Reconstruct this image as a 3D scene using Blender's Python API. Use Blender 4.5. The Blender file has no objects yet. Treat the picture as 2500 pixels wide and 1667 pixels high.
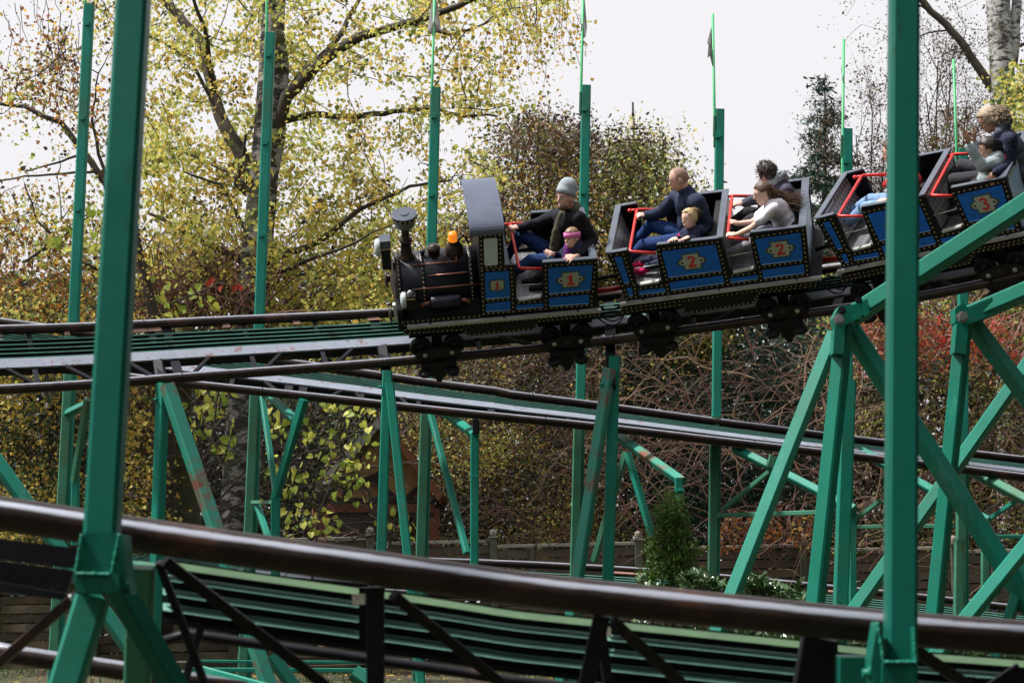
import bpy, bmesh, math, random
import numpy as np
from mathutils import Vector, Matrix, Euler, Quaternion, noise
random.seed(7); rng = np.random.default_rng(7)
SC = bpy.context.scene
COL = SC.collection
# ------------------------------------------------------------------ camera
F = 5200.0                                    # focal length in photo pixels (photo 2500 x 1667)
PITCH = math.radians(7.0); ROLL = math.radians(-1.3)
CAM = Vector((0, 0, 1.6))
R = Matrix.Rotation(PITCH, 3, 'X') @ Matrix.Rotation(math.radians(90), 3, 'X') @ Matrix.Rotation(ROLL, 3, 'Z')
cd = bpy.data.cameras.new('camera'); cam = bpy.data.objects.new('camera', cd); COL.objects.link(cam)
cd.sensor_width = 36; cd.lens = F / 2500 * 36; cd.clip_end = 2000; cd.clip_start = 0.1
cam.matrix_world = Matrix.Translation(CAM) @ R.to_4x4()
cd.dof.use_dof = True; cd.dof.focus_distance = 21.3; cd.dof.aperture_fstop = 6.3
SC.camera = cam
# ------------------------------------------------------------------ world, sun, exposure
SUN_EL, SUN_AZ = math.radians(60), math.radians(-98)      # azimuth from +Y towards +X: light comes from high on the left
w = bpy.data.worlds.new('World'); SC.world = w; w.use_nodes = True
nt = w.node_tree; bg = nt.nodes['Background']
sky = nt.nodes.new('ShaderNodeTexSky'); sky.sky_type = 'NISHITA'; sky.sun_disc = False
sky.sun_elevation = SUN_EL; sky.sun_rotation = SUN_AZ; sky.air_density = 1.6; sky.dust_density = 6.0; sky.ozone_density = 1.0
hs = nt.nodes.new('ShaderNodeHueSaturation'); hs.inputs['Saturation'].default_value = 0.06
mx = nt.nodes.new('ShaderNodeMix'); mx.data_type = 'RGBA'; mx.inputs[0].default_value = 0.72
mx.inputs[7].default_value = (10.9, 10.7, 11.1, 1)            # an even layer of thin white cloud over the clear sky
nt.links.new(sky.outputs[0], hs.inputs['Color']); nt.links.new(hs.outputs[0], mx.inputs[6]); nt.links.new(mx.outputs[2], bg.inputs[0])
bg.inputs[1].default_value = 0.08
sl = bpy.data.lights.new('sun', 'SUN'); sl.energy = 5.0; sl.angle = math.radians(5); sl.color = (1, .96, .9)
so = bpy.data.objects.new('sun', sl); COL.objects.link(so)
sd = Vector((math.sin(SUN_AZ) * math.cos(SUN_EL), math.cos(SUN_AZ) * math.cos(SUN_EL), math.sin(SUN_EL)))
so.rotation_euler = sd.to_track_quat('Z', 'Y').to_euler(); so.location = (0, 0, 30)
SC.view_settings.view_transform = 'Standard'; SC.view_settings.look = 'None'; SC.view_settings.exposure = 0.38; SC.view_settings.gamma = 1
SC.cycles.use_denoising = True; SC.cycles.max_bounces = 6; SC.cycles.transparent_max_bounces = 4
SC.cycles.diffuse_bounces = 3; SC.cycles.glossy_bounces = 3; SC.cycles.transmission_bounces = 3
SC.cycles.caustics_reflective = False; SC.cycles.caustics_refractive = False

# ------------------------------------------------------------------ where a photo pixel lies in the place, at a given distance
def ray(px, py): return R @ Vector(((px - 1250) / F, -(py - 833.5) / F, -1))
def P(px, py, Y):
    d = ray(px, py); return CAM + d * ((Y - CAM.y) / d.y)
def proj(v):
    q = R.transposed() @ (Vector(v) - CAM); return (1250 + F * q.x / -q.z, 833.5 - F * q.y / -q.z)

# ------------------------------------------------------------------ materials
def mat(name, col, rough=.6, metal=0., var=.15, scale=6., spots=None, bump=0., col2=None, trans=0., spec=.5, stretch=None, coat=0., emit=None):
    m = bpy.data.materials.new(name); m.use_nodes = True; n = m.node_tree; b = n.nodes['Principled BSDF']
    tc = n.nodes.new('ShaderNodeTexCoord'); src = tc.outputs['Object']
    if stretch:
        mp = n.nodes.new('ShaderNodeMapping'); mp.inputs['Scale'].default_value = stretch; n.links.new(src, mp.inputs[0]); src = mp.outputs[0]
    ns = n.nodes.new('ShaderNodeTexNoise'); ns.inputs['Scale'].default_value = scale; ns.inputs['Detail'].default_value = 6; ns.inputs['Roughness'].default_value = .65
    n.links.new(src, ns.inputs['Vector'])
    rp = n.nodes.new('ShaderNodeValToRGB'); rp.color_ramp.elements[0].position = .32; rp.color_ramp.elements[1].position = .68
    c2 = col2 if col2 else tuple(min(1, c * (1 + var)) for c in col); c1 = col if col2 else tuple(c * (1 - var) for c in col)
    rp.color_ramp.elements[0].color = (*c1, 1); rp.color_ramp.elements[1].color = (*c2, 1)
    n.links.new(ns.outputs['Fac'], rp.inputs[0]); out = rp.outputs[0]
    for sp in (spots or []):                      # (colour, noise scale, threshold, softness, stretch)
        s2 = n.nodes.new('ShaderNodeTexNoise'); s2.inputs['Scale'].default_value = sp[1]; s2.inputs['Detail'].default_value = 5; s2.inputs['Roughness'].default_value = .7
        if len(sp) > 4:
            mp = n.nodes.new('ShaderNodeMapping'); mp.inputs['Scale'].default_value = sp[4]; n.links.new(tc.outputs['Object'], mp.inputs[0]); n.links.new(mp.outputs[0], s2.inputs['Vector'])
        else: n.links.new(tc.outputs['Object'], s2.inputs['Vector'])
        mr = n.nodes.new('ShaderNodeMapRange'); mr.inputs[1].default_value = sp[2]; mr.inputs[2].default_value = sp[2] + sp[3]; n.links.new(s2.outputs['Fac'], mr.inputs[0])
        mm = n.nodes.new('ShaderNodeMix'); mm.data_type = 'RGBA'; n.links.new(mr.outputs[0], mm.inputs[0]); n.links.new(out, mm.inputs[6]); mm.inputs[7].default_value = (*sp[0], 1); out = mm.outputs[2]
    n.links.new(out, b.inputs['Base Color'])
    b.inputs['Metallic'].default_value = metal; b.inputs['Specular IOR Level'].default_value = spec
    rr = n.nodes.new('ShaderNodeMapRange'); rr.inputs[3].default_value = max(.04, rough - .12); rr.inputs[4].default_value = min(1, rough + .12); n.links.new(ns.outputs['Fac'], rr.inputs[0]); n.links.new(rr.outputs[0], b.inputs['Roughness'])
    if coat: b.inputs['Coat Weight'].default_value = coat; b.inputs['Coat Roughness'].default_value = .25
    if bump:
        bp = n.nodes.new('ShaderNodeBump'); bp.inputs['Strength'].default_value = bump; bp.inputs['Distance'].default_value = .01; n.links.new(ns.outputs['Fac'], bp.inputs['Height']); n.links.new(bp.outputs[0], b.inputs['Normal'])
    if emit: b.inputs['Emission Color'].default_value = (*emit[0], 1); b.inputs['Emission Strength'].default_value = emit[1]
    if trans:
        o = n.nodes['Material Output']; tr = n.nodes.new('ShaderNodeBsdfTranslucent'); n.links.new(out, tr.inputs[0]); ms = n.nodes.new('ShaderNodeMixShader'); ms.inputs[0].default_value = trans
        n.links.new(b.outputs[0], ms.inputs[1]); n.links.new(tr.outputs[0], ms.inputs[2]); n.links.new(ms.outputs[0], o.inputs[0])
    return m
RUST = (.16, .055, .03); DIRT = (.02, .03, .025)
M = dict(
    green=mat('green_paint', (.012, .215, .155), .45, spec=.25, var=.10, scale=3, spots=[((.04, .17, .115), 1.3, .5, .25), ((.05, .26, .20), 3.5, .58, .12, (1, 1, .25)), (DIRT, 9, .66, .1, (1, 1, .2)), (DIRT, 30, .655, .03), (RUST, 5, .67, .08)], bump=.08),
    green_post=mat('green_post_paint', (.005, .118, .085), .45, var=.10, scale=2.5, spec=.2, spots=[((.02, .10, .065), 1.4, .5, .25), ((.012, .17, .125), 4, .56, .12, (1, 1, .18)), (DIRT, 12, .64, .1, (1, 1, .12)), (DIRT, 60, .66, .02), ((.07, .13, .06), 2.6, .66, .08)], bump=.14),
    slat_mid=mat('deck_slat_deep_green', (.025, .085, .07), .45, var=.25, scale=8, spec=.2),
    weld=mat('painted_weld_bead', (.02, .24, .17), .35, var=.3, scale=40, bump=.3, spec=.4),
    green_fresh=mat('green_paint_fresh', (.006, .165, .112), .42, spec=.22, var=.06, scale=4, spots=[((.02, .12, .085), 1.6, .5, .25), ((.03, .22, .16), 5, .58, .1, (1, 1, .2)), (DIRT, 14, .68, .08, (1, 1, .15)), (DIRT, 55, .67, .02), ((.06, .13, .06), 3, .66, .08)], bump=.10),
    green_old=mat('green_paint_mossy', (.035, .19, .115), .6, var=.2, scale=5, spots=[((.075, .12, .045), 1.6, .52, .18), (DIRT, 18, .64, .06), ((.11, .08, .04), 7, .68, .07)], bump=.1),
    green_rust=mat('green_paint_rusty', (.015, .23, .165), .5, var=.10, scale=3, spots=[(RUST, 2.6, .50, .12), (DIRT, 22, .66, .03)], bump=.08),
    pole_green=mat('pole_light_green', (.06, .42, .16), .5, var=.1),
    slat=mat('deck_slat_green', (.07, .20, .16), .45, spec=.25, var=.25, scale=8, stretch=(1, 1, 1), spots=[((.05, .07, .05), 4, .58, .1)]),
    slat_shade=mat('deck_channel_shade', (.004, .007, .006), .6, var=.3, scale=8, spec=.08),  # near-black: shade under and between the slats put into the colour
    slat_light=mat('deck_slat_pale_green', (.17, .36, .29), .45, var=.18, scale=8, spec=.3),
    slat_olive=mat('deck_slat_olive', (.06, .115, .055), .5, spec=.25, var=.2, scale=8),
    rail=mat('rail_brown_steel', (.055, .030, .022), .30, spec=.5, var=.35, scale=9, spots=[((.13, .06, .035), 3, .56, .15), ((.03, .025, .025), 6, .58, .1)], bump=.05),
    steel_dark=mat('dark_painted_steel', (.012, .012, .017), .5, spec=.16, var=.3, scale=7, spots=[((.09, .05, .035), 5, .62, .1)], bump=.06),
    spine=mat('spine_peeling_grey', (.20, .225, .285), .55, var=.12, scale=6, spots=[((.17, .10, .10), 9, .60, .02), ((.06, .06, .07), 14, .64, .03)], bump=.12),
    tab=mat('brown_tab', (.26, .15, .11), .6, var=.25),
    black=mat('black_gloss_paint', (.006, .006, .008), .38, var=.3, scale=10, spec=.22),
    black_rough=mat('black_running_gear', (.008, .008, .010), .45, spec=.25, var=.35, scale=12, spots=[((.05, .04, .035), 8, .62, .1)]),
    boiler=mat('boiler_dark_grey', (.012, .015, .024), .40, spec=.35, var=.25, scale=5, spots=[((.05, .045, .045), 5, .58, .15)]),
    rubber=mat('rubber_black', (.010, .010, .011), .6, var=.2, spec=.2),
    blue=mat('blue_panel_paint', (.014, .165, .68), .40, spec=.22, var=.10, scale=14, spots=[((.018, .11, .40), 24, .52, .10), ((.02, .05, .12), 7, .64, .1)]),
    paleblue=mat('pale_blue_panel', (.35, .50, .66), .4, var=.1),
    brass=mat('brass_rivet', (.55, .45, .25), .35, metal=.7, var=.15),
    plate=mat('number_plate_grey_green', (.42, .46, .38), .45, var=.07, scale=20),
    plate_edge=mat('number_plate_edge', (.05, .08, .05), .5),
    red_num=mat('red_number_paint', (.62, .025, .03), .45, var=.05),
    red=mat('red_bar_paint', (.62, .035, .03), .35, var=.1, scale=9),
    alu=mat('aluminium_edge', (.42, .43, .41), .42, metal=.4, var=.15, scale=9, spots=[((.22, .22, .21), 10, .60, .08)]),
    greyrim=mat('grey_rim', (.08, .095, .125), .38, var=.15, spec=.35),
    roofgrey=mat('cab_roof_grey', (.085, .105, .155), .36, var=.14, scale=3.5, spots=[((.05, .055, .065), 4, .58, .15)]),
    copper=mat('copper_pipe', (.30, .13, .09), .4, metal=.4, var=.2),
    bronze=mat('dark_bronze', (.035, .024, .020), .38, metal=.2, spec=.35, var=.3),
    cream=mat('lamp_white', (.45, .50, .51), .35, var=.08),
    greyband=mat('stack_grey_band', (.22, .26, .24), .45, var=.1),
    beacon=mat('amber_beacon', (.75, .20, .01), .25, var=.1, emit=((1., .26, .02), .55)),
    bolt=mat('zinc_bolt', (.45, .46, .46), .35, metal=.7, var=.2),
    wood=mat('fence_wood', (.15, .12, .085), .8, var=.35, scale=5, stretch=(1, 1, 9), spots=[((.05, .06, .035), 2, .5, .2)], bump=.3),
    wood_top=mat('fence_cap_wood', (.42, .39, .33), .8, var=.3, scale=8, spots=[((.08, .09, .05), 6, .55, .1)]),
    wood_post=mat('fence_post_wood', (.13, .14, .10), .8, var=.3, scale=6, bump=.2),
    osb=mat('gable_board', (.50, .30, .14), .8, var=.3, scale=30),
    redwood=mat('red_brown_timber', (.20, .065, .035), .65, var=.25, scale=6, bump=.1),
    darkwood=mat('dark_timber', (.035, .027, .022), .7, var=.3, scale=6),
    roofpale=mat('weathered_roof_felt', (.42, .41, .42), .8, var=.35, scale=7, spots=[((.12, .11, .09), 5, .55, .15)]),
    bark=mat('bark_dark', (.045, .036, .028), .9, var=.45, scale=7, bump=.4, stretch=(1, 1, .4)),
    twig=mat('twig_brown', (.07, .045, .034), .8, var=.4, scale=5),
    twig_red=mat('twig_reddish', (.17, .075, .055), .75, var=.4, scale=5),
    twig_pale=mat('twig_pale', (.23, .15, .10), .8, var=.3, scale=5),
    grass=mat('grass_blade', (.06, .12, .02), .7, var=.5, scale=9, trans=.3),
    soil=mat('soil_leaf_litter', (.05, .042, .028), .95, var=.4, scale=6, spots=[((.05, .075, .02), 2.2, .5, .1), ((.13, .07, .03), 25, .6, .04)], bump=.4),
    floor=None,
)
def worn_sheen(name, lo, hi, src='rail'):
    """sky highlight and wheel wear painted as a band on the upper rail flank"""
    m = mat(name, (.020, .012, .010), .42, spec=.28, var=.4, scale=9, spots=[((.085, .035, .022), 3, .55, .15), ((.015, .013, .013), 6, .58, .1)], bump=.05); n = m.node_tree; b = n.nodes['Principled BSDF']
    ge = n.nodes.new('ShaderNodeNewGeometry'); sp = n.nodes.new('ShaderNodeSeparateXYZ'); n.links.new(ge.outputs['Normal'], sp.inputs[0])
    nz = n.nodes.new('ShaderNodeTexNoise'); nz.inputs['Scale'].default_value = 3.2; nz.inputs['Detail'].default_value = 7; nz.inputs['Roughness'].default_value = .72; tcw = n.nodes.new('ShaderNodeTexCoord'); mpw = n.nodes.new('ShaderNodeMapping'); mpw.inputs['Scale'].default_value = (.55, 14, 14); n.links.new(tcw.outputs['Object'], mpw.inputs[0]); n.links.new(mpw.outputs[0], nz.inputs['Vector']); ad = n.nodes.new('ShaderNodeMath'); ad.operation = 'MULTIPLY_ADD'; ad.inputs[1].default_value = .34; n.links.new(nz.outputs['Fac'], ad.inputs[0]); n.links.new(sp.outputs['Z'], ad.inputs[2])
    rp = n.nodes.new('ShaderNodeValToRGB'); e = rp.color_ramp.elements; e[0].position = max(0, lo); e[0].color = (0, 0, 0, 1); e[1].position = min(1, hi + .12); e[1].color = (0, 0, 0, 1)  # upward-facing band: painted sky highlight, broken up like wear
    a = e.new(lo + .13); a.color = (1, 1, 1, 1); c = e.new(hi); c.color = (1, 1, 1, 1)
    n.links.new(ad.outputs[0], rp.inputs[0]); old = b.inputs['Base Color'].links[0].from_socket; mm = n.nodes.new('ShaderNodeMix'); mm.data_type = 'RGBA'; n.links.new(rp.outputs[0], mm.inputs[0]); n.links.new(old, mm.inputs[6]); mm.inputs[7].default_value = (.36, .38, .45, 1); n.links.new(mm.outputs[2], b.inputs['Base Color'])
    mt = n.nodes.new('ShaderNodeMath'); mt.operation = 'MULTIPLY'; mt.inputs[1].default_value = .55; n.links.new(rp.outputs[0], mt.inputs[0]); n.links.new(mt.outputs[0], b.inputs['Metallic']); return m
M['rail'] = worn_sheen('rail_brown_steel', .78, 1.10); M['rail_front'] = worn_sheen('rail_front_worn_sheen', .48, .80)
def tread(name, c0, c1, s=26):
    m = mat(name, c0, .35, metal=.5, var=.15, scale=5); n = m.node_tree; b = n.nodes['Principled BSDF']
    tc = n.nodes.new('ShaderNodeTexCoord'); mp = n.nodes.new('ShaderNodeMapping'); mp.inputs['Rotation'].default_value = (0, 0, .785); mp.inputs['Rotation'].default_value[1] = .5
    ck = n.nodes.new('ShaderNodeTexChecker'); ck.inputs['Scale'].default_value = s; ck.inputs[1].default_value = (*c0, 1); ck.inputs[2].default_value = (*c1, 1)
    n.links.new(tc.outputs['Object'], mp.inputs[0]); n.links.new(mp.outputs[0], ck.inputs[0]); n.links.new(ck.outputs[0], b.inputs['Base Color'])
    bp = n.nodes.new('ShaderNodeBump'); bp.inputs['Strength'].default_value = .5; bp.inputs['Distance'].default_value = .004; n.links.new(ck.outputs['Fac'], bp.inputs['Height']); n.links.new(bp.outputs[0], b.inputs['Normal'])
    return m
M['floor'] = tread('tread_plate', (.16, .17, .18), (.26, .27, .28))
M['tread_wall'] = tread('tread_plate_wall', (.17, .16, .16), (.40, .39, .38), 20)
def birch(name):
    m = mat(name, (.42, .42, .41), .8, var=.25, scale=6, bump=.2, spots=[((.03, .028, .026), 5, .50, .06, (1, 1, 3.2)), ((.05, .045, .04), 2, .52, .1)]); return m
M['birch'] = birch('birch_bark')
M['birch_low'] = mat('birch_bark_old', (.30, .29, .28), .85, var=.3, scale=6, bump=.4, spots=[((.03, .028, .025), 4, .44, .08, (1, 1, 2.2)), ((.06, .075, .03), 1.5, .56, .1)])
def leafm(name, col, tr=.5): return mat(name, col, .55, var=.22, scale=1.7, trans=tr)
L = dict(
    lime=leafm('leaf_lime', (.50, .54, .13)), yellow=leafm('leaf_yellow', (.74, .61, .15)), gold=leafm('leaf_gold', (.62, .42, .10)),
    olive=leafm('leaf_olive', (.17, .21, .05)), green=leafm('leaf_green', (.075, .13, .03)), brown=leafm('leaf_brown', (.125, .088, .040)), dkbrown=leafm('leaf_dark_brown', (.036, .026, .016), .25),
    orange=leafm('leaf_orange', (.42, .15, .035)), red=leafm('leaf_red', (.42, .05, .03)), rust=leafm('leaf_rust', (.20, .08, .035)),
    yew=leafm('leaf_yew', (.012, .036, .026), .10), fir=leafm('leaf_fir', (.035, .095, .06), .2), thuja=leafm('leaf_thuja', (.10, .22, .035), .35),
    laurel=mat('leaf_laurel', (.045, .10, .035), .2, var=.3, scale=3, trans=.1), laurel2=mat('leaf_laurel_pale', (.16, .24, .12), .25, var=.3, scale=3, trans=.2),
    bigyellow=leafm('leaf_big_yellow', (.55, .56, .10), .45), bigyellow2=leafm('leaf_big_lime', (.30, .40, .06), .45),
)

# ------------------------------------------------------------------ mesh builder
class MB:
    def __init__(s): s.v = []; s.f = []; s.mi = []; s.sm = []
    def add(s, vs, fs, mi=0, smooth=False):
        o = len(s.v); s.v += [tuple(v) for v in vs]; s.f += [tuple(i + o for i in f) for f in fs]; s.mi += [mi] * len(fs); s.sm += [smooth] * len(fs); return s
    def hexa(s, c, mi=0):                        # 8 corners: bottom 4, top 4
        return s.add(c, [(0, 3, 2, 1), (4, 5, 6, 7), (0, 1, 5, 4), (1, 2, 6, 5), (2, 3, 7, 6), (3, 0, 4, 7)], mi)
    def box(s, lo, hi, mi=0):
        x0, y0, z0 = lo; x1, y1, z1 = hi
        return s.hexa([(x0, y0, z0), (x1, y0, z0), (x1, y1, z0), (x0, y1, z0), (x0, y0, z1), (x1, y0, z1), (x1, y1, z1), (x0, y1, z1)], mi)
    def beam(s, a, b, w, h=None, side=Vector((0, 1, 0)), mi=0, ch=.12):
        """square bar with small chamfers from a to b; h = size along `side`, w across it"""
        a = Vector(a); b = Vector(b); h = h or w; d = (b - a).normalized(); sdv = (side - d * side.dot(d)).normalized(); u = d.cross(sdv)
        c = min(w, h) * ch; pr = [(-w/2+c, -h/2), (w/2-c, -h/2), (w/2, -h/2+c), (w/2, h/2-c), (w/2-c, h/2), (-w/2+c, h/2), (-w/2, h/2-c), (-w/2, -h/2+c)]
        vs = [a + u * p + sdv * q for p, q in pr] + [b + u * p + sdv * q for p, q in pr]
        fs = [(i, (i + 1) % 8, (i + 1) % 8 + 8, i + 8) for i in range(8)] + [tuple(range(7, -1, -1)), tuple(range(8, 16))]
        return s.add(vs, fs, mi)
    def tube(s, pts, r, n=12, mi=0, cap=True, smooth=True, up=None):
        pts = [Vector(p) for p in pts]; rs = r if isinstance(r, (list, tuple, np.ndarray)) else [r] * len(pts)
        vs = []; k = len(pts); ref = None
        for i, p in enumerate(pts):
            t = (pts[min(i + 1, k - 1)] - pts[max(i - 1, 0)]).normalized()
            if ref is None: ref = t.orthogonal().normalized() if up is None else (up - t * up.dot(t)).normalized()
            else: ref = (ref - t * ref.dot(t)).normalized()
            q = t.cross(ref)
            for j in range(n):
                a = 2 * math.pi * j / n; vs.append(p + (ref * math.cos(a) + q * math.sin(a)) * rs[i])
        fs = [(i * n + j, i * n + (j + 1) % n, (i + 1) * n + (j + 1) % n, (i + 1) * n + j) for i in range(k - 1) for j in range(n)]
        s.add(vs, fs, mi, smooth)
        if cap:
            o = len(s.v) - len(vs); s.f += [tuple(o + j for j in range(n - 1, -1, -1)), tuple(o + (k - 1) * n + j for j in range(n))]; s.mi += [mi] * 2; s.sm += [False] * 2
        return s
    def lathe(s, c, ax, prof, n=24, mi=0, smooth=True):       # prof: (distance along the axis, radius[, material])
        c = Vector(c); ax = Vector(ax).normalized(); u = ax.orthogonal().normalized(); v = ax.cross(u)
        vs = []
        for pr in prof:
            for j in range(n):
                a = 2 * math.pi * j / n; vs.append(c + ax * pr[0] + (u * math.cos(a) + v * math.sin(a)) * max(pr[1], 1e-4))
        o = len(s.v); s.v += [tuple(q) for q in vs]
        for i in range(len(prof) - 1):
            m_ = prof[i + 1][2] if len(prof[i + 1]) > 2 else mi
            for j in range(n):
                s.f.append((o + i * n + j, o + i * n + (j + 1) % n, o + (i + 1) * n + (j + 1) % n, o + (i + 1) * n + j)); s.mi.append(m_); s.sm.append(smooth)
        return s
    def prism(s, poly, off, mi=0):                # planar polygon (3d points) pushed by the vector off
        k = len(poly); a = [Vector(p) for p in poly]; b = [p + off for p in a]
        return s.add(a + b, [tuple(range(k)), tuple(range(2 * k - 1, k - 1, -1))] + [(i, i + k, (i + 1) % k + k, (i + 1) % k) for i in range(k)], mi)
    def ell(s, c, ax, rad, nu=14, nv=9, mi=0):    # ellipsoid; ax = 3 axes
        c = Vector(c); vs = []; 
        for i in range(nv + 1):
            th = math.pi * i / nv
            for j in range(nu):
                ph = 2 * math.pi * j / nu
                vs.append(c + ax[0] * (rad[0] * math.sin(th) * math.cos(ph)) + ax[1] * (rad[1] * math.sin(th) * math.sin(ph)) + ax[2] * (rad[2] * math.cos(th)))
        fs = [(i * nu + j, i * nu + (j + 1) % nu, (i + 1) * nu + (j + 1) % nu, (i + 1) * nu + j) for i in range(nv) for j in range(nu)]
        return s.add(vs, fs, mi, True)
    def build(s, name, mats, parent=None, fixn=True, data=None, remdup=False):
        me = bpy.data.meshes.new(name); me.from_pydata(s.v, [], s.f)
        if not isinstance(mats, (list, tuple)): mats = [mats]
        for m_ in mats: me.materials.append(m_)
        me.polygons.foreach_set('material_index', s.mi); me.polygons.foreach_set('use_smooth', s.sm)
        if fixn:
            bm = bmesh.new(); bm.from_mesh(me)
            if remdup: bmesh.ops.remove_doubles(bm, verts=bm.verts, dist=1e-5)
            bmesh.ops.recalc_face_normals(bm, faces=bm.faces); bm.to_mesh(me); bm.free()
        me.update()
        return link(name, me, parent)
def link(name, me, parent=None):
    o = bpy.data.objects.new(name, me); COL.objects.link(o)
    if parent is not None: o.parent = parent
    return o
AX = (Vector((1, 0, 0)), Vector((0, 1, 0)), Vector((0, 0, 1)))
def tag(o, label=None, cat=None, group=None, kind=None):
    if label: o['label'] = label
    if cat: o['category'] = cat
    if group: o['group'] = group
    if kind: o['kind'] = kind
    return o
def thing(name, label, cat, loc=(0, 0, 0), group=None, mw=None):
    """an Empty at the base of a thing; parts are meshes in the coordinates of that Empty"""
    o = bpy.data.objects.new(name, None); COL.objects.link(o); o.empty_display_size = .2
    o.matrix_world = mw if mw is not None else Matrix.Translation(Vector(loc))
    return tag(o, label, cat, group)
# ================================================================== THE GROUND
def ground_z(x, y):
    t = min(1, max(0, (y - 8) / 18)); return t * t * (3 - 2 * t) * .75 + .06 * math.sin(x * .7 + y * .4)
gm = MB(); nx, ny = 70, 60
xs_ = np.concatenate([np.linspace(-300, -24, 8), np.linspace(-22, 22, nx - 16), np.linspace(24, 300, 8)]); ys_ = np.concatenate([np.linspace(-20, 45, ny - 8), np.linspace(50, 900, 8)])
vs = [(x, y, ground_z(x, y) if y < 46 else .75) for y in ys_ for x in xs_]
fs = [(j * nx + i, j * nx + i + 1, (j + 1) * nx + i + 1, (j + 1) * nx + i) for j in range(ny - 1) for i in range(nx - 1)]
gm.add(vs, fs, 0, True); tag(gm.build('ground', M['soil'], fixn=False), kind='structure')

# ================================================================== THE TRACKS
def lp(poly, x): return float(np.interp(x, [p[0] for p in poly], [p[1] for p in poly]))
_px = np.arange(-400, 2900, 10.0)
_ps = np.radians(np.interp(_px, [-400, 0, 600, 1000, 1225, 1760, 2270, 2500, 2900], [21, 20, 17, 11, 4, -16, -35, -42, -42]))
_Y = np.zeros(len(_px)); _i0 = int(np.argmin(abs(_px - 1350))); _Y[_i0] = 21.0
for _i in range(_i0 + 1, len(_px)):
    k = np.tan(_ps[_i]); a = (_px[_i] - 1250) / F; _Y[_i] = _Y[_i-1] + k * (10 / F * _Y[_i-1]) / (1 - a * k)
for _i in range(_i0 - 1, -1, -1):
    k = np.tan(_ps[_i]); a = (_px[_i] - 1250) / F; _Y[_i] = _Y[_i+1] - k * (10 / F * _Y[_i+1]) / (1 - a * k)
YA = lambda px: float(np.interp(px, _px, _Y))
def smooth(poly, xs, k=9):
    ys = np.interp(xs, [p[0] for p in poly], [p[1] for p in poly]); w_ = np.pad(ys, (k, k), mode='reflect', reflect_type='odd')
    return np.convolve(w_, np.ones(2 * k + 1) / (2 * k + 1), 'valid')
def track_frames(near, far, Yf, g, x0, x1, n, tail=None):
    """the near rail as points with the track's own cross direction; banked so that the far rail lies where the photo has it"""
    xs = np.linspace(x0, x1, n); ys = smooth(near, xs); N = [P(x, y, Yf(x)) for x, y in zip(xs, ys)]; bs = []
    for i in range(n):
        t = (N[min(i+1, n-1)] - N[max(i-1, 0)]).normalized(); h = Vector((-t.y, t.x, 0)).normalized(); up = t.cross(h)
        if far[0][0] <= xs[i] <= far[-1][0]:
            lo, hi = -.6, 1.3
            for _ in range(30):
                m_ = (lo + hi) / 2; q = proj(N[i] + g * (math.cos(m_) * h + math.sin(m_) * up))
                if q[1] > lp(far, q[0]): lo = m_
                else: hi = m_
            bs.append((i, (lo + hi) / 2))
    if tail is not None: bs.append((n, tail))
    b = np.interp(range(n), [q[0] for q in bs], [q[1] for q in bs]); b = np.convolve(np.pad(b, (9, 9), mode='edge'), np.ones(19) / 19, 'valid')
    out = []
    for i in range(n):
        t = (N[min(i+1, n-1)] - N[max(i-1, 0)]).normalized(); h = Vector((-t.y, t.x, 0)).normalized(); up = t.cross(h)
        u = math.cos(b[i]) * h + math.sin(b[i]) * up; out.append((N[i], u, t, t.cross(u)))
    return xs, out
class Track:
    def __init__(s, xs, fr, g): s.xs = xs; s.fr = fr; s.g = g
    def at(s, px):
        f = float(np.interp(px, s.xs, range(len(s.xs)))); i = min(int(f), len(s.xs) - 2); a = f - i
        return tuple((s.fr[i][k] * (1 - a) + s.fr[i+1][k] * a) for k in range(4))
    def pt(s, px, c, z=0): n_, u, t, up = s.at(px); return n_ + u * c + up * z
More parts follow.
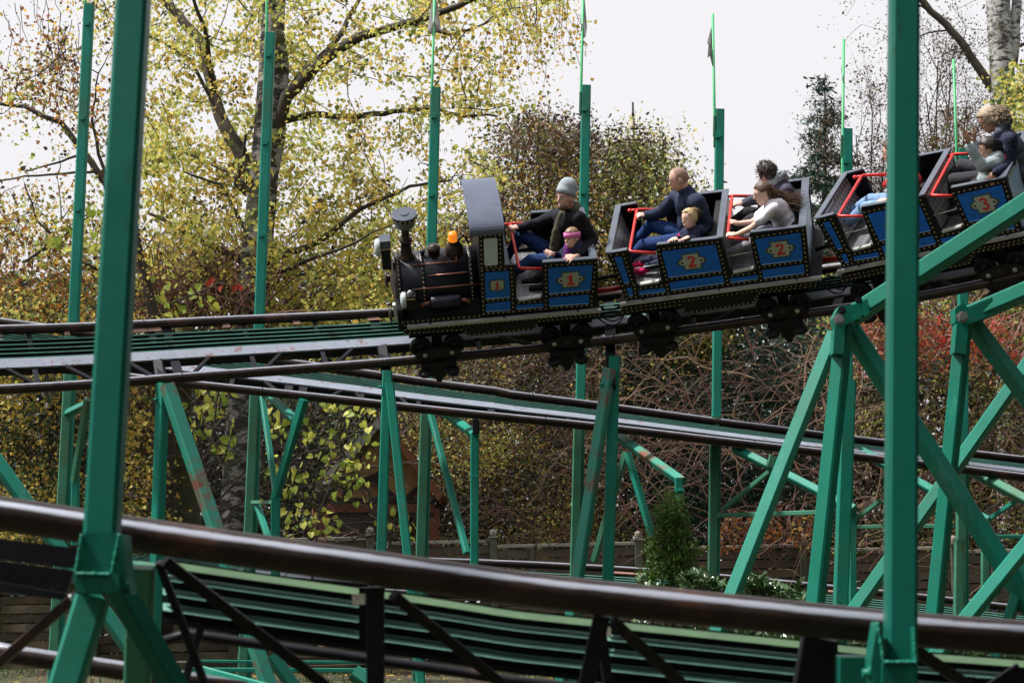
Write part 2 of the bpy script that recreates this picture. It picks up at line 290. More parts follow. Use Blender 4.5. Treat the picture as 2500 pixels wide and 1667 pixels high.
def build_track(tr, label, rr, c_sp, w_sp, cs_slats, w_sl, ties, step=3, zs=-.02, name='coaster_track', span=None, slatm='slat', tabs=(), joints=()):
    org = tr.at(tr.xs[len(tr.xs) // 2])[0].copy(); root = thing(name, label, 'track', org)
    O = lambda v: v - org
    ii = list(range(0, len(tr.xs), step)); X = [tr.xs[i] for i in ii]
    for c in (0, tr.g):
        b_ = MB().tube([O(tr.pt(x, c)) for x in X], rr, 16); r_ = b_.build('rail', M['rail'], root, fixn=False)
    # flanged spine beam: peeling grey plate, two edges
    def strip(c0, z0, c1, z1, th, name, m_):
        b_ = MB(); pr = []
        for x in X:
            n_, u, t, up = tr.at(x); d = (u * (c1 - c0) + up * (z1 - z0)); nn = t.cross(d).normalized()
            a_ = O(n_ + u * c0 + up * z0); e_ = a_ + d; pr.append((a_, e_, e_ - nn * th, a_ - nn * th))
        vs = [q for p_ in pr for q in p_]; k = len(pr); fs = [(4*i+j, 4*i+(j+1) % 4, 4*i+4+(j+1) % 4, 4*i+4+j) for i in range(k-1) for j in range(4)] + [(3, 2, 1, 0), (4*k-4, 4*k-3, 4*k-2, 4*k-1)]
        return b_.add(vs, fs).build(name, M[m_], root)
    strip(c_sp - w_sp/2, zs, c_sp + w_sp/2, zs, .02, 'spine_plate', 'spine')
    strip(c_sp - w_sp/2 + .01, zs - .03, c_sp + w_sp/2 - .01, zs - .03, .09, 'spine_beam', 'steel_dark')
    strip(cs_slats[0] - w_sl, zs - .055, cs_slats[-1] + w_sl, zs - .055, .01, 'deck_base', 'slat_shade')
    for c in cs_slats:                         # each slat is a folded strip: a lit face and an underside painted dark as shade
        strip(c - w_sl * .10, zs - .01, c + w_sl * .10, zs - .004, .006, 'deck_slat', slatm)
        strip(c - w_sl * .42, zs - .045, c - w_sl * .15, zs - .012, .004, 'deck_channel', 'slat_shade')
    for (px, w_) in ties:                      # plate from the near rail to the spine and on to the far rail
        n_, u, t, up = tr.at(px); b_ = MB()
        b_.beam(O(n_ + u * .02 - up * .02), O(n_ + u * (c_sp - .02) - up * (.05)), w_, .02, side=up); b_.build('tie', M['steel_dark'], root)
        b_ = MB(); b_.beam(O(n_ + u * (c_sp + .05) - up * .075), O(n_ + u * (tr.g - .03) - up * .03), w_, .02, side=up); b_.build('tie', M['steel_dark'], root)
    for (px0, c0, px1, c1, w_) in (span or []):     # diagonals
        a_ = tr.pt(px0, c0, -.03); e_ = tr.pt(px1, c1, -.03); n_, u, t, up = tr.at(px0)
        MB().beam(O(a_), O(e_), w_, .03, side=up).build('brace', M['steel_dark'], root)
    for (px, w_) in tabs:
        n_, u, t, up = tr.at(px); a_ = n_ + u * (tr.g - .045) - up * .01
        MB().beam(O(a_ - t * w_/2), O(a_ + t * w_/2), .10, .015, side=up).build('rail_tab', M['tab'], root)
    for (px, c) in joints:
        n_, u, t, up = tr.at(px); c_ = O(n_ + u * c); MB().tube([c_ - t * .006, c_ + t * .006], rr + .0015, 16).build('rail_joint', M['steel_dark'], root)
    return root

# track A: the one the train is on
NEAR_A = [(-120, 957), (0, 951), (225, 940), (446, 921), (638, 908), (900, 889), (1000, 881), (1215, 861), (1475, 835), (1765, 793), (2014, 760), (2240, 729), (2411, 692), (2500, 671), (2650, 632)]
FAR_A = [(-160, 810), (0, 804), (234, 799), (327, 793), (974, 764)]
GA = .80
TA = Track(*track_frames(NEAR_A, FAR_A, YA, GA, -120, 2650, 140, math.radians(37)), GA)
build_track(TA, 'upper banked coaster track with brown tube rails carrying the train', .048, .365, .12, [.44, .50, .56, .62, .68], .062,
            [(95, .05), (400, .07), (440, .09), (628, .045), (800, .045), (945, .1), (1175, .05), (1340, .05), (1490, .11), (1690, .05), (1870, .05), (2035, .1), (2250, .05), (2400, .05)],
            span=[(105, .02, 25, .30, .035), (250, .02, 170, .30, .04), (390, .02, 325, .30, .045), (462, .02, 525, .30, .035), (640, .02, 700, .30, .035), (812, .02, 875, .30, .035), (1335, .02, 1230, .30, .035), (1700, .02, 1795, .30, .035), (2350, .02, 2270, .30, .035)],
            tabs=[(20, .04), (190, .05), (372, .13), (407, .13), (585, .07), (755, .07), (942, .12)], joints=[(444, 0), (384, .8), (1500, 0)])
# track B: the level below, running behind it
NEAR_B = [(-120, 868), (60, 888), (96, 893), (230, 911), (319, 922), (438, 937), (553, 947), (706, 962), (928, 987), (1168, 1014), (1451, 1039), (1700, 1071), (1920, 1095), (2139, 1119), (2488, 1163), (2650, 1184)]
FAR_B = [(-160, 768), (0, 785), (85, 795), (400, 843), (578, 869), (731, 888), (859, 908), (936, 918), (1168, 951), (1451, 990), (1700, 1022), (1920, 1053), (2139, 1080), (2380, 1108), (2488, 1121), (2660, 1142)]
YB = lambda px: float(np.interp(px, [-120, 1250, 2650], [22.6, 22.9, 24.3]))
TB = Track(*track_frames(NEAR_B, FAR_B, YB, .78, -120, 2650, 120), .78)
build_track(TB, 'middle coaster track sloping down to the right behind the supports', .047, .395, .15, [.505, .55, .595, .64, .685], .05,
            [(560, .05), (700, .09), (735, .09), (880, .05), (1020, .05), (1200, .08), (1400, .05), (1600, .05), (1870, .08), (2100, .05), (2300, .05), (2420, .08)],
            slatm='slat_mid', joints=[(1330, 0), (1330, .78), (640, 0), (1840, 0)], span=[(790, .02, 830, .30, .04), (690, .02, 640, .30, .04), (890, .02, 865, .3, .035), (1010, .02, 975, .3, .035), (1500, .02, 1470, .3, .035)])
# track C: the lowest level in front of the fence
NEAR_C = [(200, 1372), (600, 1412), (860, 1446), (1150, 1452), (1397, 1460), (1700, 1480), (2073, 1513), (2488, 1556), (2660, 1576)]
FAR_C = [(150, 1335), (600, 1352), (900, 1362), (1130, 1370), (1397, 1384), (1589, 1393), (1700, 1403), (1907, 1424), (2073, 1438), (2230, 1455), (2436, 1478), (2680, 1510)]
YC = lambda px: 27.0
TC = Track(*track_frames(NEAR_C, FAR_C, YC, .8, 200, 2660, 100), .8)
build_track(TC, 'lowest coaster track just in front of the wooden fence', .045, .30, .12, [.41, .47, .53, .59, .65], .062,
            [(700, .06), (1000, .06), (1300, .06), (1600, .06), (1900, .06), (2200, .06), (2450, .06)], tabs=[(1520, .2), (1555, .2), (2050, .16), (2090, .16)])

# track D: the big rail right in front
YD = lambda px: 6.0
NEAR_D = [(-150, 1229), (0, 1252), (202, 1284), (611, 1344), (1063, 1406), (1250, 1436), (1700, 1483), (2200, 1535), (2500, 1557), (2650, 1566)]
def D(px, dy, Y): return P(px, lp(NEAR_D, px) + dy, Y)
xd = np.linspace(-150, 2650, 60); yd = smooth(NEAR_D, xd, 4)
orgD = P(1250, 1436, 6.0)
td = thing('coaster_track', 'thick brown tube rail and green ribbed deck crossing the foreground', 'track', orgD)
OD = lambda v: v - orgD
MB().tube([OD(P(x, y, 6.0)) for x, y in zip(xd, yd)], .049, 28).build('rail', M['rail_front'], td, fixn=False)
def dstrip(dy0, Y0, dy1, Y1, th, name, m_, x0=-150, x1=2650, n=40):
    b_ = MB(); X = np.linspace(x0, x1, n); vs = []
    for x in X:
        a_ = OD(D(x, dy0, Y0)); e_ = OD(D(x, dy1, Y1)); off = Vector((0, th, 0)) if abs(Y1 - Y0) < .03 else Vector((0, 0, -th))
        vs += [a_, e_, e_ + off, a_ + off]
    k = len(X); fs = [(4*i+j, 4*i+(j+1) % 4, 4*i+4+(j+1) % 4, 4*i+4+j) for i in range(k-1) for j in range(4)] + [(3, 2, 1, 0), (4*k-4, 4*k-3, 4*k-2, 4*k-1)]
    return b_.add(vs, fs).build(name, M[m_], td)
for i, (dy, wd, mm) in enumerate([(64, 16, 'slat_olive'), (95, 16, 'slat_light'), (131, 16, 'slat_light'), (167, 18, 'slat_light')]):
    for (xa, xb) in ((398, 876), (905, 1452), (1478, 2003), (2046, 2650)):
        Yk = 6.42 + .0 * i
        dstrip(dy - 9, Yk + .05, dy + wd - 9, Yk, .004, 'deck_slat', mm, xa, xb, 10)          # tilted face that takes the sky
        dstrip(dy + wd - 9, Yk, dy + wd + 4, Yk + .035, .004, 'deck_channel', 'slat_shade', xa, xb, 10)    # underside of the fold, its shade painted in
dstrip(50, 6.50, 205, 6.50, .01, 'deck_base', 'slat_shade', 398, 2650)
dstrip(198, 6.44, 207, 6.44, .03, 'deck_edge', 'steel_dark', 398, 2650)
MB().tube([OD(D(x, 225 if x > 380 else 260, 6.6)) for x in np.linspace(380, 2650, 30)], .016, 12).build('lower_rail', M['steel_dark'], td, fixn=False)
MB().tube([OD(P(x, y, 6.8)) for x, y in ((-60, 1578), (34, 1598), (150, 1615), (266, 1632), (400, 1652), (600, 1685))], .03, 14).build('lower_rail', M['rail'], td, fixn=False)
def dbar(x0, y0, x1, y1, w_, Y0, Y1, name='brace', m_='steel_dark', dp=.03):
    return MB().beam(OD(P(x0, y0, Y0)), OD(P(x1, y1, Y1)), w_, dp, mi=0).build(name, M[m_], td)
for a in [(402, 1368, 830, 1700, .032, 6.02, 6.35), (388, 1372, 512, 1700, .022, 6.05, 6.2), (960, 1452, 1262, 1700, .032, 6.02, 6.35), (1500, 1520, 1700, 1700, .034, 6.02, 6.35), (2225, 1580, 2420, 1710, .034, 6.02, 6.3)]:
    dbar(*a)
for a in [(917, 1432, 917, 1700, .050, 6.02, 6.05), (1470, 1500, 1425, 1700, .048, 6.05, 6.1), (1462, 1505, 1490, 1700, .03, 6.2, 6.22), (2498, 1640, 2380, 1720, .06, 6.03, 6.05), (500, 1500, 440, 1700, .022, 6.5, 6.5)]:
    dbar(*a, name='strut')
dbar(2000, 1555, 1975, 1700, .10, 6.12, 6.14, name='strut', dp=.05)
for (px, py) in ((876, 1462), (1476, 1540)):
    c = OD(P(px, py, 6.33)); MB().box(c - Vector((.018, .02, .016)), c + Vector((.018, .02, .016))).build('deck_bracket', M['wood_top'], td)
# dark side box of the track at the far left
bx = MB()
for (pts, Y) in (([(-120, 1300), (192, 1338), (186, 1388), (-120, 1352)], 6.25), ([(-120, 1352), (178, 1392), (160, 1448), (-120, 1400)], 6.32), ([(-120, 1400), (160, 1448), (170, 1466), (-120, 1430)], 6.2)):
    bx.prism([OD(P(x, y, Y)) for x, y in pts], Vector((0, .03, 0)))
bx.build('brake_box', M['steel_dark'], td)
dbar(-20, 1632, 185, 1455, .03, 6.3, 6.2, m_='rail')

# ================================================================== GREEN SUPPORTS
def beams(name, label, cat, Y0, items, group=None, base=None):
    """items: (part, x0,y0, x1,y1, width m, Y top, Y bottom, material[, depth])"""
    x0, y0, x1, y1 = items[0][1:5]; org = P(x1, y1, items[0][7] if items[0][7] else Y0); 
    root = thing(name, label, cat, org, group)
    for it in items:
        part, xa, ya, xb, yb, w_, Ya, Yb, m_ = it[:9]; dp = it[9] if len(it) > 9 else w_
        Ya = Ya or Y0; Yb = Yb or Y0
        a_, b_ = P(xa, ya, Ya), P(xb, yb, Yb); ax_ = (b_ - a_).normalized(); sl_ = abs(xb - xa) / (abs(yb - ya) + 1e-6); rot = it[10] if len(it) > 10 else (30 if sl_ > .12 and part in ('leg', 'brace', 'strut') else 22 if part in ('arm',) else 0)
        sd_ = Vector((0, 1, 0)); sd_ = (sd_ - ax_ * sd_.dot(ax_)).normalized()
        if rot:                                   # square tube standing a little on edge: one face turned up, one down
            c_ = [Quaternion(ax_, math.radians(k * rot)) @ sd_ for k in (1, -1)]; sd_ = min(c_, key=lambda v: v.z if sl_ > .12 else v.x) if rot > 0 else max(c_, key=lambda v: v.x); 
        MB().beam(a_ - org, b_ - org, w_, dp, side=sd_).build(part, M[m_], root)
    return root, org
def bolt(root, org, px, py, Y, r=.022, d=Vector((0, -1, 0)), m_='bolt', L_=.03):
    c = P(px, py, Y) - org; MB().lathe(c, d, [(0, 0), (0, r * 1.5), (.006, r * 1.5), (.006, r), (L_, r), (L_, 0)], 6, smooth=False).build('bolt', M[m_], root)
GZ = lambda X, Y: ground_z(X, Y)
def foot(px, py, Y, dxdy):                       # carry a leg on down to the ground: returns pixel position of the ground point
    for k in range(4000):
        p = P(px + dxdy * k, py + k, Y)
        if p.z <= GZ(p.x, p.y) - .05: return px + dxdy * k, py + k
    return px, py
def leg(part, xa, ya, xb, yb, w_, Ya, Yb, m_, rot=None):   # a leg that runs on through the lower point to the ground
    s_ = (xb - xa) / (yb - ya); fx, fy = foot(xb, yb, Yb, s_); 
    Yf = Ya + (Yb - Ya) * (fy - ya) / (yb - ya); fx, fy = foot(xb, yb, Yf, s_)
    return (part, xa, ya, fx, fy, w_, Ya, Yf, m_) + ((w_, rot) if rot is not None else ())

# the two big posts in front
W1 = .088
r1, o1 = beams('support_post', 'thick dark green square post in the left foreground, leaning right', 'post', 5.7,
    [('column', 330, -60, 241, 1440, W1, 5.85, 5.62, 'green_post')])
def slab(root, org, pts, Y, dp, name, m_):
    MB().prism([P(x, y, Y) - org for x, y in pts], Vector((0, dp, 0))).build(name, M[m_], root)
slab(r1, o1, [(199, 1306), (210, 1300), (292, 1300), (299, 1310), (306, 1420), (296, 1450), (184, 1450), (183, 1400)], 5.54, .012, 'sleeve', 'green_post')
slab(r1, o1, [(184, 1399), (290, 1402), (292, 1448), (186, 1446)], 5.525, .14, 'clamp_band', 'green_post')
slab(r1, o1, [(296, 1304), (303, 1304), (312, 1420), (318, 1450), (296, 1450)], 5.56, .10, 'gusset', 'green_post')
MB().beam(P(228, 1455, 5.62) - o1, P(148, 1720, 5.6) - o1, .083, .083).build('leg', M['green'], r1)
MB().beam(P(262, 1385, 5.80) - o1, P(452, 1720, 6.0) - o1, .052, .07, side=Vector((.5, 1, 0)).normalized()).build('leg', M['green_post'], r1)
MB().beam(P(345, 1380, 6.05) - o1, P(335, 1720, 6.2) - o1, .075, .06).build('leg', M['green_old'], r1)
def bead(root, org, a, b, Ya, n_=26, r=.0042):
    pts = [P(a[0] + (b[0]-a[0]) * t + random.uniform(-.8, .8), a[1] + (b[1]-a[1]) * t, Ya) - org for t in np.linspace(0, 1, n_)]; MB().tube(pts, [r * random.uniform(.6, 1.35) for _ in pts], 7).build('weld_bead', M['weld'], root, fixn=False)
bead(r1, o1, (200, 1304), (184, 1398), 5.535); bead(r1, o1, (291, 1302), (272, 1398), 5.535); bead(r1, o1, (185, 1399), (270, 1401), 5.522)
MB().tube([P(290, 1430, 5.56) - o1, P(318, 1428, 5.56) - o1], .012, 10).build('bolt', M['green_fresh'], r1)
MB().tube([P(306, 1429, 5.56) - o1, P(309, 1429, 5.56) - o1], .02, 6).build('nut', M['green_fresh'], r1)
MB().tube([P(176, 1457, 5.6) - o1, P(170, 1459, 5.6) - o1], .009, 6).build('bolt', M['bolt'], r1)
r2, o2 = beams('support_post', 'thick dark green square post in the right foreground, upright', 'post', 5.9,
    [('column', 2207, -60, 2197, 1720, W1 - .006, 6.02, 5.78, 'green_post')])
slab(r2, o2, [(2143, 1517), (2152, 1524), (2156, 1618), (2156, 1700), (2140, 1700), (2127, 1640), (2128, 1610)], 5.72, .11, 'gusset', 'green_post')
slab(r2, o2, [(2229, 1528), (2236, 1560), (2241, 1600), (2240, 1700), (2232, 1700), (2230, 1600)], 5.72, .11, 'gusset', 'green_post')
slab(r2, o2, [(2155, 1616), (2236, 1616), (2238, 1720), (2153, 1720)], 5.70, .15, 'clamp_band', 'green_post')
MB().tube([P(2105, 1643, 5.75) - o2, P(2143, 1642, 5.75) - o2], .012, 10).build('bolt', M['green_fresh'], r2)
MB().tube([P(2118, 1642, 5.75) - o2, P(2124, 1642, 5.75) - o2], .021, 6).build('nut', M['green_fresh'], r2)
bead(r2, o2, (2143, 1518), (2157, 1612), 5.712); bead(r2, o2, (2231, 1530), (2235, 1612), 5.712); bead(r2, o2, (2157, 1615), (2236, 1615), 5.697)
MB().beam(P(2080, 1600, 5.98) - o2, P(2080, 1740, 6.0) - o2, .085, .05).build('leg', M['green'], r2)

# middle-right trestles that carry the upper level (in front of the train)
rM, oM = beams('track_support', 'green bolted trestle with head left of the right foreground post, arm crossing car three', 'support', 12.5,
    [('arm', 2075, 776, 2560, 462, .105, 12.5, 12.3, 'green_fresh'),
     leg('leg', 2038, 815, 1790, 1447, .078, 12.6, 12.3, 'green'),
     leg('leg', 2062, 790, 1991, 1467, .088, 12.5, 12.35, 'green_fresh', -38),
     leg('leg', 2074, 800, 2368, 1253, .100, 12.6, 12.6, 'green'),
     leg('leg', 2072, 930, 2052, 1480, .088, 13.4, 13.4, 'green')])
slab(rM, oM, [(2034, 776), (2048, 748), (2090, 742), (2104, 730), (2120, 760), (2092, 782), (2075, 788), (2042, 803)], 12.38, .16, 'head_plate', 'green_fresh')
slab(rM, oM, [(2038, 800), (2064, 790), (2060, 864), (2034, 862)], 12.36, .14, 'head_sleeve', 'green_fresh')
slab(rM, oM, [(2106, 735), (2118, 729), (2124, 764), (2112, 772)], 12.36, .14, 'flange', 'green_fresh')
bolt(rM, oM, 2048, 780, 12.37, .024); bolt(rM, oM, 2056, 758, 12.37, .017, m_='steel_dark'); bolt(rM, oM, 2096, 733, 12.4, .016, m_='steel_dark'); bolt(rM, oM, 2092, 775, 12.36, .018, m_='green_fresh')
rN, oN = beams('track_support', 'green bolted trestle at the right edge, right of the foreground post', 'support', 13.0,
    [('arm', 2352, 776, 2560, 688, .10, 12.9, 12.8, 'green_fresh'),
     leg('leg', 2352, 800, 2281, 1500, .085, 12.9, 12.8, 'green_fresh', -38),
     leg('leg', 2374, 790, 2520, 985, .095, 13.0, 13.0, 'green'),
     leg('leg', 2545, 840, 2340, 1130, .080, 13.3, 13.3, 'green'),
     leg('leg', 2540, 1290, 2372, 1495, .080, 12.4, 12.4, 'green'),
     leg('leg', 2520, 1340, 2490, 1430, .06, 12.6, 12.6, 'green')])
slab(rN, oN, [(2332, 752), (2350, 738), (2363, 750), (2422, 726), (2428, 764), (2380, 786), (2340, 796), (2333, 786)], 12.82, .15, 'head_plate', 'green_fresh')
slab(rN, oN, [(2336, 790), (2366, 788), (2358, 864), (2330, 860)], 12.80, .14, 'head_sleeve', 'green_fresh')
bolt(rN, oN, 2349, 774, 12.81, .026)

# trestles under the upper track
SUP = [('green trestle under the upper track right of the left foreground post, one leg rusted', [leg('leg', 398, 935, 386, 1265, .105, 20.2, 20.2, 'green', -35), leg('leg', 408, 940, 530, 1300, .125, 20.1, 19.9, 'green_rust')], (940, .10)),
       ('slim green trestle under the front of the engine', [leg('leg', 946, 905, 931, 1345, .095, 20.7, 20.7, 'green'), leg('leg', 951, 935, 995, 1355, .085, 20.6, 20.5, 'green')], (890, .10)),
       ('green trestle under the gap between engine and second car', [leg('leg', 1488, 900, 1410, 1407, .105, 20.9, 20.8, 'green_rust'), leg('leg', 1500, 870, 1484, 1414, .11, 21.0, 21.0, 'green')], (850, .11))]
for (lab, its, hd) in SUP:
    rS, oS = beams('track_support', lab, 'support', 20.5, its, 'trestles under the upper track')
    # black column head between the rail and the trestle
    xa, ya = its[0][1], its[0][2]; n_, u, t, up = TA.at(xa + 2); c = n_ + u * .15 - up * .05
    MB().beam(c + u * .15 - oS, P(xa + 3, ya + 45, its[0][6]) - oS, .10, .09).build('column_head', M['steel_dark'], rS)
    bolt(rS, oS, xa - 16, ya + 40, its[0][6] - .05, .014, d=Vector((-1, 0, 0)), m_='green')
beams('track_support', 'light green leg coming in at the left edge above the foreground rail', 'support', 19, [leg('leg', -70, 1040, 62, 1225, .12, 19, 19, 'green')], 'trestles under the upper track')

# tall posts along the middle track, each with a flag pole, and the brackets that hold that track
YT = 24.2
TALL = [  # top x,y  bottom x,y  width, pole (x0,y0,x1,y1) , flag polygon, label
 ((218, 12), (158, 1232), .115, (208, 30, 212, -260), None, 'tall green post with faded left face, leftmost of the row', 'green'),
 ((660, 82), (614, 1300), .115, (651, 95, 652, -220), None, 'tall green post standing in front of the birch trunk', 'green'),
 ((1064, 216), (1032, 1400), .115, (1054, 235, 1062, -40), [(1060, -20), (1043, 72), (1050, 78), (1060, 92), (1066, 76), (1077, 76), (1066, 0)], 'tall green post above the engine with a long grey pennant', 'green'),
 ((1431, 210), (1409, 1400), .11, (1418, 240, 1425, -60), [(1424, 5), (1414, 62), (1419, 60), (1417, 90), (1423, 94), (1430, 92), (1433, 66), (1428, 0)], 'tall green post behind the man in the grey hat', 'green'),
 ((1757, 268), (1745, 1420), .105, (1745, 320, 1740, 35), [(1739, 58), (1726, 104), (1730, 106), (1727, 142), (1733, 138), (1739, 162), (1745, 160), (1742, 100)], 'tall green post behind the second car with a torn pennant', 'green'),
 ((2068, 316), (2070, 1440), .115, (2056, 470, 2060, 96), [(2057, 150), (2053, 168), (2058, 205), (2063, 206), (2060, 176)], 'tall green post between the conifer and the right foreground post', 'green'),
 ((2350, 365), (2352, 1450), .11, (2336, 385, 2328, 145), None, 'short-topped green post behind car three, right of the foreground post', 'green')]
flagm = mat('weathered_flag_cloth', (.34, .33, .33), .9, var=.2, scale=9, trans=.3, spots=[((.45, .10, .10), 3, .66, .02)])
BR = {0: [('arm', 160, 1010, 212, 985, .07, 24.2, 23.4, 'green'), ('strut', 214, 975, 180, 1176, .07, 23.2, 23.6, 'green_old'), ('small_post', 184, 1160, 184, 1330, .085, 23.7, 23.7, 'green')],
      1: [('arm', 620, 930, 726, 1030, .08, 24.2, 22.8, 'green'), ('strut', 742, 975, 672, 1215, .085, 22.7, 22.9, 'green_fresh'), ('small_post', 673, 1212, 672, 1420, .095, 22.9, 22.9, 'green'),
          ('brace', 640, 965, 673, 1203, .06, 24.0, 23.3, 'green'), ('brace', 627, 1230, 668, 1350, .065, 24.0, 23.4, 'green'), ('tie', 616, 1226, 668, 1226, .04, 24.1, 23, 'green_old')],
      2: [('arm', 1052, 982, 1160, 1062, .085, 24.1, 22.8, 'green'), ('small_post', 1159, 1058, 1158, 1460, .09, 22.8, 22.8, 'green'), ('column_head', 1162, 1025, 1162, 1058, .075, 22.75, 22.75, 'steel_dark'), ('brace', 1050, 1005, 1140, 1350, .065, 24.0, 23.1, 'green'), ('lug', 1150, 1163, 1168, 1163, .02, 22.72, 22.72, 'green')],
      3: [('arm', 1505, 1062, 1667, 1176, .09, 24.0, 22.6, 'green_rust'), ('small_post', 1657, 1166, 1657, 1440, .08, 22.6, 22.6, 'green'), ('brace', 1532, 1105, 1600, 1335, .07, 23.4, 23.2, 'green'), ('brace', 1528, 1105, 1450, 1370, .07, 24.2, 24.4, 'green_old'), ('lug', 1654, 1197, 1670, 1197, .03, 22.55, 22.55, 'green')],
      4: [('arm', 1795, 1095, 2086, 1244, .09, 24.0, 22.7, 'green'), ('small_post', 2082, 1240, 2082, 1480, .075, 22.8, 22.8, 'green'), ('brace', 1766, 1243, 1880, 1150, .05, 24.1, 23.6, 'green_old'), ('tie', 1752, 1258, 2082, 1248, .05, 24.1, 22.9, 'green_old'), ('column_head', 1888, 1112, 1880, 1140, .09, 23.5, 23.5, 'green_old')],
      5: [('arm', 2100, 1100, 2412, 1272, .09, 24.2, 23.0, 'green'), ('small_post', 2405, 1265, 2405, 1490, .08, 23.0, 23.0, 'green_old'), ('brace', 2086, 1270, 2150, 1222, .045, 24.2, 23.8, 'green_old'), ('tie', 2075, 1286, 2330, 1283, .045, 24.1, 23.6, 'green_old')],
      6: [('arm', 2370, 1148, 2560, 1250, .10, 24.4, 23.4, 'green_old'), ('brace', 2411, 1270, 2500, 1208, .045, 24.2, 23.8, 'green'), ('tie', 2400, 1310, 2560, 1309, .045, 23.2, 23.2, 'green'), ('small_post', 2342, 1318, 2340, 1500, .10, 23.6, 23.6, 'green_old')]}
for i, (tp, bt, w_, pole, flag, lab, mt) in enumerate(TALL):
    its = [leg('column', tp[0], tp[1], bt[0], bt[1], w_, YT, YT, 'green')]
    # lower two thirds of the column are the mossy part: a second, slightly wider flange
    its.append(leg('flange', bt[0] + (tp[0]-bt[0])*.35 - 4, bt[1] + (tp[1]-bt[1])*.35, bt[0] - 6, bt[1], w_ * .98, YT - .03, YT - .03, 'green_old'))
    its += BR.get(i, [])
    rT, oT = beams('tall_post', lab, 'post', YT, its, 'tall posts with flag poles along the middle track')
    pl = MB().tube([P(pole[0], pole[1] + 40, YT - .03) - oT, P(pole[0], pole[1], YT - .03) - oT, P(pole[2], pole[3], YT - .03) - oT], .016, 8).build('flagpole', M['pole_green'], rT, fixn=False)
    MB().beam(P(pole[0] - 1, tp[1] + 15, YT - .04) - oT, P(pole[0] - 2, tp[1] + 65, YT - .04) - oT, .025, .03).build('pole_clamp', M['green_old'], rT)
    for k in range(3):
        yy = tp[1] + 35 + k * 220 + 40 * random.random(); xx = tp[0] + (bt[0]-tp[0]) * (yy-tp[1]) / (bt[1]-tp[1])
        MB().box(P(xx - 9, yy + 8, YT - w_/2 - .03) - oT, P(xx + 2, yy, YT - w_/2) - oT + Vector((0, .01, 0))).build('lug', M['green'], rT)
    if flag:
        b_ = MB(); k = len(flag); c = [P(x, y, YT - .03 + .03 * math.sin(j * 2.1)) - oT for j, (x, y) in enumerate(flag)]
        cc = sum(c, Vector()) / k + Vector((0, -.02, 0)); b_.add(c + [cc], [(j, (j+1) % k, k) for j in range(k)], 0, True)
        f_ = b_.build('flag', flagm, pl, fixn=False)
# ground frames of the ride seen low between the foreground braces
beams('base_frame', 'low green ground frame with horizontal bars in front of the fence', 'frame', 21,
      [('bar', 470, 1613, 910, 1616, .03, 22.5, 22.5, 'green'), ('bar', 470, 1634, 905, 1636, .045, 22.3, 22.3, 'green'), ('bar', 484, 1634, 700, 1692, .09, 19.5, 19, 'green'), ('strut', 662, 1600, 735, 1700, .11, 20, 20, 'green'), ('strut', 862, 1640, 960, 1710, .13, 20, 20, 'green')])

# ================================================================== FENCE and HUT
YF = 31.0
zb = ground_z(0, 30) ; ztop = P(1700, 1338, YF).z
posts = [-420, -100, 230, 568, 905, 1206, 1560, 1962, 2330, 2680, 3000]
fr = thing('garden_fence', 'weathered brown fence of horizontal boards with a pale cap, behind the tracks', 'fence', (0, YF, zb))
def FX(px): return P(px, 1400, YF).x
ztopf = lambda px: P(px, float(np.interp(px, [0, 600, 1050, 1390, 1700, 2363], [1308, 1314, 1326, 1330, 1336, 1344])), YF).z
for i in range(len(posts) - 1):
    xa, xb = FX(posts[i]) + .06, FX(posts[i+1]) - .06; za, zc = ztopf(posts[i]) - zb, ztopf(posts[i+1]) - zb; za = (za + zc) / 2
    k = 0; z = za - .05
    while z > .02:
        o = .018 if k % 2 else -.018
        b_ = MB(); n_ = 6; vs = []
        for j in range(n_ + 1):
            f_ = j / n_; x = xa + (xb - xa) * f_; dy = o * math.cos(f_ * math.pi * 2) + random.uniform(-.004, .004); zz = z + random.uniform(-.006, .006)
            vs += [(x, dy - .008, zz - .115), (x, dy + .008, zz - .115), (x, dy + .008, zz), (x, dy - .008, zz)]
        fs = [(4*q+j, 4*q+(j+1) % 4, 4*q+4+(j+1) % 4, 4*q+4+j) for q in range(n_) for j in range(4)] + [(3, 2, 1, 0), (4*n_, 4*n_+1, 4*n_+2, 4*n_+3)]
        b_.add(vs, fs).build('board', M['wood'], fr); z -= .135 + random.uniform(-.006, .006); k += 1
    MB().beam((xa, -.01, za + .005), (xb, -.01, za + .005), .05, .09).build('cap_rail', M['wood_top'], fr)
    MB().beam((xa + .5, -.035, za), (xa + .5, -.035, 0), .06, .03).build('batten', M['wood_post'], fr)
for px in posts:
    x = FX(px); zt = ztopf(px) - zb + .09
    MB().beam((x, -.03, -.3), (x, -.03, zt), .11, .11).build('post', M['wood_post'], fr)
    p_ = MB().box((x - .07, -.10, zt + .001), (x + .07, .04, zt + .025)).build('post_cap', M['wood_top'], fr)
    MB().ell((x, -.03, zt + .075), AX, (.055, .055, .055)).build('finial', M['wood_top'], p_)
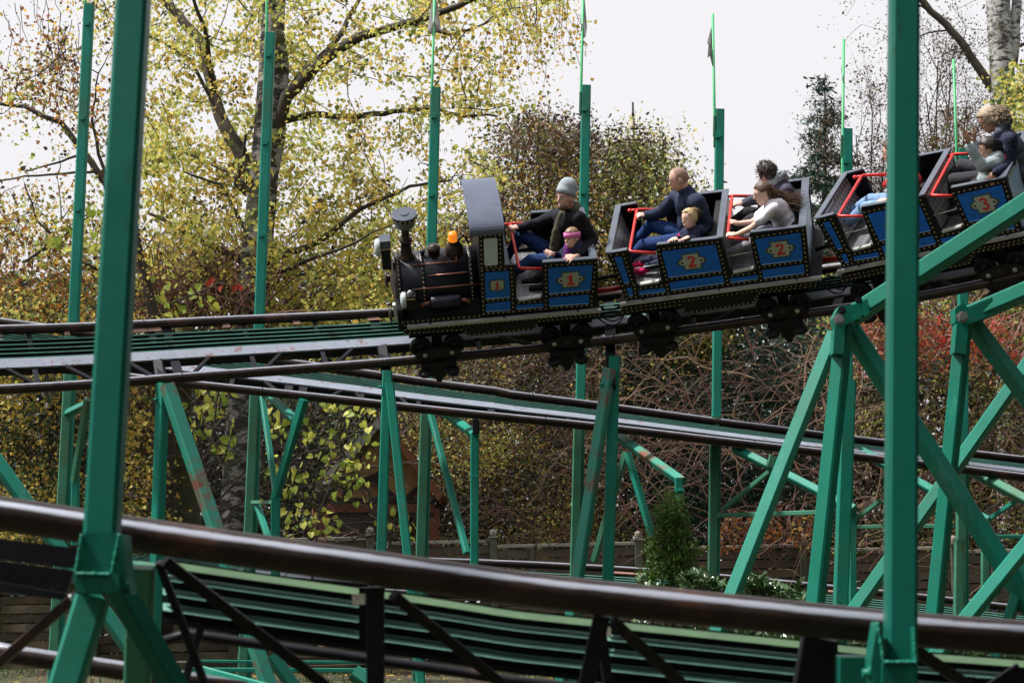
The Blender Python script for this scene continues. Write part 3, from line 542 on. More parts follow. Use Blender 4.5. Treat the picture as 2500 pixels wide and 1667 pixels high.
# hut
YH = 32.4; oH = P(925, 1330, YH); hut = thing('wooden_hut', 'gabled wooden hut with a pale roof edge behind the yellow-leaved bush', 'hut', oH)
H = lambda x, y, dy=0: P(x, y, YH + dy) - oH
MB().prism([H(812, 1215, .1), (H(938, 1040, .1)), H(1056, 1200, .1), H(1056, 1218, .1)], Vector((0, .05, 0))).build('gable_board', M['osb'], hut)
def slabH(pts, dy, dp, name, m_): MB().prism([H(x, y, dy) for x, y in pts], Vector((0, dp, 0))).build(name, M[m_], hut)
slabH([(790, 1160), (930, 1012), (938, 1030), (800, 1182)], -.25, 2.4, 'roof', 'roofpale')
slabH([(930, 1012), (1082, 1205), (1070, 1222), (930, 1036)], -.25, 2.4, 'roof', 'redwood')
slabH([(806, 1217), (1062, 1217), (1062, 1227), (806, 1227)], -.02, .12, 'beam', 'darkwood')
slabH([(798, 1228), (1060, 1228), (1060, 1250), (798, 1250)], .0, .12, 'beam', 'redwood')
slabH([(800, 1251), (1060, 1251), (1060, 1262), (800, 1262)], .02, .12, 'beam', 'darkwood')
MB().beam(H(850, 1190, .02), H(940, 1152, .02), .09, .06).build('truss_brace', M['darkwood'], hut)
MB().beam(H(910, 1168, -.0), H(965, 1217, .0), .09, .06).build('truss_brace', M['darkwood'], hut)
MB().beam(H(1020, 1190, -.0), H(990, 1217, .0), .07, .06).build('truss_brace', M['darkwood'], hut)
for (x, dy) in ((776, 0), (1059, 0), (790, 2.0), (1000, 2.0)):
    MB().beam(H(x, 1240, dy + .1), H(x, 1420, dy + .1), .17, .15).build('post', M['redwood'], hut)
slabH([(800, 1262), (1050, 1262), (1050, 1330), (800, 1330)], 2.3, .05, 'back_wall', 'darkwood')
# ================================================================== VEGETATION
def leaf_mesh(name, C_, sz, mats, pick, parent=None, aspect=.62, flat=0., droop=0., asp_j=.32, org=Vector((0, 0, 0)), seed=1):
    """one mesh of folded leaf faces at the points C_ (N,3); pick = material index per leaf"""
    g = np.random.default_rng(seed); N = len(C_); C_ = np.asarray(C_, float) - np.array(org)
    n_ = g.normal(size=(N, 3)); n_[:, 2] += flat * 2; n_ /= np.linalg.norm(n_, axis=1)[:, None]
    a = g.normal(size=(N, 3)); a[:, 2] -= droop; a -= n_ * (a * n_).sum(1)[:, None]; a /= np.linalg.norm(a, axis=1)[:, None] + 1e-9
    b = np.cross(n_, a); s_ = (sz * (1 + asp_j * g.normal(size=N))).clip(sz * .4, sz * 1.8)[:, None]
    L0 = C_ - a * s_ * .5; L1 = C_ + a * s_ * .5; fold = n_ * s_ * .10
    w_ = aspect * .5
    pts = np.stack([L0, C_ - a * s_ * .12 + b * s_ * w_ + fold, L1, C_ - a * s_ * .12 - b * s_ * w_ + fold], 1).reshape(-1, 3)
    me = bpy.data.meshes.new(name); me.vertices.add(4 * N); me.vertices.foreach_set('co', pts.ravel())
    me.loops.add(4 * N); me.loops.foreach_set('vertex_index', np.arange(4 * N)); me.polygons.add(N)
    me.polygons.foreach_set('loop_start', np.arange(N) * 4); me.polygons.foreach_set('loop_total', np.full(N, 4)); me.polygons.foreach_set('material_index', np.asarray(pick, dtype=np.int32))
    for m_ in mats: me.materials.append(L[m_])
    me.update(calc_edges=True); return link(name, me, parent)
def poly_mask(poly, x, y):
    x = np.asarray(x); y = np.asarray(y); ins = np.zeros(x.shape, bool); n_ = len(poly); j = n_ - 1
    for i in range(n_):
        xi, yi = poly[i]; xj, yj = poly[j]
        c = ((yi > y) != (yj > y)) & (x < (xj - xi) * (y - yi) / (yj - yi + 1e-9) + xi); ins ^= c; j = i
    return ins
def clusters(poly, n_, Y0, dY, g, clump=180, thr=.42):
    """cluster centres: inside an outline seen at distance Y0, thinned by noise so that sky gaps stay open"""
    xs = [p[0] for p in poly]; ys = [p[1] for p in poly]; out = []
    while len(out) < n_:
        x = g.uniform(min(xs), max(xs), 400); y = g.uniform(min(ys), max(ys), 400); mk = poly_mask(poly, x, y)
        for xx, yy in zip(x[mk], y[mk]):
            v = noise.noise(Vector((xx / clump, yy / clump, Y0 * 3.1))) * .5 + .5
            if v > thr + g.uniform(-.12, .12): out.append(P(xx, yy, Y0 + g.uniform(-dY, dY)))
            if len(out) >= n_: break
    return out
def spread(cl, per, rad, g, droop=1.0):
    c = np.array([list(p) for p in cl]); k = len(c); q = g.normal(size=(k, per, 3)) * rad * np.array([1, 1, .75 * droop]); return (c[:, None, :] + q).reshape(-1, 3)
def wiggle(p0, p1, n_, amp, g, sag=0.):
    p0 = Vector(p0); p1 = Vector(p1); d = (p1 - p0); Ln = d.length; pts = []; off = Vector((0, 0, 0))
    for i in range(n_ + 1):
        t = i / n_; off = off * .6 + Vector(g.normal(size=3)) * amp * Ln * .3
        pts.append(p0 + d * t + off * math.sin(math.pi * t) + Vector((0, 0, -sag * Ln * math.sin(math.pi * t))))
    return pts
def skeleton(limbs, cl, g, tw_r=.010, mb=None, mb_tw=None, n_cl=None, amp=.25, sides=5):
    """limbs: list of (points, r0, r1); each foliage cluster gets a branchlet from the nearest wood"""
    nodes = []
    for pts, r0, r1 in limbs:
        k = len(pts); rs = np.linspace(r0, r1, k); mb.tube(pts, list(rs), 8 if r0 > .05 else sides, cap=False)
        for p_, r_ in zip(pts, rs): nodes.append((p_, r_))
    A_ = [np.array(p_) for p_, _ in nodes]; A_ = np.array(A_)
    order = sorted(cl, key=lambda c: np.min(((A_ - np.array(c)) ** 2).sum(1)))
    for c in (order if n_cl is None else order[:n_cl]):
        dd = ((A_ - np.array(c)) ** 2).sum(1); i = int(np.argmin(dd)); p0 = Vector(A_[i]); 
        Ln = (Vector(c) - p0).length
        if Ln < .05: continue
        n_ = max(2, int(Ln / .35)); pts = wiggle(p0, c, n_, amp, g); r0 = min(.035, tw_r * (1 + Ln * .5)); 
        (mb_tw or mb).tube(pts, list(np.linspace(r0, tw_r * .5, n_ + 1)), 3, cap=False, smooth=False)
        A_ = np.vstack([A_, np.array([list(q) for q in pts[1:]])])
def limb(px_pts, Y, r0, r1, g, dY=0, sub=4, amp=.05):
    pts = []; Q = [P(x, y, Y + dY * i / max(1, len(px_pts) - 1)) for i, (x, y) in enumerate(px_pts)]
    for i in range(len(Q) - 1):
        seg = wiggle(Q[i], Q[i+1], sub, amp, g); pts += seg if i == 0 else seg[1:]
    return (pts, r0, r1)
def tree(name, label, cat, base, trunks, limbs, cl, per, rad, sz, mats, wts, seed, bark='bark', twigm='twig', group=None, tw_r=.009, twigs=True, leafkw={}, amp=.2, ncl=None):
    g = np.random.default_rng(seed); root = thing(name, label, cat, base, group); org = Vector(base)
    def sh(pp): return [p - org for p in pp]
    mt = MB()
    for pts, r0, r1 in trunks: mt.tube(sh(pts), list(np.linspace(r0, r1, len(pts))), 14)
    if trunks: mt.build('trunk', M[bark], root, fixn=False)
    mb = MB(); mtw = MB(); clo = [c - org for c in cl]
    if limbs or trunks:
        lb = [(sh(p_), a_, b_) for p_, a_, b_ in limbs]
        if not lb: lb = [(sh(trunks[0][0]), .03, .02)]
        if twigs: skeleton(lb, clo, g, tw_r, mb, mtw, amp=amp, n_cl=ncl)
        else:
            for p_, a_, b_ in lb: mb.tube(p_, list(np.linspace(a_, b_, len(p_))), 7, cap=False)
        if mb.v: mb.build('branches', M['bark'], root, fixn=False)
        if mtw.v: tag(mtw.build('twigs', M[twigm], root, fixn=False), kind='stuff')
    pts = spread(cl, per, rad, g); v = np.array([noise.noise(Vector(p) * .9 + Vector((seed, 0, 0))) for p in pts[::per]]); 
    # tones change from clump to clump, with single leaves mixed in
    wq = np.cumsum(wts) / sum(wts); base_t = np.clip((v * 1.1 + .5), 0, .999); t = np.repeat(base_t, per) * .5 + g.random(len(pts)) * .5
    t = (np.argsort(np.argsort(t)) + .5) / len(t)
    pick = np.searchsorted(wq, t).clip(0, len(mats) - 1)
    tag(leaf_mesh('crown', pts, sz, mats, pick, root, org=org, seed=seed, **leafkw), kind='stuff')
    return root
g = np.random.default_rng(11)
# --- the big birch, yellow-green, in front of it the tall posts
YBI = 29.0
tr_pts = limb([(575, 1560), (578, 1330), (600, 1000), (612, 800), (632, 560), (655, 300), (664, 120), (672, -160)], YBI, 0, 0, g, sub=3, amp=.01)[0]
fork = limb([(628, 580), (680, 330), (690, 160), (655, -60)], YBI, 0, 0, g, sub=3, amp=.02)[0]
limbs = [limb(q, YBI, a, b, g, dY=d) for q, a, b, d in [
    ([(672, 330), (700, 235), (770, 165), (880, 90), (1000, 55), (1120, 15), (1250, -40)], .10, .03, -1),
    ([(760, 172), (840, 70), (900, -40)], .06, .02, 1), ([(1010, 60), (1100, 85), (1180, 60), (1250, 20)], .03, .012, 0),
    ([(668, 300), (760, 280), (860, 286), (960, 272), (1060, 266), (1130, 285), (1190, 280), (1215, 285)], .055, .012, .6),
    ([(680, 262), (730, 190), (800, 130)], .07, .05, .5),
    ([(640, 480), (560, 330), (520, 230), (490, 100), (420, 20), (350, -60)], .11, .05, 1), ([(520, 230), (505, 90), (460, -40)], .05, .02, -1),
    ([(545, 290), (470, 150), (400, 105), (330, 75)], .03, .015, 0), ([(620, 470), (560, 420), (470, 380), (380, 360)], .04, .012, 1),
    ([(630, 640), (780, 590), (880, 510), (1000, 455), (1100, 440)], .05, .015, 0), ([(625, 700), (740, 640), (850, 600), (930, 560)], .035, .012, -1),
    ([(600, 640), (520, 600), (440, 560), (360, 520)], .06, .02, .5), ([(602, 560), (540, 450), (450, 420)], .035, .012, 0),
    ([(600, 470), (575, 450), (590, 400), (600, 330)], .05, .02, 0)]]
polyB = [(340, -80), (1420, -80), (1370, 60), (1362, 178), (1335, 190), (1290, 90), (1235, 60), (1210, 130), (1260, 170), (1275, 250), (1230, 265), (1300, 330), (1240, 360), (1280, 400), (1235, 470), (1130, 420), (1110, 300), (1060, 330), (1080, 440), (1200, 480), (1160, 600), (960, 640), (960, 800), (340, 800)]
clB = clusters(polyB, 360, YBI + 1.3, 1.6, g, 95, .49) + clusters(polyB, 150, YBI - .8, .6, g, 95, .49) + clusters([(340, -80), (960, -80), (900, 330), (960, 800), (340, 800)], 120, YBI + 1, 1.5, g, 95, .42) + clusters([(340, 350), (900, 350), (960, 520), (960, 790), (340, 790)], 185, YBI + 1.4, 1.4, g, 110, .40)
tree('birch_tree', 'large yellow-green birch with a thick dark-cracked trunk rising behind the left trestle', 'tree', P(575, 1560, YBI), [(tr_pts, .30, .15), (fork, .11, .09)], limbs, clB, 40, .145, .064,
     ['lime', 'yellow', 'olive', 'gold', 'brown'], [38, 34, 14, 12, 2], 21, bark='birch_low', leafkw=dict(droop=.8, aspect=.8))
# --- thin drooping birch twigs top left, orange leaves
polyO = [(-120, 40), (-120, 820), (330, 820), (330, -60), (190, -60), (150, 110), (90, 150), (20, 190)]
limbs = [limb(q, 28, a, b, g) for q, a, b in [([(330, 560), (260, 450), (210, 380), (150, 300), (60, 260), (-60, 250)], .06, .02), ([(262, 455), (225, 300), (240, 180)], .03, .01), ([(300, 420), (190, 420), (60, 430), (-60, 450)], .022, .01), ([(205, 375), (130, 400), (60, 420)], .02, .01),
     ([(330, 700), (200, 640), (90, 540), (60, 450)], .03, .012), ([(380, 800), (330, 560)], .08, .06)]]
clO = clusters(polyO, 200, 28, 1.6, g, 95, .46) + clusters([(-120, 560), (330, 520), (330, 900), (-120, 900)], 150, 28.5, 1.5, g, 90, .3)
tree('birch_tree', 'sparser birch with orange-tinged drooping leaves at the upper left edge', 'tree', P(380, 1560, 28), [(limb([(380, 1560), (395, 1300), (400, 1000), (385, 790)], 28, 0, 0, g)[0], .22, .10)], limbs, clO, 40, .22, .056,
     ['lime', 'gold', 'olive', 'brown', 'orange', 'rust'], [26, 28, 14, 16, 10, 6], 22, bark='bark', leafkw=dict(droop=.9, aspect=.75), twigm='bark')
# loose sprays top left / right of trunk, hanging
def sprays(name, label, starts, Y, ln, per, sz, mats, wts, seed, group=None, thick=.006):
    g2 = np.random.default_rng(seed); root = thing(name, label, 'twigs', P(starts[0][0], starts[0][1], Y), group); org = P(starts[0][0], starts[0][1], Y); mb = MB(); lv = []
    for (x, y) in starts:
        p0 = P(x, y, Y + g2.uniform(-.8, .8)); p1 = p0 + Vector((g2.normal() * .25, g2.normal() * .1, -ln * g2.uniform(.6, 1.2))); pts = wiggle(p0, p1, 7, .10, g2)
        mb.tube([q - org for q in pts], list(np.linspace(thick, thick * .4, 8)), 3, cap=False, smooth=False)
        for _ in range(per):
            q = pts[int(g2.integers(1, 8))]; lv.append(np.array(q) + g2.normal(size=3) * .07)
    mb.build('stem', M['twig'], root, fixn=False)
    pk = g2.choice(len(mats), len(lv), p=np.array(wts) / sum(wts)); tag(leaf_mesh('leaves', lv, sz, mats, pk, root, org=org, droop=1.5, aspect=.8, seed=seed), kind='stuff'); return root
sprays('hanging_birch_twigs', 'yellow birch twigs hanging in front of the sky at the top centre', [(x, g.uniform(-60, 60)) for x in np.linspace(1215, 1400, 26)], 29.5, .95, 26, .060, ['gold', 'yellow', 'olive', 'orange'], [40, 30, 20, 10], 31)
sprays('hanging_birch_twigs', 'sparse reddish birch twigs hanging from the top left corner', [(x, g.uniform(-80, 90)) for x in np.linspace(-20, 190, 16)], 27.5, 1.0, 14, .055, ['gold', 'orange', 'rust', 'brown'], [25, 30, 25, 20], 32)
sprays('hanging_birch_twigs', 'dense rust-brown twigs hanging beside the leftmost tall post', [(x, g.uniform(60, 150)) for x in np.linspace(120, 190, 14)], 27.6, 1.1, 40, .05, ['gold', 'orange', 'rust', 'brown', 'dkbrown'], [20, 20, 20, 20, 20], 33)

# --- hornbeam with brown-green leaves behind the man in the hat, second lobe to the right
YHb = 37.0
polyH = [(1060, 900), (1080, 560), (1140, 510), (1190, 430), (1200, 360), (1260, 300), (1310, 268), (1350, 280), (1380, 320), (1420, 300), (1455, 340), (1475, 400), (1478, 900)]
clH = clusters(polyH, 560, YHb, 1.8, g, 60, .31)
limbs = [limb(q, YHb, .06, .02, g) for q in [[(1330, 900), (1325, 650), (1318, 450), (1315, 320)], [(1325, 800), (1250, 600), (1210, 450)], [(1325, 800), (1400, 560), (1420, 380)], [(1325, 850), (1180, 700), (1110, 590)]]]
tree('hornbeam_tree', 'dense brown-green tree rising behind the engine and the man in the grey hat', 'tree', P(1330, 1450, YHb), [(limb([(1330, 1500), (1330, 880)], YHb, 0, 0, g)[0], .14, .08)], limbs, clH, 84, .24, .072, ['dkbrown', 'brown', 'rust', 'olive', 'gold'], [32, 36, 12, 13, 7], 23, leafkw=dict(aspect=.5))
polyH2 = [(1478, 900), (1478, 420), (1500, 360), (1530, 330), (1560, 350), (1600, 330), (1640, 380), (1660, 440), (1700, 470), (1720, 560), (1760, 700), (1770, 900)]
clH = clusters(polyH2, 420, YHb, 1.8, g, 60, .33)
limbs = [limb(q, YHb, .05, .02, g) for q in [[(1590, 900), (1585, 650), (1575, 450), (1560, 350)], [(1590, 800), (1640, 600), (1650, 430)], [(1590, 800), (1510, 600), (1500, 430)], [(1590, 850), (1700, 700), (1720, 600)]]]
tree('hornbeam_tree', 'second brown-green tree, behind the bald man, slightly lower and more open', 'tree', P(1590, 1450, YHb), [(limb([(1590, 1500), (1590, 880)], YHb, 0, 0, g)[0], .12, .07)], limbs, clH, 82, .24, .072, ['dkbrown', 'brown', 'olive', 'lime', 'rust', 'gold'], [28, 20, 20, 14, 5, 13], 24, leafkw=dict(aspect=.5))
# airy yellow tree peeping over it
clP = clusters([(1480, 340), (1520, 290), (1560, 300), (1590, 260), (1620, 310), (1660, 300), (1690, 380), (1700, 480), (1480, 480)], 60, 42, 1.2, g, 60, .42)
tree('aspen_tree', 'small airy pale-yellow treetop peeping above the second brown tree', 'tree', P(1580, 1450, 42), [(limb([(1580, 1500), (1560, 700), (1548, 300), (1545, 250)], 42, 0, 0, g)[0], .05, .006)], [], clP, 22, .26, .065, ['lime', 'yellow', 'olive'], [40, 40, 20], 25, tw_r=.006)

# --- conifer
YC2 = 40.0; oc = P(2018, 1420, YC2); root = thing('spruce_tree', 'narrow dark spruce against the sky left of the right foreground post', 'tree', oc)
MB().tube([P(2018, 1420, YC2) - oc, P(2014, 700, YC2) - oc, P(2014, 180, YC2) - oc], [.20, .07, .008], 8).build('trunk', M['bark'], root, fixn=False)
mb = MB(); lv = []; gc = np.random.default_rng(5)
for k in range(190):
    yy = 185 + (gc.random() ** .85) * 640; t = (yy - 185) / 640; side = gc.uniform(0, 2 * math.pi); rad = (.12 + 1.45 * t ** .9) * gc.uniform(.40, 1.2)
    p0 = P(2014, yy, YC2); p1 = p0 + Vector((math.cos(side) * rad, math.sin(side) * rad, -.10 * rad + .05)); tip = p1 + Vector((math.cos(side) * .1, 0, .10)); pts = [p0, p0.lerp(p1, .5) + Vector((0, 0, .04)), p1, tip]
    mb.tube([q - oc for q in pts], [.02, .014, .008, .004], 3, cap=False)
    for _ in range(int(14 + 78 * rad)):
        u = gc.random() ** .7; q = p0.lerp(p1, u); lv.append(np.array(q) + gc.normal(size=3) * np.array([.10, .10, .05]) - np.array([0, 0, .05 * gc.random()]))
mb.build('branches', M['bark'], root, fixn=False)
tag(leaf_mesh('crown', lv, .095, ['fir', 'yew'], gc.integers(0, 2, len(lv)), root, org=oc, aspect=.35, seed=5), kind='stuff')

# --- bare thin trees right of centre, sparse leaves in the top right
def bare(name, label, base, tops, Y, seed, nl, mats, sz=.05, r=.03, thin=.007, nb=60):
    g3 = np.random.default_rng(seed); o_ = P(base[0], base[1], Y); root = thing(name, label, 'tree', o_); mb = MB(); tw = MB(); lv = []
    def grow(p, d, ln, r_, dep):
        n_ = 4; pts = [p]; q = p
        for i in range(n_):
            d = (d + Vector(g3.normal(size=3)) * .13 + Vector((0, 0, .05))).normalized(); q = q + d * ln / n_; pts.append(q)
        (mb if dep < 2 else tw).tube([a - o_ for a in pts], list(np.linspace(r_, r_ * .6, n_ + 1)), 4 if dep < 2 else 3, cap=False, smooth=False)
        if dep >= 2:
            for a in pts[1:]:
                for _ in range(nl): 
                    lv.append(np.array(a) + g3.normal(size=3) * .12)
        if dep < 4:
            for i in range(3):
                b = pts[1 + int(g3.integers(0, n_))]; dd = (d + Vector(g3.normal(size=3)) * .55).normalized(); grow(b, dd, ln * g3.uniform(.55, .8), r_ * .55, dep + 1)
    for (x, y) in tops:
        p1 = P(x, y, Y); p0 = o_ + Vector((g3.normal() * .1, g3.normal() * .1, 0)); d = (p1 - p0).normalized(); ln = (p1 - p0).length
        mb.tube([q - o_ for q in wiggle(p0, p1, 10, .03, g3)], list(np.linspace(r, r * .35, 11)), 5, cap=False)
        for k in range(8): grow(p0.lerp(p1, g3.uniform(.3, .97)), (d + Vector(g3.normal(size=3)) * .4).normalized(), g3.uniform(.6, 1.2), r * .4, 1)
    mb.build('trunk', M['bark'], root, fixn=False); tag(tw.build('twigs', M['twig'], root, fixn=False), kind='stuff')
    if lv: tag(leaf_mesh('crown', lv, sz, mats, g3.integers(0, len(mats), len(lv)), root, org=o_, seed=seed), kind='stuff')
bare('bare_tree', 'thin leafless tree with upright twigs behind car three', (2300, 900), [(2290, 150), (2320, 180), (2260, 230), (2360, 260)], 38, 41, 1, ['brown', 'dkbrown'], .045)
bare('bare_tree', 'low leafless scrub between the spruce and the foreground post', (2110, 850), [(2090, 330), (2130, 300), (2160, 360)], 38, 42, 1, ['brown', 'dkbrown'], .045)
clR = clusters([(2250, 330), (2300, 270), (2360, 290), (2400, 230), (2430, 500), (2300, 520), (2245, 450)], 60, 37, 1.0, g, 70, .35)
tree('beech_sapling', 'small brown-leaved tree behind the raised hand of the child in car three', 'tree', P(2330, 1300, 37), [(limb([(2330, 1300), (2330, 500), (2340, 330)], 37, 0, 0, g)[0], .06, .02)], [], clR, 34, .2, .055, ['brown', 'dkbrown', 'rust', 'olive'], [40, 30, 15, 15], 26, tw_r=.005)
# right birch with the white trunk
YR = 36.5
trp = limb([(2470, 1500), (2466, 900), (2462, 600), (2450, 300), (2446, 150), (2436, 0), (2430, -150)], YR, 0, 0, g, sub=3, amp=.008)[0]
fk = limb([(2470, 160), (2478, 60), (2486, -120)], YR, 0, 0, g)[0]
limbs = [limb(q, YR, a, b, g) for q, a, b in [([(2428, 225), (2370, 140), (2310, 60), (2240, -10), (2190, -60)], .085, .05), ([(2300, 50), (2250, 15), (2200, 10)], .03, .015), ([(2310, 75), (2270, 80), (2240, 90)], .02, .01), ([(2470, 120), (2520, 100), (2560, 60)], .035, .02), ([(2465, 160), (2500, 160), (2560, 150)], .025, .02)]]
clR = clusters([(2060, -60), (2560, -60), (2560, 180), (2450, 260), (2330, 230), (2250, 170), (2120, 240), (2060, 120)], 130, YR, 1.6, g, 60, .40)
tree('birch_tree', 'white-barked birch at the upper right with one bare limb leaning left', 'tree', P(2470, 1500, YR), [(trp, .24, .205), (fk, .10, .08)], limbs, clR, 16, .24, .042, ['dkbrown', 'brown', 'olive'], [40, 35, 25], 27, bark='birch', tw_r=.005)
clR = clusters([(2475, 190), (2580, 120), (2580, 480), (2500, 480), (2470, 300)], 60, 35, 1.0, g, 60, .2)
tree('maple_tree', 'bright yellow-green treetop at the right edge behind the curly-haired woman', 'tree', P(2560, 1400, 35), [(limb([(2560, 1400), (2550, 300)], 35, 0, 0, g)[0], .12, .05)], [], clR, 60, .22, .085, ['lime', 'yellow', 'olive', 'green'], [35, 30, 20, 15], 28)

# --- hedges and thickets behind the fence (nobody could count these)
def thicket(name, label, cat, poly, n_, per, rad, Y, dY, sz, mats, wts, seed, thr=.3, clump=90, tw=0, twm='twig', tlen=.9, kw={}, kind='stuff'):
    g4 = np.random.default_rng(seed); o_ = P(sum(p[0] for p in poly) / len(poly), 1450, Y); o_.z = ground_z(0, Y)
    cl = clusters(poly, n_, Y, dY, g4, clump, thr); pts = spread(cl, per, rad, g4)
    v = np.array([noise.noise(Vector(p) * .8 + Vector((seed, 3, 0))) for p in pts[::per]]); t = np.repeat(v * 1.2 + .5, per) * .5 + g4.random(len(pts)) * .5
    t = (np.argsort(np.argsort(t)) + .5) / len(t); wq = np.cumsum(wts) / sum(wts); pick = np.searchsorted(wq, t).clip(0, len(mats) - 1)
    root = thing(name, label, cat, o_); tag(leaf_mesh('foliage', pts, sz, mats, pick, root, org=o_, seed=seed, **kw), kind='stuff')
    if tw:
        mb = MB(); xs = [p[0] for p in poly]; ys = [p[1] for p in poly]; k = 0
        while k < tw:
            x, y = g4.uniform(min(xs), max(xs)), g4.uniform(min(ys), max(ys))
            if not poly_mask(poly, np.array([x]), np.array([y]))[0]: continue
            p0 = P(x, y, Y + g4.uniform(-dY, dY)); a_ = g4.uniform(0, 2 * math.pi); p1 = p0 + Vector((math.cos(a_), g4.normal() * .2, abs(math.sin(a_)) * .9)) * tlen * g4.uniform(.4, 1.3)
            mb.tube([q - o_ for q in wiggle(p0, p1, 5, .22, g4, sag=g4.uniform(-.25, .1))], list(np.linspace(.011, .004, 6)), 3, cap=False, smooth=False); k += 1
        tag(mb.build('twigs', M[twm], root, fixn=False), kind='stuff')
    return root
# dark mass far behind closes the view between the trunks
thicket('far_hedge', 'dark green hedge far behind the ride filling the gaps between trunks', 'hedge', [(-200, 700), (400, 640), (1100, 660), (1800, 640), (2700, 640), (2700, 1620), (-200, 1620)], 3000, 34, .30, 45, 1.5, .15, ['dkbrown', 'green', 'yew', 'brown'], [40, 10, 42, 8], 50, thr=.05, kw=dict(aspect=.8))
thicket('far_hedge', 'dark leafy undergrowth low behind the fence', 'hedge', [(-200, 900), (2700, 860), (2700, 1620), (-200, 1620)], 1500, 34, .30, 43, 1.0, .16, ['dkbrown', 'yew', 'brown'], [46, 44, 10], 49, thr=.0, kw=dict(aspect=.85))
thicket('shrub', 'olive and yellow leafy shrub at the left edge below the upper track', 'shrub', [(-150, 660), (160, 680), (360, 700), (380, 1360), (-150, 1360)], 330, 60, .20, 29.5, 1.0, .062, ['dkbrown', 'yew', 'green', 'olive', 'gold', 'yellow'], [24, 18, 12, 16, 17, 13], 51, tw=260, twm='bark', kw=dict(aspect=.7))
thicket('shrub', 'shrub of small golden leaves between the left foreground post and trestle', 'shrub', [(290, 930), (390, 930), (400, 1330), (290, 1330)], 60, 50, .16, 27.8, .6, .062, ['dkbrown', 'gold', 'yellow', 'olive'], [34, 26, 24, 16], 52, tw=40, kw=dict(aspect=.8))
thicket('shrub', 'yellow-green shrub behind the engine front and the empty upper track', 'shrub', [(640, 560), (960, 520), (1080, 600), (1100, 900), (640, 900)], 120, 46, .22, 31, 1.2, .062, ['dkbrown', 'lime', 'yellow', 'olive', 'gold'], [24, 24, 22, 18, 12], 53, tw=160, twm='bark', kw=dict(aspect=.8))
thicket('brush_thicket', 'tangle of thin reddish twigs above the empty track beside the birch', 'brush', [(340, 690), (660, 690), (660, 840), (340, 800)], 40, 24, .2, 29, .7, .06, ['lime', 'rust', 'dkbrown'], [30, 20, 50], 54, tw=260, twm='twig_red', tlen=1.3)
thicket('beech_hedge', 'brown beech hedge behind the middle track in the centre', 'hedge', [(960, 860), (1500, 840), (1540, 1400), (960, 1400)], 640, 58, .20, 34.5, 1.6, .055, ['dkbrown', 'brown', 'olive', 'rust', 'gold', 'lime'], [46, 17, 15, 6, 9, 7], 55, thr=.2, tw=260, twm='twig', kw=dict(aspect=.55))
thicket('beech_hedge', 'brown and olive undergrowth behind the birch trunk and the hut', 'hedge', [(340, 860), (980, 880), (980, 1400), (340, 1400)], 420, 50, .22, 38, 1.2, .07, ['dkbrown', 'yew', 'brown', 'olive'], [48, 28, 14, 10], 56, thr=.25, tw=260, twm='bark')
thicket('yew_hedge', 'dark blue-green yew mass below the second car', 'hedge', [(1480, 790), (1600, 740), (1900, 720), (2060, 760), (2060, 1020), (2010, 1330), (1600, 1330), (1500, 1000)], 560, 70, .20, 36, 1.0, .07, ['yew', 'green', 'yew', 'fir'], [50, 10, 20, 20], 57, thr=.12, tw=60, kw=dict(aspect=.35))
thicket('shrub', 'green and yellow bush behind the lower end of car three', 'shrub', [(2030, 650), (2520, 600), (2520, 830), (2030, 800)], 130, 50, .22, 34, 1.0, .07, ['olive', 'lime', 'green', 'yellow', 'dkbrown'], [30, 20, 25, 10, 15], 58, tw=80)
thicket('sumac_shrub', 'red-leaved sumac below the bolted trestle heads at the right', 'shrub', [(2050, 800), (2180, 780), (2420, 780), (2540, 840), (2540, 930), (2240, 900), (2060, 900)], 70, 34, .15, 30, .7, .085, ['red', 'rust', 'orange', 'brown'], [38, 32, 18, 12], 59, thr=.3, tw=120, twm='twig_red', kw=dict(aspect=.35, droop=.8))
thicket('brush_thicket', 'dense brown brush with a few red leaves between the right trestles', 'brush', [(2000, 860), (2300, 640), (2560, 620), (2560, 1400), (2000, 1400)], 420, 42, .24, 34, 1.2, .06, ['dkbrown', 'brown', 'olive', 'rust', 'lime', 'red'], [40, 18, 20, 8, 11, 3], 60, thr=.25, tw=340, twm='twig_pale', tlen=1.1)
thicket('shrub', 'olive-brown bushy growth at the right edge behind the second trestle', 'shrub', [(2380, 560), (2580, 540), (2580, 1350), (2400, 1350)], 150, 60, .2, 35.2, .5, .07, ['dkbrown', 'olive', 'brown', 'rust', 'lime'], [34, 26, 18, 12, 10], 66, thr=.05, tw=40)
# bramble canes arching in front of the hedge
def canes(name, label, boxes, Y, n_, seed, mats=('twig_red', 'twig_pale', 'twig')):
    g5 = np.random.default_rng(seed); o_ = P((boxes[0] + boxes[2]) / 2, 1400, Y); root = thing(name, label, 'canes', o_); bs = [MB() for _ in mats]
    for k in range(n_):
        x, y = g5.uniform(boxes[0], boxes[2]), g5.uniform(boxes[1], boxes[3]); p0 = P(x, y, Y + g5.uniform(-1, 1)); a_ = g5.uniform(-.9, 1.3); ln = g5.uniform(.5, 2.0); sgn = 1 if g5.random() < .5 else -1
        p1 = p0 + Vector((math.cos(a_) * sgn, g5.normal() * .15, math.sin(a_))) * ln
        bs[int(g5.integers(0, len(mats)))].tube([q - o_ for q in wiggle(p0, p1, 8, .10, g5, sag=-g5.uniform(.0, .3))], list(np.linspace(.010, .0045, 9) * g5.choice([.6, .8, 1., 1.7])), 4, cap=False)
    for b_, m_ in zip(bs, mats): tag(b_.build('cane', M[m_], root, fixn=False), kind='stuff')
    return root
canes('bramble_canes', 'reddish bramble canes arching behind the middle track under the second car', (1400, 860, 2100, 1180), 31.5, 190, 61, ('twig_red', 'twig_pale', 'twig_pale', 'twig'))
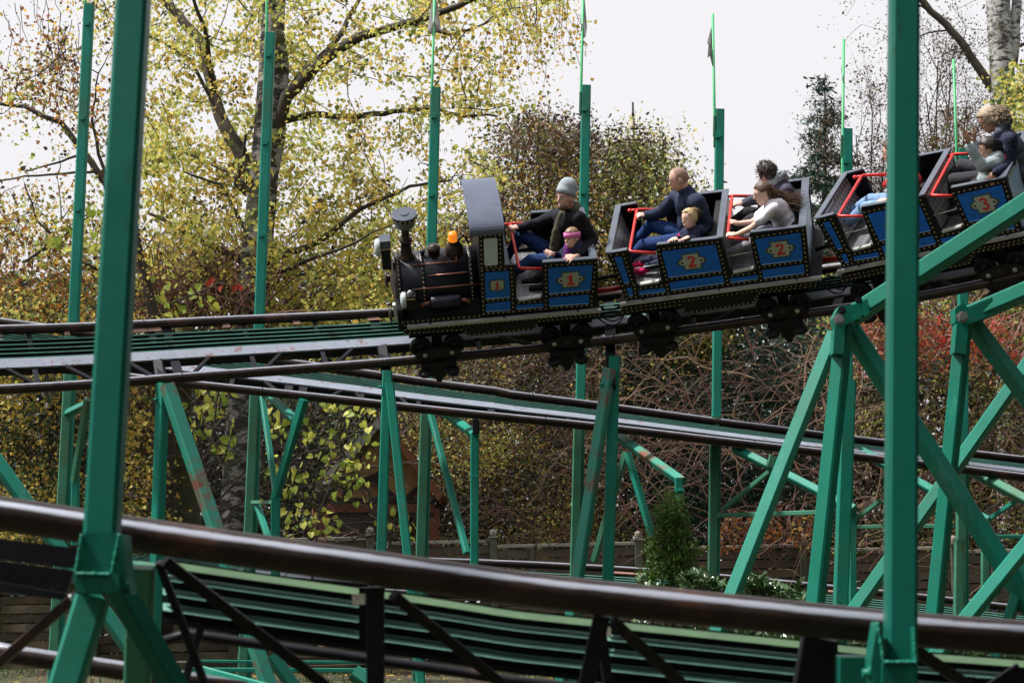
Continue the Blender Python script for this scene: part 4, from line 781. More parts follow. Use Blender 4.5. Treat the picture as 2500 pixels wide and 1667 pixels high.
canes('bramble_canes', 'bramble canes and dead stems hanging over the fence at the right centre', (1480, 1080, 2540, 1400), 30.2, 190, 62)
canes('bramble_canes', 'brown stems crossing in front of the hut and beech hedge', (980, 860, 1480, 1340), 33, 170, 63, ('twig', 'bark', 'twig_red'))
canes('bramble_canes', 'dark stems in front of the birch trunk and the yellow-leaved bush', (400, 900, 1010, 1330), 28.0, 150, 64, ('bark', 'twig'))
# orange withered leaves on the fence
thicket('withered_shrub', 'withered orange-leaved shrub just above the fence right of centre', 'shrub', [(1760, 1260), (1960, 1250), (2000, 1330), (1740, 1340)], 26, 16, .10, 30.3, .3, .10, ['orange', 'rust', 'gold'], [45, 40, 15], 65, thr=.2, tw=50, twm='twig_red', tlen=.5, kw=dict(aspect=.4, droop=1.2))
# --- dark old stump trunk behind the left trestle
ob = P(460, 1400, 30.5); rt = thing('old_tree_trunk', 'dark mossy trunk with spreading roots between trestle and birch', 'tree', ob)
MB().tube([P(470, 1430, 30.5) - ob, P(450, 1300, 30.5) - ob, P(432, 1100, 30.5) - ob, P(440, 900, 30.5) - ob, P(430, 780, 30.5) - ob], [.42, .26, .2, .18, .16], 12).build('trunk', mat('bark_mossy', (.05, .045, .028), .9, var=.5, scale=4, bump=.5, col2=(.075, .095, .03)), rt, fixn=False)
# --- bush of large heart-shaped yellow leaves, each leaf its own piece
def heart(mats_):
    out = []
    for m_ in mats_:
        b_ = MB(); pr = [(0, 0), (.30, .12), (.50, .02), (.56, -.25), (.36, -.62), (0, -1.0), (-.36, -.62), (-.56, -.25), (-.50, .02), (-.30, .12)]
        vs = [(x, y, abs(x) * .22 - .04 * y * y) for x, y in pr] + [(0, -.45, -.02)]; b_.add(vs, [(i, (i + 1) % 10, 10) for i in range(10)], 0, True)
        me = bpy.data.meshes.new('leaf'); me.from_pydata(b_.v, [], b_.f); me.materials.append(L[m_]); me.update(); out.append(me)
    return out
def bigleaf_bush(label, regions, Y, seed, sz, stems=()):
    g6 = np.random.default_rng(seed); o_ = P(regions[0][0], 1420, Y); root = thing('redbud_bush', label, 'shrub', o_); hm = heart(['bigyellow', 'bigyellow2']); mb = MB()
    for (cx, cy, rx, ry, n_) in regions:
        hub = P(cx, cy + ry * .8, Y + .2)
        for k in range(n_):
            x = cx + g6.normal() * rx * .5; y = cy + g6.normal() * ry * .5; p = P(x, y, Y + g6.uniform(-.5, .5)) - o_
            e = Euler((math.radians(78 + g6.normal() * 38), g6.normal() * .7, g6.normal() * 1.2)); me = hm[int(g6.random() < .4)]
            l_ = link('leaf', me, root); l_.location = p; l_.rotation_euler = (e.x, e.y + g6.normal() * .3, e.z); q = sz * g6.uniform(.65, 1.2); l_.scale = (q, q, q)
            if k % 5 == 0: mb.tube([a - o_ for a in wiggle(hub, p + o_, 5, .08, g6)], list(np.linspace(.009, .003, 6)), 3, cap=False, smooth=False)
    for s_ in stems: mb.tube([a - o_ for a in limb(s_, Y, 0, 0, g6)[0]], list(np.linspace(.02, .008, 4 * (len(s_) - 1) + 1)), 5, cap=False)
    mb.build('stems', M['bark'], root, fixn=False)
bigleaf_bush('bush with large heart-shaped yellow leaves between birch trunk and hut', [(760, 1270, 100, 60, 46), (700, 1170, 70, 70, 36), (840, 1170, 90, 60, 40), (740, 1070, 80, 60, 30), (880, 1090, 80, 60, 28), (860, 1000, 90, 40, 22), (960, 1280, 70, 40, 16), (680, 1010, 40, 60, 12)], 27.2, 71, .092,
    [[(760, 1430), (780, 1250), (840, 1100), (900, 980)], [(900, 1430), (940, 1320), (860, 1150), (770, 980)], [(960, 1340), (900, 1200), (850, 1120), (790, 1080)]])
bigleaf_bush('spray of large yellow leaves left of the birch trunk', [(520, 1000, 60, 40, 18), (480, 1050, 50, 50, 12), (545, 1090, 45, 50, 12), (530, 960, 60, 40, 10)], 27.6, 72, .115, [[(420, 960), (480, 1040), (540, 1100)]])
bigleaf_bush('spray of big pale leaves between leftmost tall post and foreground post', [(170, 560, 50, 50, 14), (225, 530, 40, 50, 10), (120, 600, 50, 40, 10), (230, 600, 40, 40, 8)], 26.8, 73, .115, [[(60, 640), (150, 580), (230, 520)]])
bigleaf_bush('small spray of large leaves above the empty track', [(400, 690, 60, 50, 10), (430, 750, 60, 40, 12), (520, 720, 60, 30, 6)], 27.0, 74, .11, [[(340, 800), (420, 740), (520, 700)]])
# --- red maple-like leaves right of the second tall post
g6 = np.random.default_rng(75); o_ = P(560, 700, 26.5); rl = thing('creeper_twig', 'creeper twig with a few bright red leaves left of the birch', 'twig', o_); MB().tube([q - o_ for q in limb([(470, 720), (530, 690), (620, 700)], 26.5, 0, 0, g6)[0]], .006, 4).build('stem', M['twig_red'], rl, fixn=False)
me = heart(['bigyellow'])[0].copy(); me.materials.clear(); me.materials.append(L['red'])
for (x, y) in [(578, 694), (572, 700), (538, 700), (518, 680), (505, 690), (585, 700)]:
    l_ = link('leaf', me, rl); l_.location = P(x, y, 26.5) - o_; l_.rotation_euler = (1.6 + g6.normal() * .3, g6.normal() * .4, g6.normal()); l_.scale = (.075,) * 3

# --- planting low in the middle: thuja, laurels, grass
def thuja():
    g7 = np.random.default_rng(81); Y = 20.5; o_ = P(1640, 1560, Y); o_.z = ground_z(o_.x, Y); root = thing('thuja_bush', 'small bright green thuja standing behind the foreground rail', 'shrub', o_); lv = []; mb = MB()
    for k in range(420):
        yy = g7.uniform(0, 1) ** .8; t = yy; wd = (14 + 62 * min(1, t * 1.25) ** .8) * (1 + .25 * math.sin(t * 17) + .2 * g7.normal()); x = 1642 + g7.uniform(-1, 1) * wd * .8 + (1 - t) * (10 * math.sin(k)); y = 1235 + 240 * t + g7.normal() * 8
        p = P(x, y, Y + g7.uniform(-.22, .22)); dr = Vector((g7.normal() * .3 + (x - 1642) / 120, g7.normal() * .3, 1)).normalized(); ln = g7.uniform(.08, .17)
        mb.tube([p - o_, p + dr * ln - o_], [.004, .002], 3, cap=False)
        for j in range(34): q = p + dr * ln * g7.random(); lv.append(np.array(q) + g7.normal(size=3) * .018)
    mb.tube([Vector((0, 0, 0)), P(1642, 1260, Y) - o_], [.03, .006], 6); mb.build('stem', M['twig'], root, fixn=False)
    tag(leaf_mesh('foliage', lv, .034, ['thuja', 'green', 'olive'], g7.choice(3, len(lv), p=[.55, .35, .1]), root, org=o_, aspect=.4, droop=-1.2, seed=81), kind='stuff')
thuja()
def laurel(label, xs_, Y, seed, n_, ytop, mats=('laurel', 'laurel2')):
    g8 = np.random.default_rng(seed); o_ = P(sum(xs_) / 2, 1500, Y); o_.z = ground_z(o_.x, Y); root = thing('laurel_bush', label, 'shrub', o_); b_ = [MB(), MB()]; st = MB()
    for k in range(n_):
        x = g8.uniform(*xs_); y = ytop + abs(g8.normal()) * 34 + 14 * math.sin(x / 23); c = P(x, y, Y + g8.uniform(-.4, .4)) - o_
        st.tube([c + Vector((g8.normal() * .03, 0, -.35)), c], [.006, .004], 3, cap=False)
        for j in range(7):
            a_ = g8.uniform(0, 2 * math.pi); el = g8.uniform(.1, 1.2); d = Vector((math.cos(a_) * math.cos(el), math.sin(a_) * math.cos(el), math.sin(el))); ln = g8.uniform(.07, .13); sd_ = d.cross(Vector((0, 0, 1))).normalized() * ln * .17; up = sd_.cross(d).normalized()
            vs = [c, c + d * ln * .4 + sd_ + up * ln * .05, c + d * ln * .8 + sd_ * .7, c + d * ln - up * ln * .1, c + d * ln * .8 - sd_ * .7, c + d * ln * .4 - sd_ + up * ln * .05]; b_[int(g8.random() < .3)].add(vs, [(0, 1, 2, 3), (0, 3, 4, 5)], 0)
    st.build('stems', M['twig'], root, fixn=False)
    for q, m_ in zip(b_, mats): tag(q.build('foliage', L[m_], root, fixn=False), kind='stuff')
laurel('glossy dark laurel right of the thuja, left of the leaning green leg', (1665, 1780), 19.8, 91, 110, 1418)
laurel('glossy laurel right of the leaning green leg above the foreground rail', (1800, 1955), 19.6, 92, 150, 1428)
laurel('laurel leaves at the left foot of the thuja', (1560, 1625), 20.0, 93, 40, 1430)
laurel('low laurel and lilies seen under the foreground rail at right', (1540, 2120), 15.5, 94, 150, 1552)
laurel('pale-leaved low plant below the rail in the bottom right corner', (2240, 2560), 14.0, 95, 170, 1580, ('laurel2', 'laurel2'))
gg = np.random.default_rng(99); mbg = MB(); 
for k in range(16000):
    Y = gg.uniform(11, 30.5); x = gg.uniform(-.29, .29) * Y; z = ground_z(x, Y); 
    if noise.noise(Vector((x * .5, Y * .5, 0))) < -.15: continue
    h = gg.uniform(.04, .14); a_ = gg.uniform(0, math.pi); dx = Vector((math.cos(a_), math.sin(a_), 0)) * .006; ln = Vector((gg.normal() * .03, gg.normal() * .03, h)); p = Vector((x, Y, z))
    mbg.add([p - dx, p + dx, p + ln], [(0, 1, 2)], 0)
tag(mbg.build('grass', M['grass'], fixn=False), 'short green grass growing under and behind the tracks', 'grass', kind='stuff')
ll = np.stack([gg.uniform(-7, 7, 9000), gg.uniform(12, 31, 9000), np.zeros(9000)], 1); ll[:, 2] = [ground_z(a, b) + .012 for a, b in ll[:, :2]]
tag(leaf_mesh('leaf_litter', ll, .06, ['brown', 'gold', 'rust', 'dkbrown'], gg.integers(0, 4, 9000), flat=4, seed=6), 'fallen brown leaves scattered over the ground', 'leaves', kind='stuff')

# --- unseen trees added around the camera to shade the faces turned this way
gw = np.random.default_rng(123); cw = []
for k in range(1200):
    a_ = gw.uniform(math.radians(100), math.radians(440)) if False else gw.uniform(math.radians(-62), math.radians(112)); r_ = gw.uniform(8, 17); cw.append(Vector((math.sin(a_) * r_, -math.cos(a_) * r_, gw.uniform(.3, 15))))
for k in range(560): cw.append(Vector((gw.uniform(10, 15) + (yy_ := gw.uniform(2, 30)) * .16, yy_, gw.uniform(.2, 14))))
for k in range(240): cw.append(Vector((-gw.uniform(11, 15) - (yy_ := gw.uniform(2, 30)) * .16, yy_, gw.uniform(.2, 6))))
pw = spread(cw, 40, .9, gw)
wr = thing('wood', 'unseen trees added around the ride to hold off sky light', 'trees', (0, -14, 0)); tag(leaf_mesh('crown', pw, .42, ['yew', 'green', 'dkbrown', 'yew'], gw.integers(0, 4, len(pw)), wr, org=Vector((0, -14, 0)), aspect=.9, seed=3), kind='stuff')
mbw = MB()
for k in range(26):
    a_ = gw.uniform(math.radians(-75), math.radians(75)); r_ = gw.uniform(12, 20); x, y = math.sin(a_) * r_, -math.cos(a_) * r_ + 14; mbw.tube([(x, y, 0), (x + gw.normal() * .3, y, 12)], [.22, .1], 8)
tag(mbw.build('trunks', M['bark'], wr, fixn=False), kind='stuff')
# ================================================================== THE TRAIN
def car_frame(pa, pb):
    a = TA.at(pa); b = TA.at(pb); ca = a[0] + a[1] * GA / 2; cb = b[0] + b[1] * GA / 2
    X = (cb - ca).normalized(); u = (a[1] + b[1]).normalized(); Z = X.cross(u).normalized(); Yv = Z.cross(X)
    m_ = Matrix((X, Yv, Z)).transposed().to_4x4(); m_.translation = (ca + cb) / 2; return m_
def LP(Mx, px, py, yl):
    """photo pixel -> the car's own (x, z) on its plane y = yl"""
    Mi = Mx.inverted(); o = Mi @ CAM; d = Mi.to_3x3() @ ray(px, py); q = o + d * ((yl - o.y) / d.y); return Vector((q.x, yl, q.z))
M1 = car_frame(1067, 1384); M2 = car_frame(1604, 1919); M3 = car_frame(2103, 2440)
PNP3 = (.1415, .0525, -.0253, -.0165, -.0313, -.0302)
M3 = M3 @ (Matrix.Translation(Vector(PNP3[:3])) @ Euler(PNP3[3:]).to_matrix().to_4x4())
c1 = lambda x, y: (900 + x / 2.852, 400 + y / 2.852)
c2 = lambda x, y: (1450 + x / 3.015, 380 + y / 3.015)
HW = .45                                        # half width of a car
def q1(x, y, yl=-HW): v = LP(M1, *c1(x, y), yl); return (v.x, v.z)
def q2(x, y, yl=-HW): v = LP(M2, *c2(x, y), yl); return (v.x, v.z)
def sheet(root, poly, y0, y1, name, m_):         # polygon in (x,z) given thickness in y
    return MB().prism([Vector((x, y0, z)) for x, z in poly], Vector((0, y1 - y0, 0))).build(name, M[m_] if isinstance(m_, str) else m_, root)
def rivets_on(mb, pts, y, r=.0085, ny=-1):
    for (x, z) in pts:
        vs = [(x, y + ny * r * .8, z)] + [(x + r * math.cos(a), y, z + r * math.sin(a)) for a in [i * math.pi / 3 for i in range(6)]]
        mb.add(vs, [(0, 1 + i, 1 + (i + 1) % 6) for i in range(6)], 0, True)
def along(p, q, step, off=0.):
    d = math.hypot(q[0]-p[0], q[1]-p[1]); n_ = max(1, round(d / step)); nx_, nz = -(q[1]-p[1]) / d, (q[0]-p[0]) / d
    return [(p[0] + (q[0]-p[0]) * i / n_ + nx_ * off, p[1] + (q[1]-p[1]) * i / n_ + nz * off) for i in range(n_ + 1)]
def ring_rivets(poly, off, step):
    cx = sum(p[0] for p in poly) / len(poly); cz = sum(p[1] for p in poly) / len(poly); out = []; k = len(poly)
    big = []
    for i in range(k):                           # push every edge outward by off
        a, b, c = poly[i-1], poly[i], poly[(i+1) % k]
        def nrm(p, q):
            d = math.hypot(q[0]-p[0], q[1]-p[1]); n_ = (-(q[1]-p[1]) / d, (q[0]-p[0]) / d); m_ = ((p[0]+q[0])/2 - cx, (p[1]+q[1])/2 - cz); s_ = 1 if n_[0]*m_[0]+n_[1]*m_[1] > 0 else -1; return (n_[0]*s_, n_[1]*s_)
        n1, n2 = nrm(a, b), nrm(b, c); dt = 1 + n1[0]*n2[0] + n1[1]*n2[1]; big.append((b[0] + (n1[0]+n2[0]) / dt * off, b[1] + (n1[1]+n2[1]) / dt * off))
    for i in range(k): out += along(big[i], big[(i+1) % k], step)[:-1]
    return out
def dedupe(pts, d=.022):
    out = []
    for p in pts:
        if all((p[0]-q[0]) ** 2 + (p[1]-q[1]) ** 2 > d * d for q in out): out.append(p)
    return out
DIG = {'1': ([[(-.27, .20), (-.04, .46), (.12, .5), (.12, -.30), (.30, -.30), (.30, -.5), (-.30, -.5), (-.30, -.30), (-.11, -.30), (-.11, .14), (-.27, .02)]], []),
       '2': ([], [([(-.24, .20), (-.20, .33), (-.08, .42), (.06, .42), (.19, .34), (.21, .18), (.12, .02), (-.04, -.16), (-.19, -.34), (-.20, -.40)], .20), ([(-.30, -.40), (.32, -.40)], .20)]),
       '3': ([], [([(-.24, .30), (-.13, .41), (.06, .42), (.19, .32), (.17, .16), (.03, .06), (-.06, .05)], .19), ([(-.04, .045), (.08, .02), (.22, -.10), (.23, -.27), (.10, -.40), (-.08, -.42), (-.25, -.30)], .19)])}
def digit(root, ch, cx, cz, h, tilt, y):
    polys, strokes = DIG[ch]; mb = MB(); ca, sa = math.cos(tilt), math.sin(tilt)
    T = lambda p, k=0: Vector((cx + (p[0] * ca - p[1] * sa) * h, y - k, cz + (p[0] * sa + p[1] * ca) * h))
    for pl in polys: mb.prism([T(p) for p in pl], Vector((0, -.002, 0)))
    for k, (pl, w_) in enumerate(strokes):
        n_ = len(pl); Lf = []; Rt = []
        for i in range(n_):
            a, b = pl[max(0, i-1)], pl[min(n_-1, i+1)]; d = math.hypot(b[0]-a[0], b[1]-a[1]); nx_, nz = -(b[1]-a[1]) / d * w_ / 2, (b[0]-a[0]) / d * w_ / 2
            Lf.append((pl[i][0] + nx_, pl[i][1] + nz)); Rt.append((pl[i][0] - nx_, pl[i][1] - nz))
        vs = [T(p, .001 + k * .0012) for p in Lf] + [T(p, .001 + k * .0012) for p in Rt]; mb.add(vs, [(i, i + 1, n_ + i + 1, n_ + i) for i in range(n_ - 1)])
    return mb.build('numeral', M['red_num'], root)
def number_plate(root, ch, cx, cz, tilt, y, wd=.150, ht=.160, ears=True):
    ca, sa = math.cos(tilt), math.sin(tilt)
    def T(p): return (cx + p[0] * ca - p[1] * sa, cz + p[0] * sa + p[1] * ca)
    if ears:
        pl = [(-wd/2, -ht/2), (wd/2, -ht/2), (wd/2, -.038)] + [(wd/2 + .018 + .028 * math.sin(a), -.030 * math.cos(a)) for a in np.linspace(.25, math.pi - .25, 9)] + [(wd/2, .038), (wd/2, ht/2), (-wd/2, ht/2), (-wd/2, .038)] + [(-wd/2 - .018 - .028 * math.sin(a), .030 * math.cos(a)) for a in np.linspace(.25, math.pi - .25, 9)] + [(-wd/2, -.038)]
    else: pl = [(-wd/2 + .012, -ht/2), (wd/2 - .012, -ht/2), (wd/2, -ht/2 + .012), (wd/2, ht/2 - .012), (wd/2 - .012, ht/2), (-wd/2 + .012, ht/2), (-wd/2, ht/2 - .012), (-wd/2, -ht/2 + .012)]
    big = [(p[0] * (1 + .014 / (wd/2)), p[1] * (1 + .014 / (ht/2))) for p in pl]
    pe = sheet(root, [T(p) for p in big], y, y - .003, 'number_plate', 'plate_edge')
    sheet(pe, [T(p) for p in pl], y - .003, y - .006, 'plate_face', 'plate')
    if ears:
        for s_ in (-1, 1):
            x, z = T((s_ * (wd/2 + .018), 0)); MB().lathe((x, y - .006, z), (0, -1, 0), [(0, .012), (.002, .012), (.002, .006), (.003, .0)], 10).build('eyelet', M['bronze'], pe)
    digit(pe, ch, *T((0, 0)), ht * .78, tilt, y - .0065); return pe
def wheelset(bg_, x, z0=.15, far=False):
    s_ = 1 if far else -1; yr = s_ * GA / 2
    w_ = MB().lathe((x, yr - s_ * .03, z0), (0, s_, 0), [(0, 0), (0, .07), (.0, .098), (.006, .106), (.05, .106), (.058, .098), (.058, .072), (.045, .06), (.045, .02), (.065, .018), (.065, 0)], 26).build('wheel', M['rubber'], bg_); return w_
def bogie(root, x0, z0=.0):
    yo = -GA / 2 - .075
    pl = [(-.215, .085), (-.19, .055), (.19, .055), (.22, .09), (.21, .14), (.06, .175), (-.06, .175), (-.19, .13)]
    b_ = MB().prism([Vector((x0 + p[0], yo, p[1])) for p in pl], Vector((0, .022, 0)))
    b_.prism([Vector((x0 + p[0], yo - .03, p[1])) for p in [(-.18, -.02), (-.16, -.05), (.16, -.05), (.18, -.02), (.17, .012), (-.17, .012)]], Vector((0, .10, 0)))
    b_.box((x0 - .05, -GA/2 + .05, .10), (x0 + .05, -GA/2 + .09, .42)); b_.box((x0 - .07, -GA/2 - .05, -.20), (x0 + .07, -GA/2 + .0, -.05))
    b_.prism([Vector((x0 + p[0], -GA/2 - .07, p[1])) for p in [(-.075, -.07), (.075, -.07), (.06, -.16), (.02, -.25), (-.02, -.25), (-.06, -.16)]], Vector((0, .05, 0)))
    b_.box((x0 - .27, -.31, .20), (x0 + .27, .31, .40)); b_.box((x0 - .05, -.30, .40), (x0 + .05, .30, .46))
    bo = b_.build('bogie', M['black_rough'], root)
    for dx in (-.165, .165): wheelset(bo, x0 + dx)
    for dx in (-.165, .165): wheelset(bo, x0 + dx, far=True)
    for dx in (-.135, .135):
        MB().lathe((x0 + dx, -GA/2 - .11, -.115), (0, 0, 1), [(0, 0), (0, .05), (.006, .068), (.04, .068), (.048, .05), (.048, 0)], 22).build('guide_wheel', M['rubber'], bo)
    for (dx, z) in ((-.13, .098), (0, .115), (.135, .105)):
        rb = .020 if dx == 0 else .014
        MB().lathe((x0 + dx, yo, z), (0, -1, 0), [(0, rb * 1.7), (.006, rb * 1.7), (.008, rb), (.024, rb), (.026, .004)], 8, smooth=False).build('axle_nut', M['bolt'] if dx else M['bronze'], bo)
    for dx in (-.13, .13): MB().lathe((x0 + dx, yo - .0, .012), (0, 0, 1), [(0, .02), (.012, .02), (.014, .012), (.03, .012), (.03, 0)], 8, smooth=False).build('axle_nut', M['steel_dark'], bo)
    return bo
S0 = dict(P0=(95, 722), P1=(255, 695), P2=(318, 955), P3=(495, 925), P4=(455, 660), P5=(935, 608), P6=(1005, 865), P7=(1190, 830), P8=(1142, 570), P9=(1560, 522), P10=(1600, 900), P11=(235, 1068))
S = {k: q2(*v) for k, v in S0.items()}
BLUE = [[(150, 748), (203, 745), (262, 930), (222, 938)], [(240, 975), (280, 972), (288, 1028), (258, 1033)], [(330, 995), (520, 972), (525, 1000), (335, 1020)], [(500, 708), (895, 655), (942, 845), (550, 895)],
        [(555, 935), (950, 882), (962, 935), (570, 988)], [(1000, 905), (1205, 878), (1208, 905), (1003, 932)], [(1185, 618), (1520, 568), (1538, 765), (1232, 802)], [(1240, 845), (1545, 800), (1550, 862), (1248, 900)]]
BLUE = [[q2(*p) for p in pl] for pl in BLUE]
SILL = {'z': S['P11'][1]}
def blues(root, panels):
    for pl in panels:
        p_ = sheet(root, pl, -HW, -HW - .005, 'side_panel', 'blue')
        MB().tube([Vector((pl[3][0], -HW - .006, pl[3][1])), Vector((pl[2][0], -HW - .006, pl[2][1]))], .0035, 6).build('panel_trim', M['paleblue'], p_)
    pts = []
    for pl in panels: pts += ring_rivets(pl, .026, .052)
    return pts
def lap_bar(root, xb, zb, xs_, zs_, yfar=.36):
    b_ = MB().tube([Vector((xs_, -.40, zs_)), Vector((xb + .02, -.40, zb + .01)), Vector((xb, -.385, zb + .012)), Vector((xb, -.36, zb + .015)), Vector((xb, yfar - .03, zb + .03)), Vector((xb + .01, yfar, zb + .03)), Vector((xs_, yfar + .02, zs_ + .02))], .0155, 10)
    b_.tube([Vector((xb, yfar, zb + .03)), Vector((xb - .07, yfar, zb + .03))], .014, 8); b_.ell((xb - .075, yfar, zb + .03), AX, (.022, .022, .022))
    return b_.build('lap_bar', M['red'], root)
def wall(root, p_top, p_bot, th, name='bulkhead', inner='tread_wall', outer='black', capw=.05):
    """cross wall from side to side; p = (x, z) of its top and foot"""
    (xt, zt), (xb, zb) = p_top, p_bot; y0, y1 = -HW + .03, HW - .03
    o_ = MB().hexa([Vector((xb, y0, zb)), Vector((xb + th, y0, zb)), Vector((xb + th, y1, zb)), Vector((xb, y1, zb)), Vector((xt, y0, zt)), Vector((xt + th, y0, zt)), Vector((xt + th, y1, zt)), Vector((xt, y1, zt))]).build(name, M[outer], root)
    e = .003; MB().hexa([Vector((xb + th + .001, y0 + .02, zb + .02)), Vector((xb + th + e, y0 + .02, zb + .02)), Vector((xb + th + e, y1 - .02, zb + .02)), Vector((xb + th + .001, y1 - .02, zb + .02)), Vector((xt + th + .001, y0 + .02, zt - .02)), Vector((xt + th + e, y0 + .02, zt - .02)), Vector((xt + th + e, y1 - .02, zt - .02)), Vector((xt + th + .001, y1 - .02, zt - .02))]).build('lining', M[inner], o_)
    MB().box((xt - .012, -HW - .002, zt + .001), (xt + capw, HW + .002, zt + .016)).build('cap_rail', M['greyrim'], o_)
    MB().box((xt + th + .004, y0 + .03, zt - .26 * 0 - .05), (xt + th + .02, y0 + .35, zt - .02)).build('lining_strip', M['alu'], o_)
    return o_
def rounded(poly, r=.03, n_=3, which=None):
    out = []; k = len(poly)
    for i in range(k):
        if which is not None and i not in which: out.append(poly[i]); continue
        a, b, c = Vector(poly[i-1]), Vector(poly[i]), Vector(poly[(i+1) % k]); u = (a - b).normalized() * r; v = (c - b).normalized() * r
        for j in range(n_ + 1):
            t = j / n_; out.append(tuple(b + u * (1 - t) ** 2 + v * t ** 2))
    return out
def coach(name, label, Mx, ch):
    root = thing(name, label, 'train car', mw=Mx, group='cars of the small train')
    keys = ['P0', 'P1', 'P2', 'P3', 'P4', 'P5', 'P6', 'P7', 'P8', 'P9', 'P10', 'P11']; pl = rounded([S[k] for k in keys], .022, 3, {0, 1, 4, 5, 8, 9})
    sw = sheet(root, pl, -HW, -HW + .03, 'side_wall', 'black'); sheet(root, pl, HW - .03, HW, 'side_wall', 'black')
    pts = blues(root, BLUE); mb = MB(); rivets_on(mb, dedupe(pts), -HW - .0005)
    for a, b in (('P0', 'P1'), ('P4', 'P5'), ('P8', 'P9')):
        p, q = S[a], S[b]
        for s_ in (-1, 1): MB().beam(Vector((p[0] + .015, s_ * (HW - .012), p[1] + .006)), Vector((q[0] - .015, s_ * (HW - .012), q[1] + .006)), .012, .045).build('top_rim', M['greyrim'], root)
    zf = S['P2'][1] - .02; zb = S['P11'][1]
    for a, b in (('P2', 'P3'), ('P6', 'P7')): MB().beam(Vector((S[a][0] + .03, -HW + .005, S[a][1] + .006)), Vector((S[b][0] - .02, -HW + .005, S[b][1] + .006)), .022, .05).build('sill', M['alu'], root)
    MB().box((S['P11'][0], -HW + .031, zf - .02), (S['P10'][0], HW - .031, zf)).build('floor', M['floor'], root)
    wall(root, (S['P0'][0], S['P0'][1]), (S['P11'][0] + .0, zf), .025)
    wall(root, (S['P5'][0] - .03, S['P5'][1]), (S['P6'][0] - .03, zf), .03)
    rw = wall(root, (S['P9'][0] - .055, S['P9'][1]), (S['P10'][0] - .05, zf), .03, 'rear_wall', 'black', capw=.06)
    xt, zt = S['P9']; xb, z1 = S['P10']
    MB().hexa([Vector((xb - .015, -HW + .06, z1 + .02)), Vector((xb - .010, -HW + .06, z1 + .02)), Vector((xb - .010, HW - .06, z1 + .02)), Vector((xb - .015, HW - .06, z1 + .02)), Vector((xt - .02, -HW + .06, zt - .06)), Vector((xt - .015, -HW + .06, zt - .06)), Vector((xt - .015, HW - .06, zt - .06)), Vector((xt - .02, HW - .06, zt - .06))]).build('rear_panel', M['paleblue'], rw)
    for (xa, xc) in ((S['P4'][0] + .16, S['P5'][0] - .05), (S['P8'][0] + .08, S['P9'][0] - .08)):
        MB().box((xa, -HW + .04, zf + .002), (xc, HW - .04, zf + .13)).build('seat_base', M['black'], root)
        se = MB(); se.box((xa - .03, -HW + .05, zf + .135), (xc, HW - .05, zf + .19)); se.box((xc - .07, -HW + .05, zf + .195), (xc - .005, HW - .05, S['P5'][1] - .06)); se.build('seat', M['rubber'], root)
    z_ = (S['P1'][1] + S['P2'][1]) / 2 - .02
    for (a, b, c, d) in (('P1', 'P2', 'P4', 'P3'), ('P5', 'P6', 'P8', 'P7')):
        t = .55; p = (S[a][0] * (1-t) + S[b][0] * t, S[a][1] * (1-t) + S[b][1] * t); q = (S[c][0] * (1-t) + S[d][0] * t, S[c][1] * (1-t) + S[d][1] * t)
        MB().tube([Vector((p[0], -HW + .015, p[1])), Vector((q[0], -HW + .015, q[1]))], .005, 6).build('door_wire', M['alu'], root)
    l1 = q2(265, 715, -.40); l2 = q2(455, 712, -.40); lap_bar(root, l1[0], l1[1], l2[0], l2[1] - .01)
    l1 = q2(985, 615, -.40); l2 = q2(1142, 612, -.40); lap_bar(root, l1[0], l1[1], l2[0], l2[1] - .01)
    finish_under(root, zb, S['P11'][0] - .06, S['P10'][0] + .10, [q2(*p) for p in [(195, 1122), (1640, 927), (1640, 968), (1225, 1022), (1175, 1090), (690, 1167), (630, 1110), (205, 1167)]], mb)
    zz = {'2': [(720, 775), (1372, 685)], '3': [None, (1372, 685)]}[ch]
    for c in zz:
        if c: cx, cz = q2(*c); number_plate(root, ch, cx, cz, .012, -HW - .005)
    if ch == '3': cx, cz = q2(720, 775); number_plate(root, ch, cx, cz, .012, -HW - .005)
    for xq in (-.64, .64): bogie(root, xq)
    return root
def finish_under(root, zb, xa, xb, ch_poly, mb):
    MB().box((xa, -HW - .038, zb - .024), (xb, HW + .038, zb - .006)).build('footboard', M['steel_dark'], root)
    MB().box((xa, -HW - .045, zb - .030), (xb, -HW - .0385, zb - .004)).build('footboard_edge', M['alu'], root); MB().box((xa + .001, -HW - .038, zb - .0055), (xb - .001, -HW - .001, zb - .0035)).build('footboard_edge', M['alu'], root)
    cp = [(x, min(z, zb - .036)) for x, z in ch_poly]
    sheet(root, cp, -HW + .03, -HW + .0, 'chassis_side', 'black_rough'); sheet(root, cp, HW - .03, HW, 'chassis_side', 'black_rough')
    xs_ = [p[0] for p in cp]; MB().box((min(xs_) + .02, -HW + .031, zb - .12), (max(xs_) - .02, HW - .031, zb - .035)).build('underframe', M['black_rough'], root)
    pts = []
    for i in range(len(cp)):
        pts += along(cp[i], cp[(i+1) % len(cp)], .048)[:-1]
    cx = sum(xs_) / len(cp); cz = sum(p[1] for p in cp) / len(cp)
    pts = [(x + (cx - x) * .012, z + (.016 if z < cz + .02 else -.014)) for x, z in pts]; rivets_on(mb, dedupe(pts, .03), -HW - .0005, .0075)
    pts2 = along((xa + .03, zb + .02), (xb - .03, zb + .02), .05); 
    tag(mb.build('rivets', M['brass'], root), kind='stuff')
    for f_ in (.12, .5, .88): MB().lathe((xa + (xb - xa) * f_, -HW - .02, zb - .0034), (0, 0, 1), [(0, .014), (.008, .012), (.012, .0)], 8).build('bolt', M['bronze'], root)
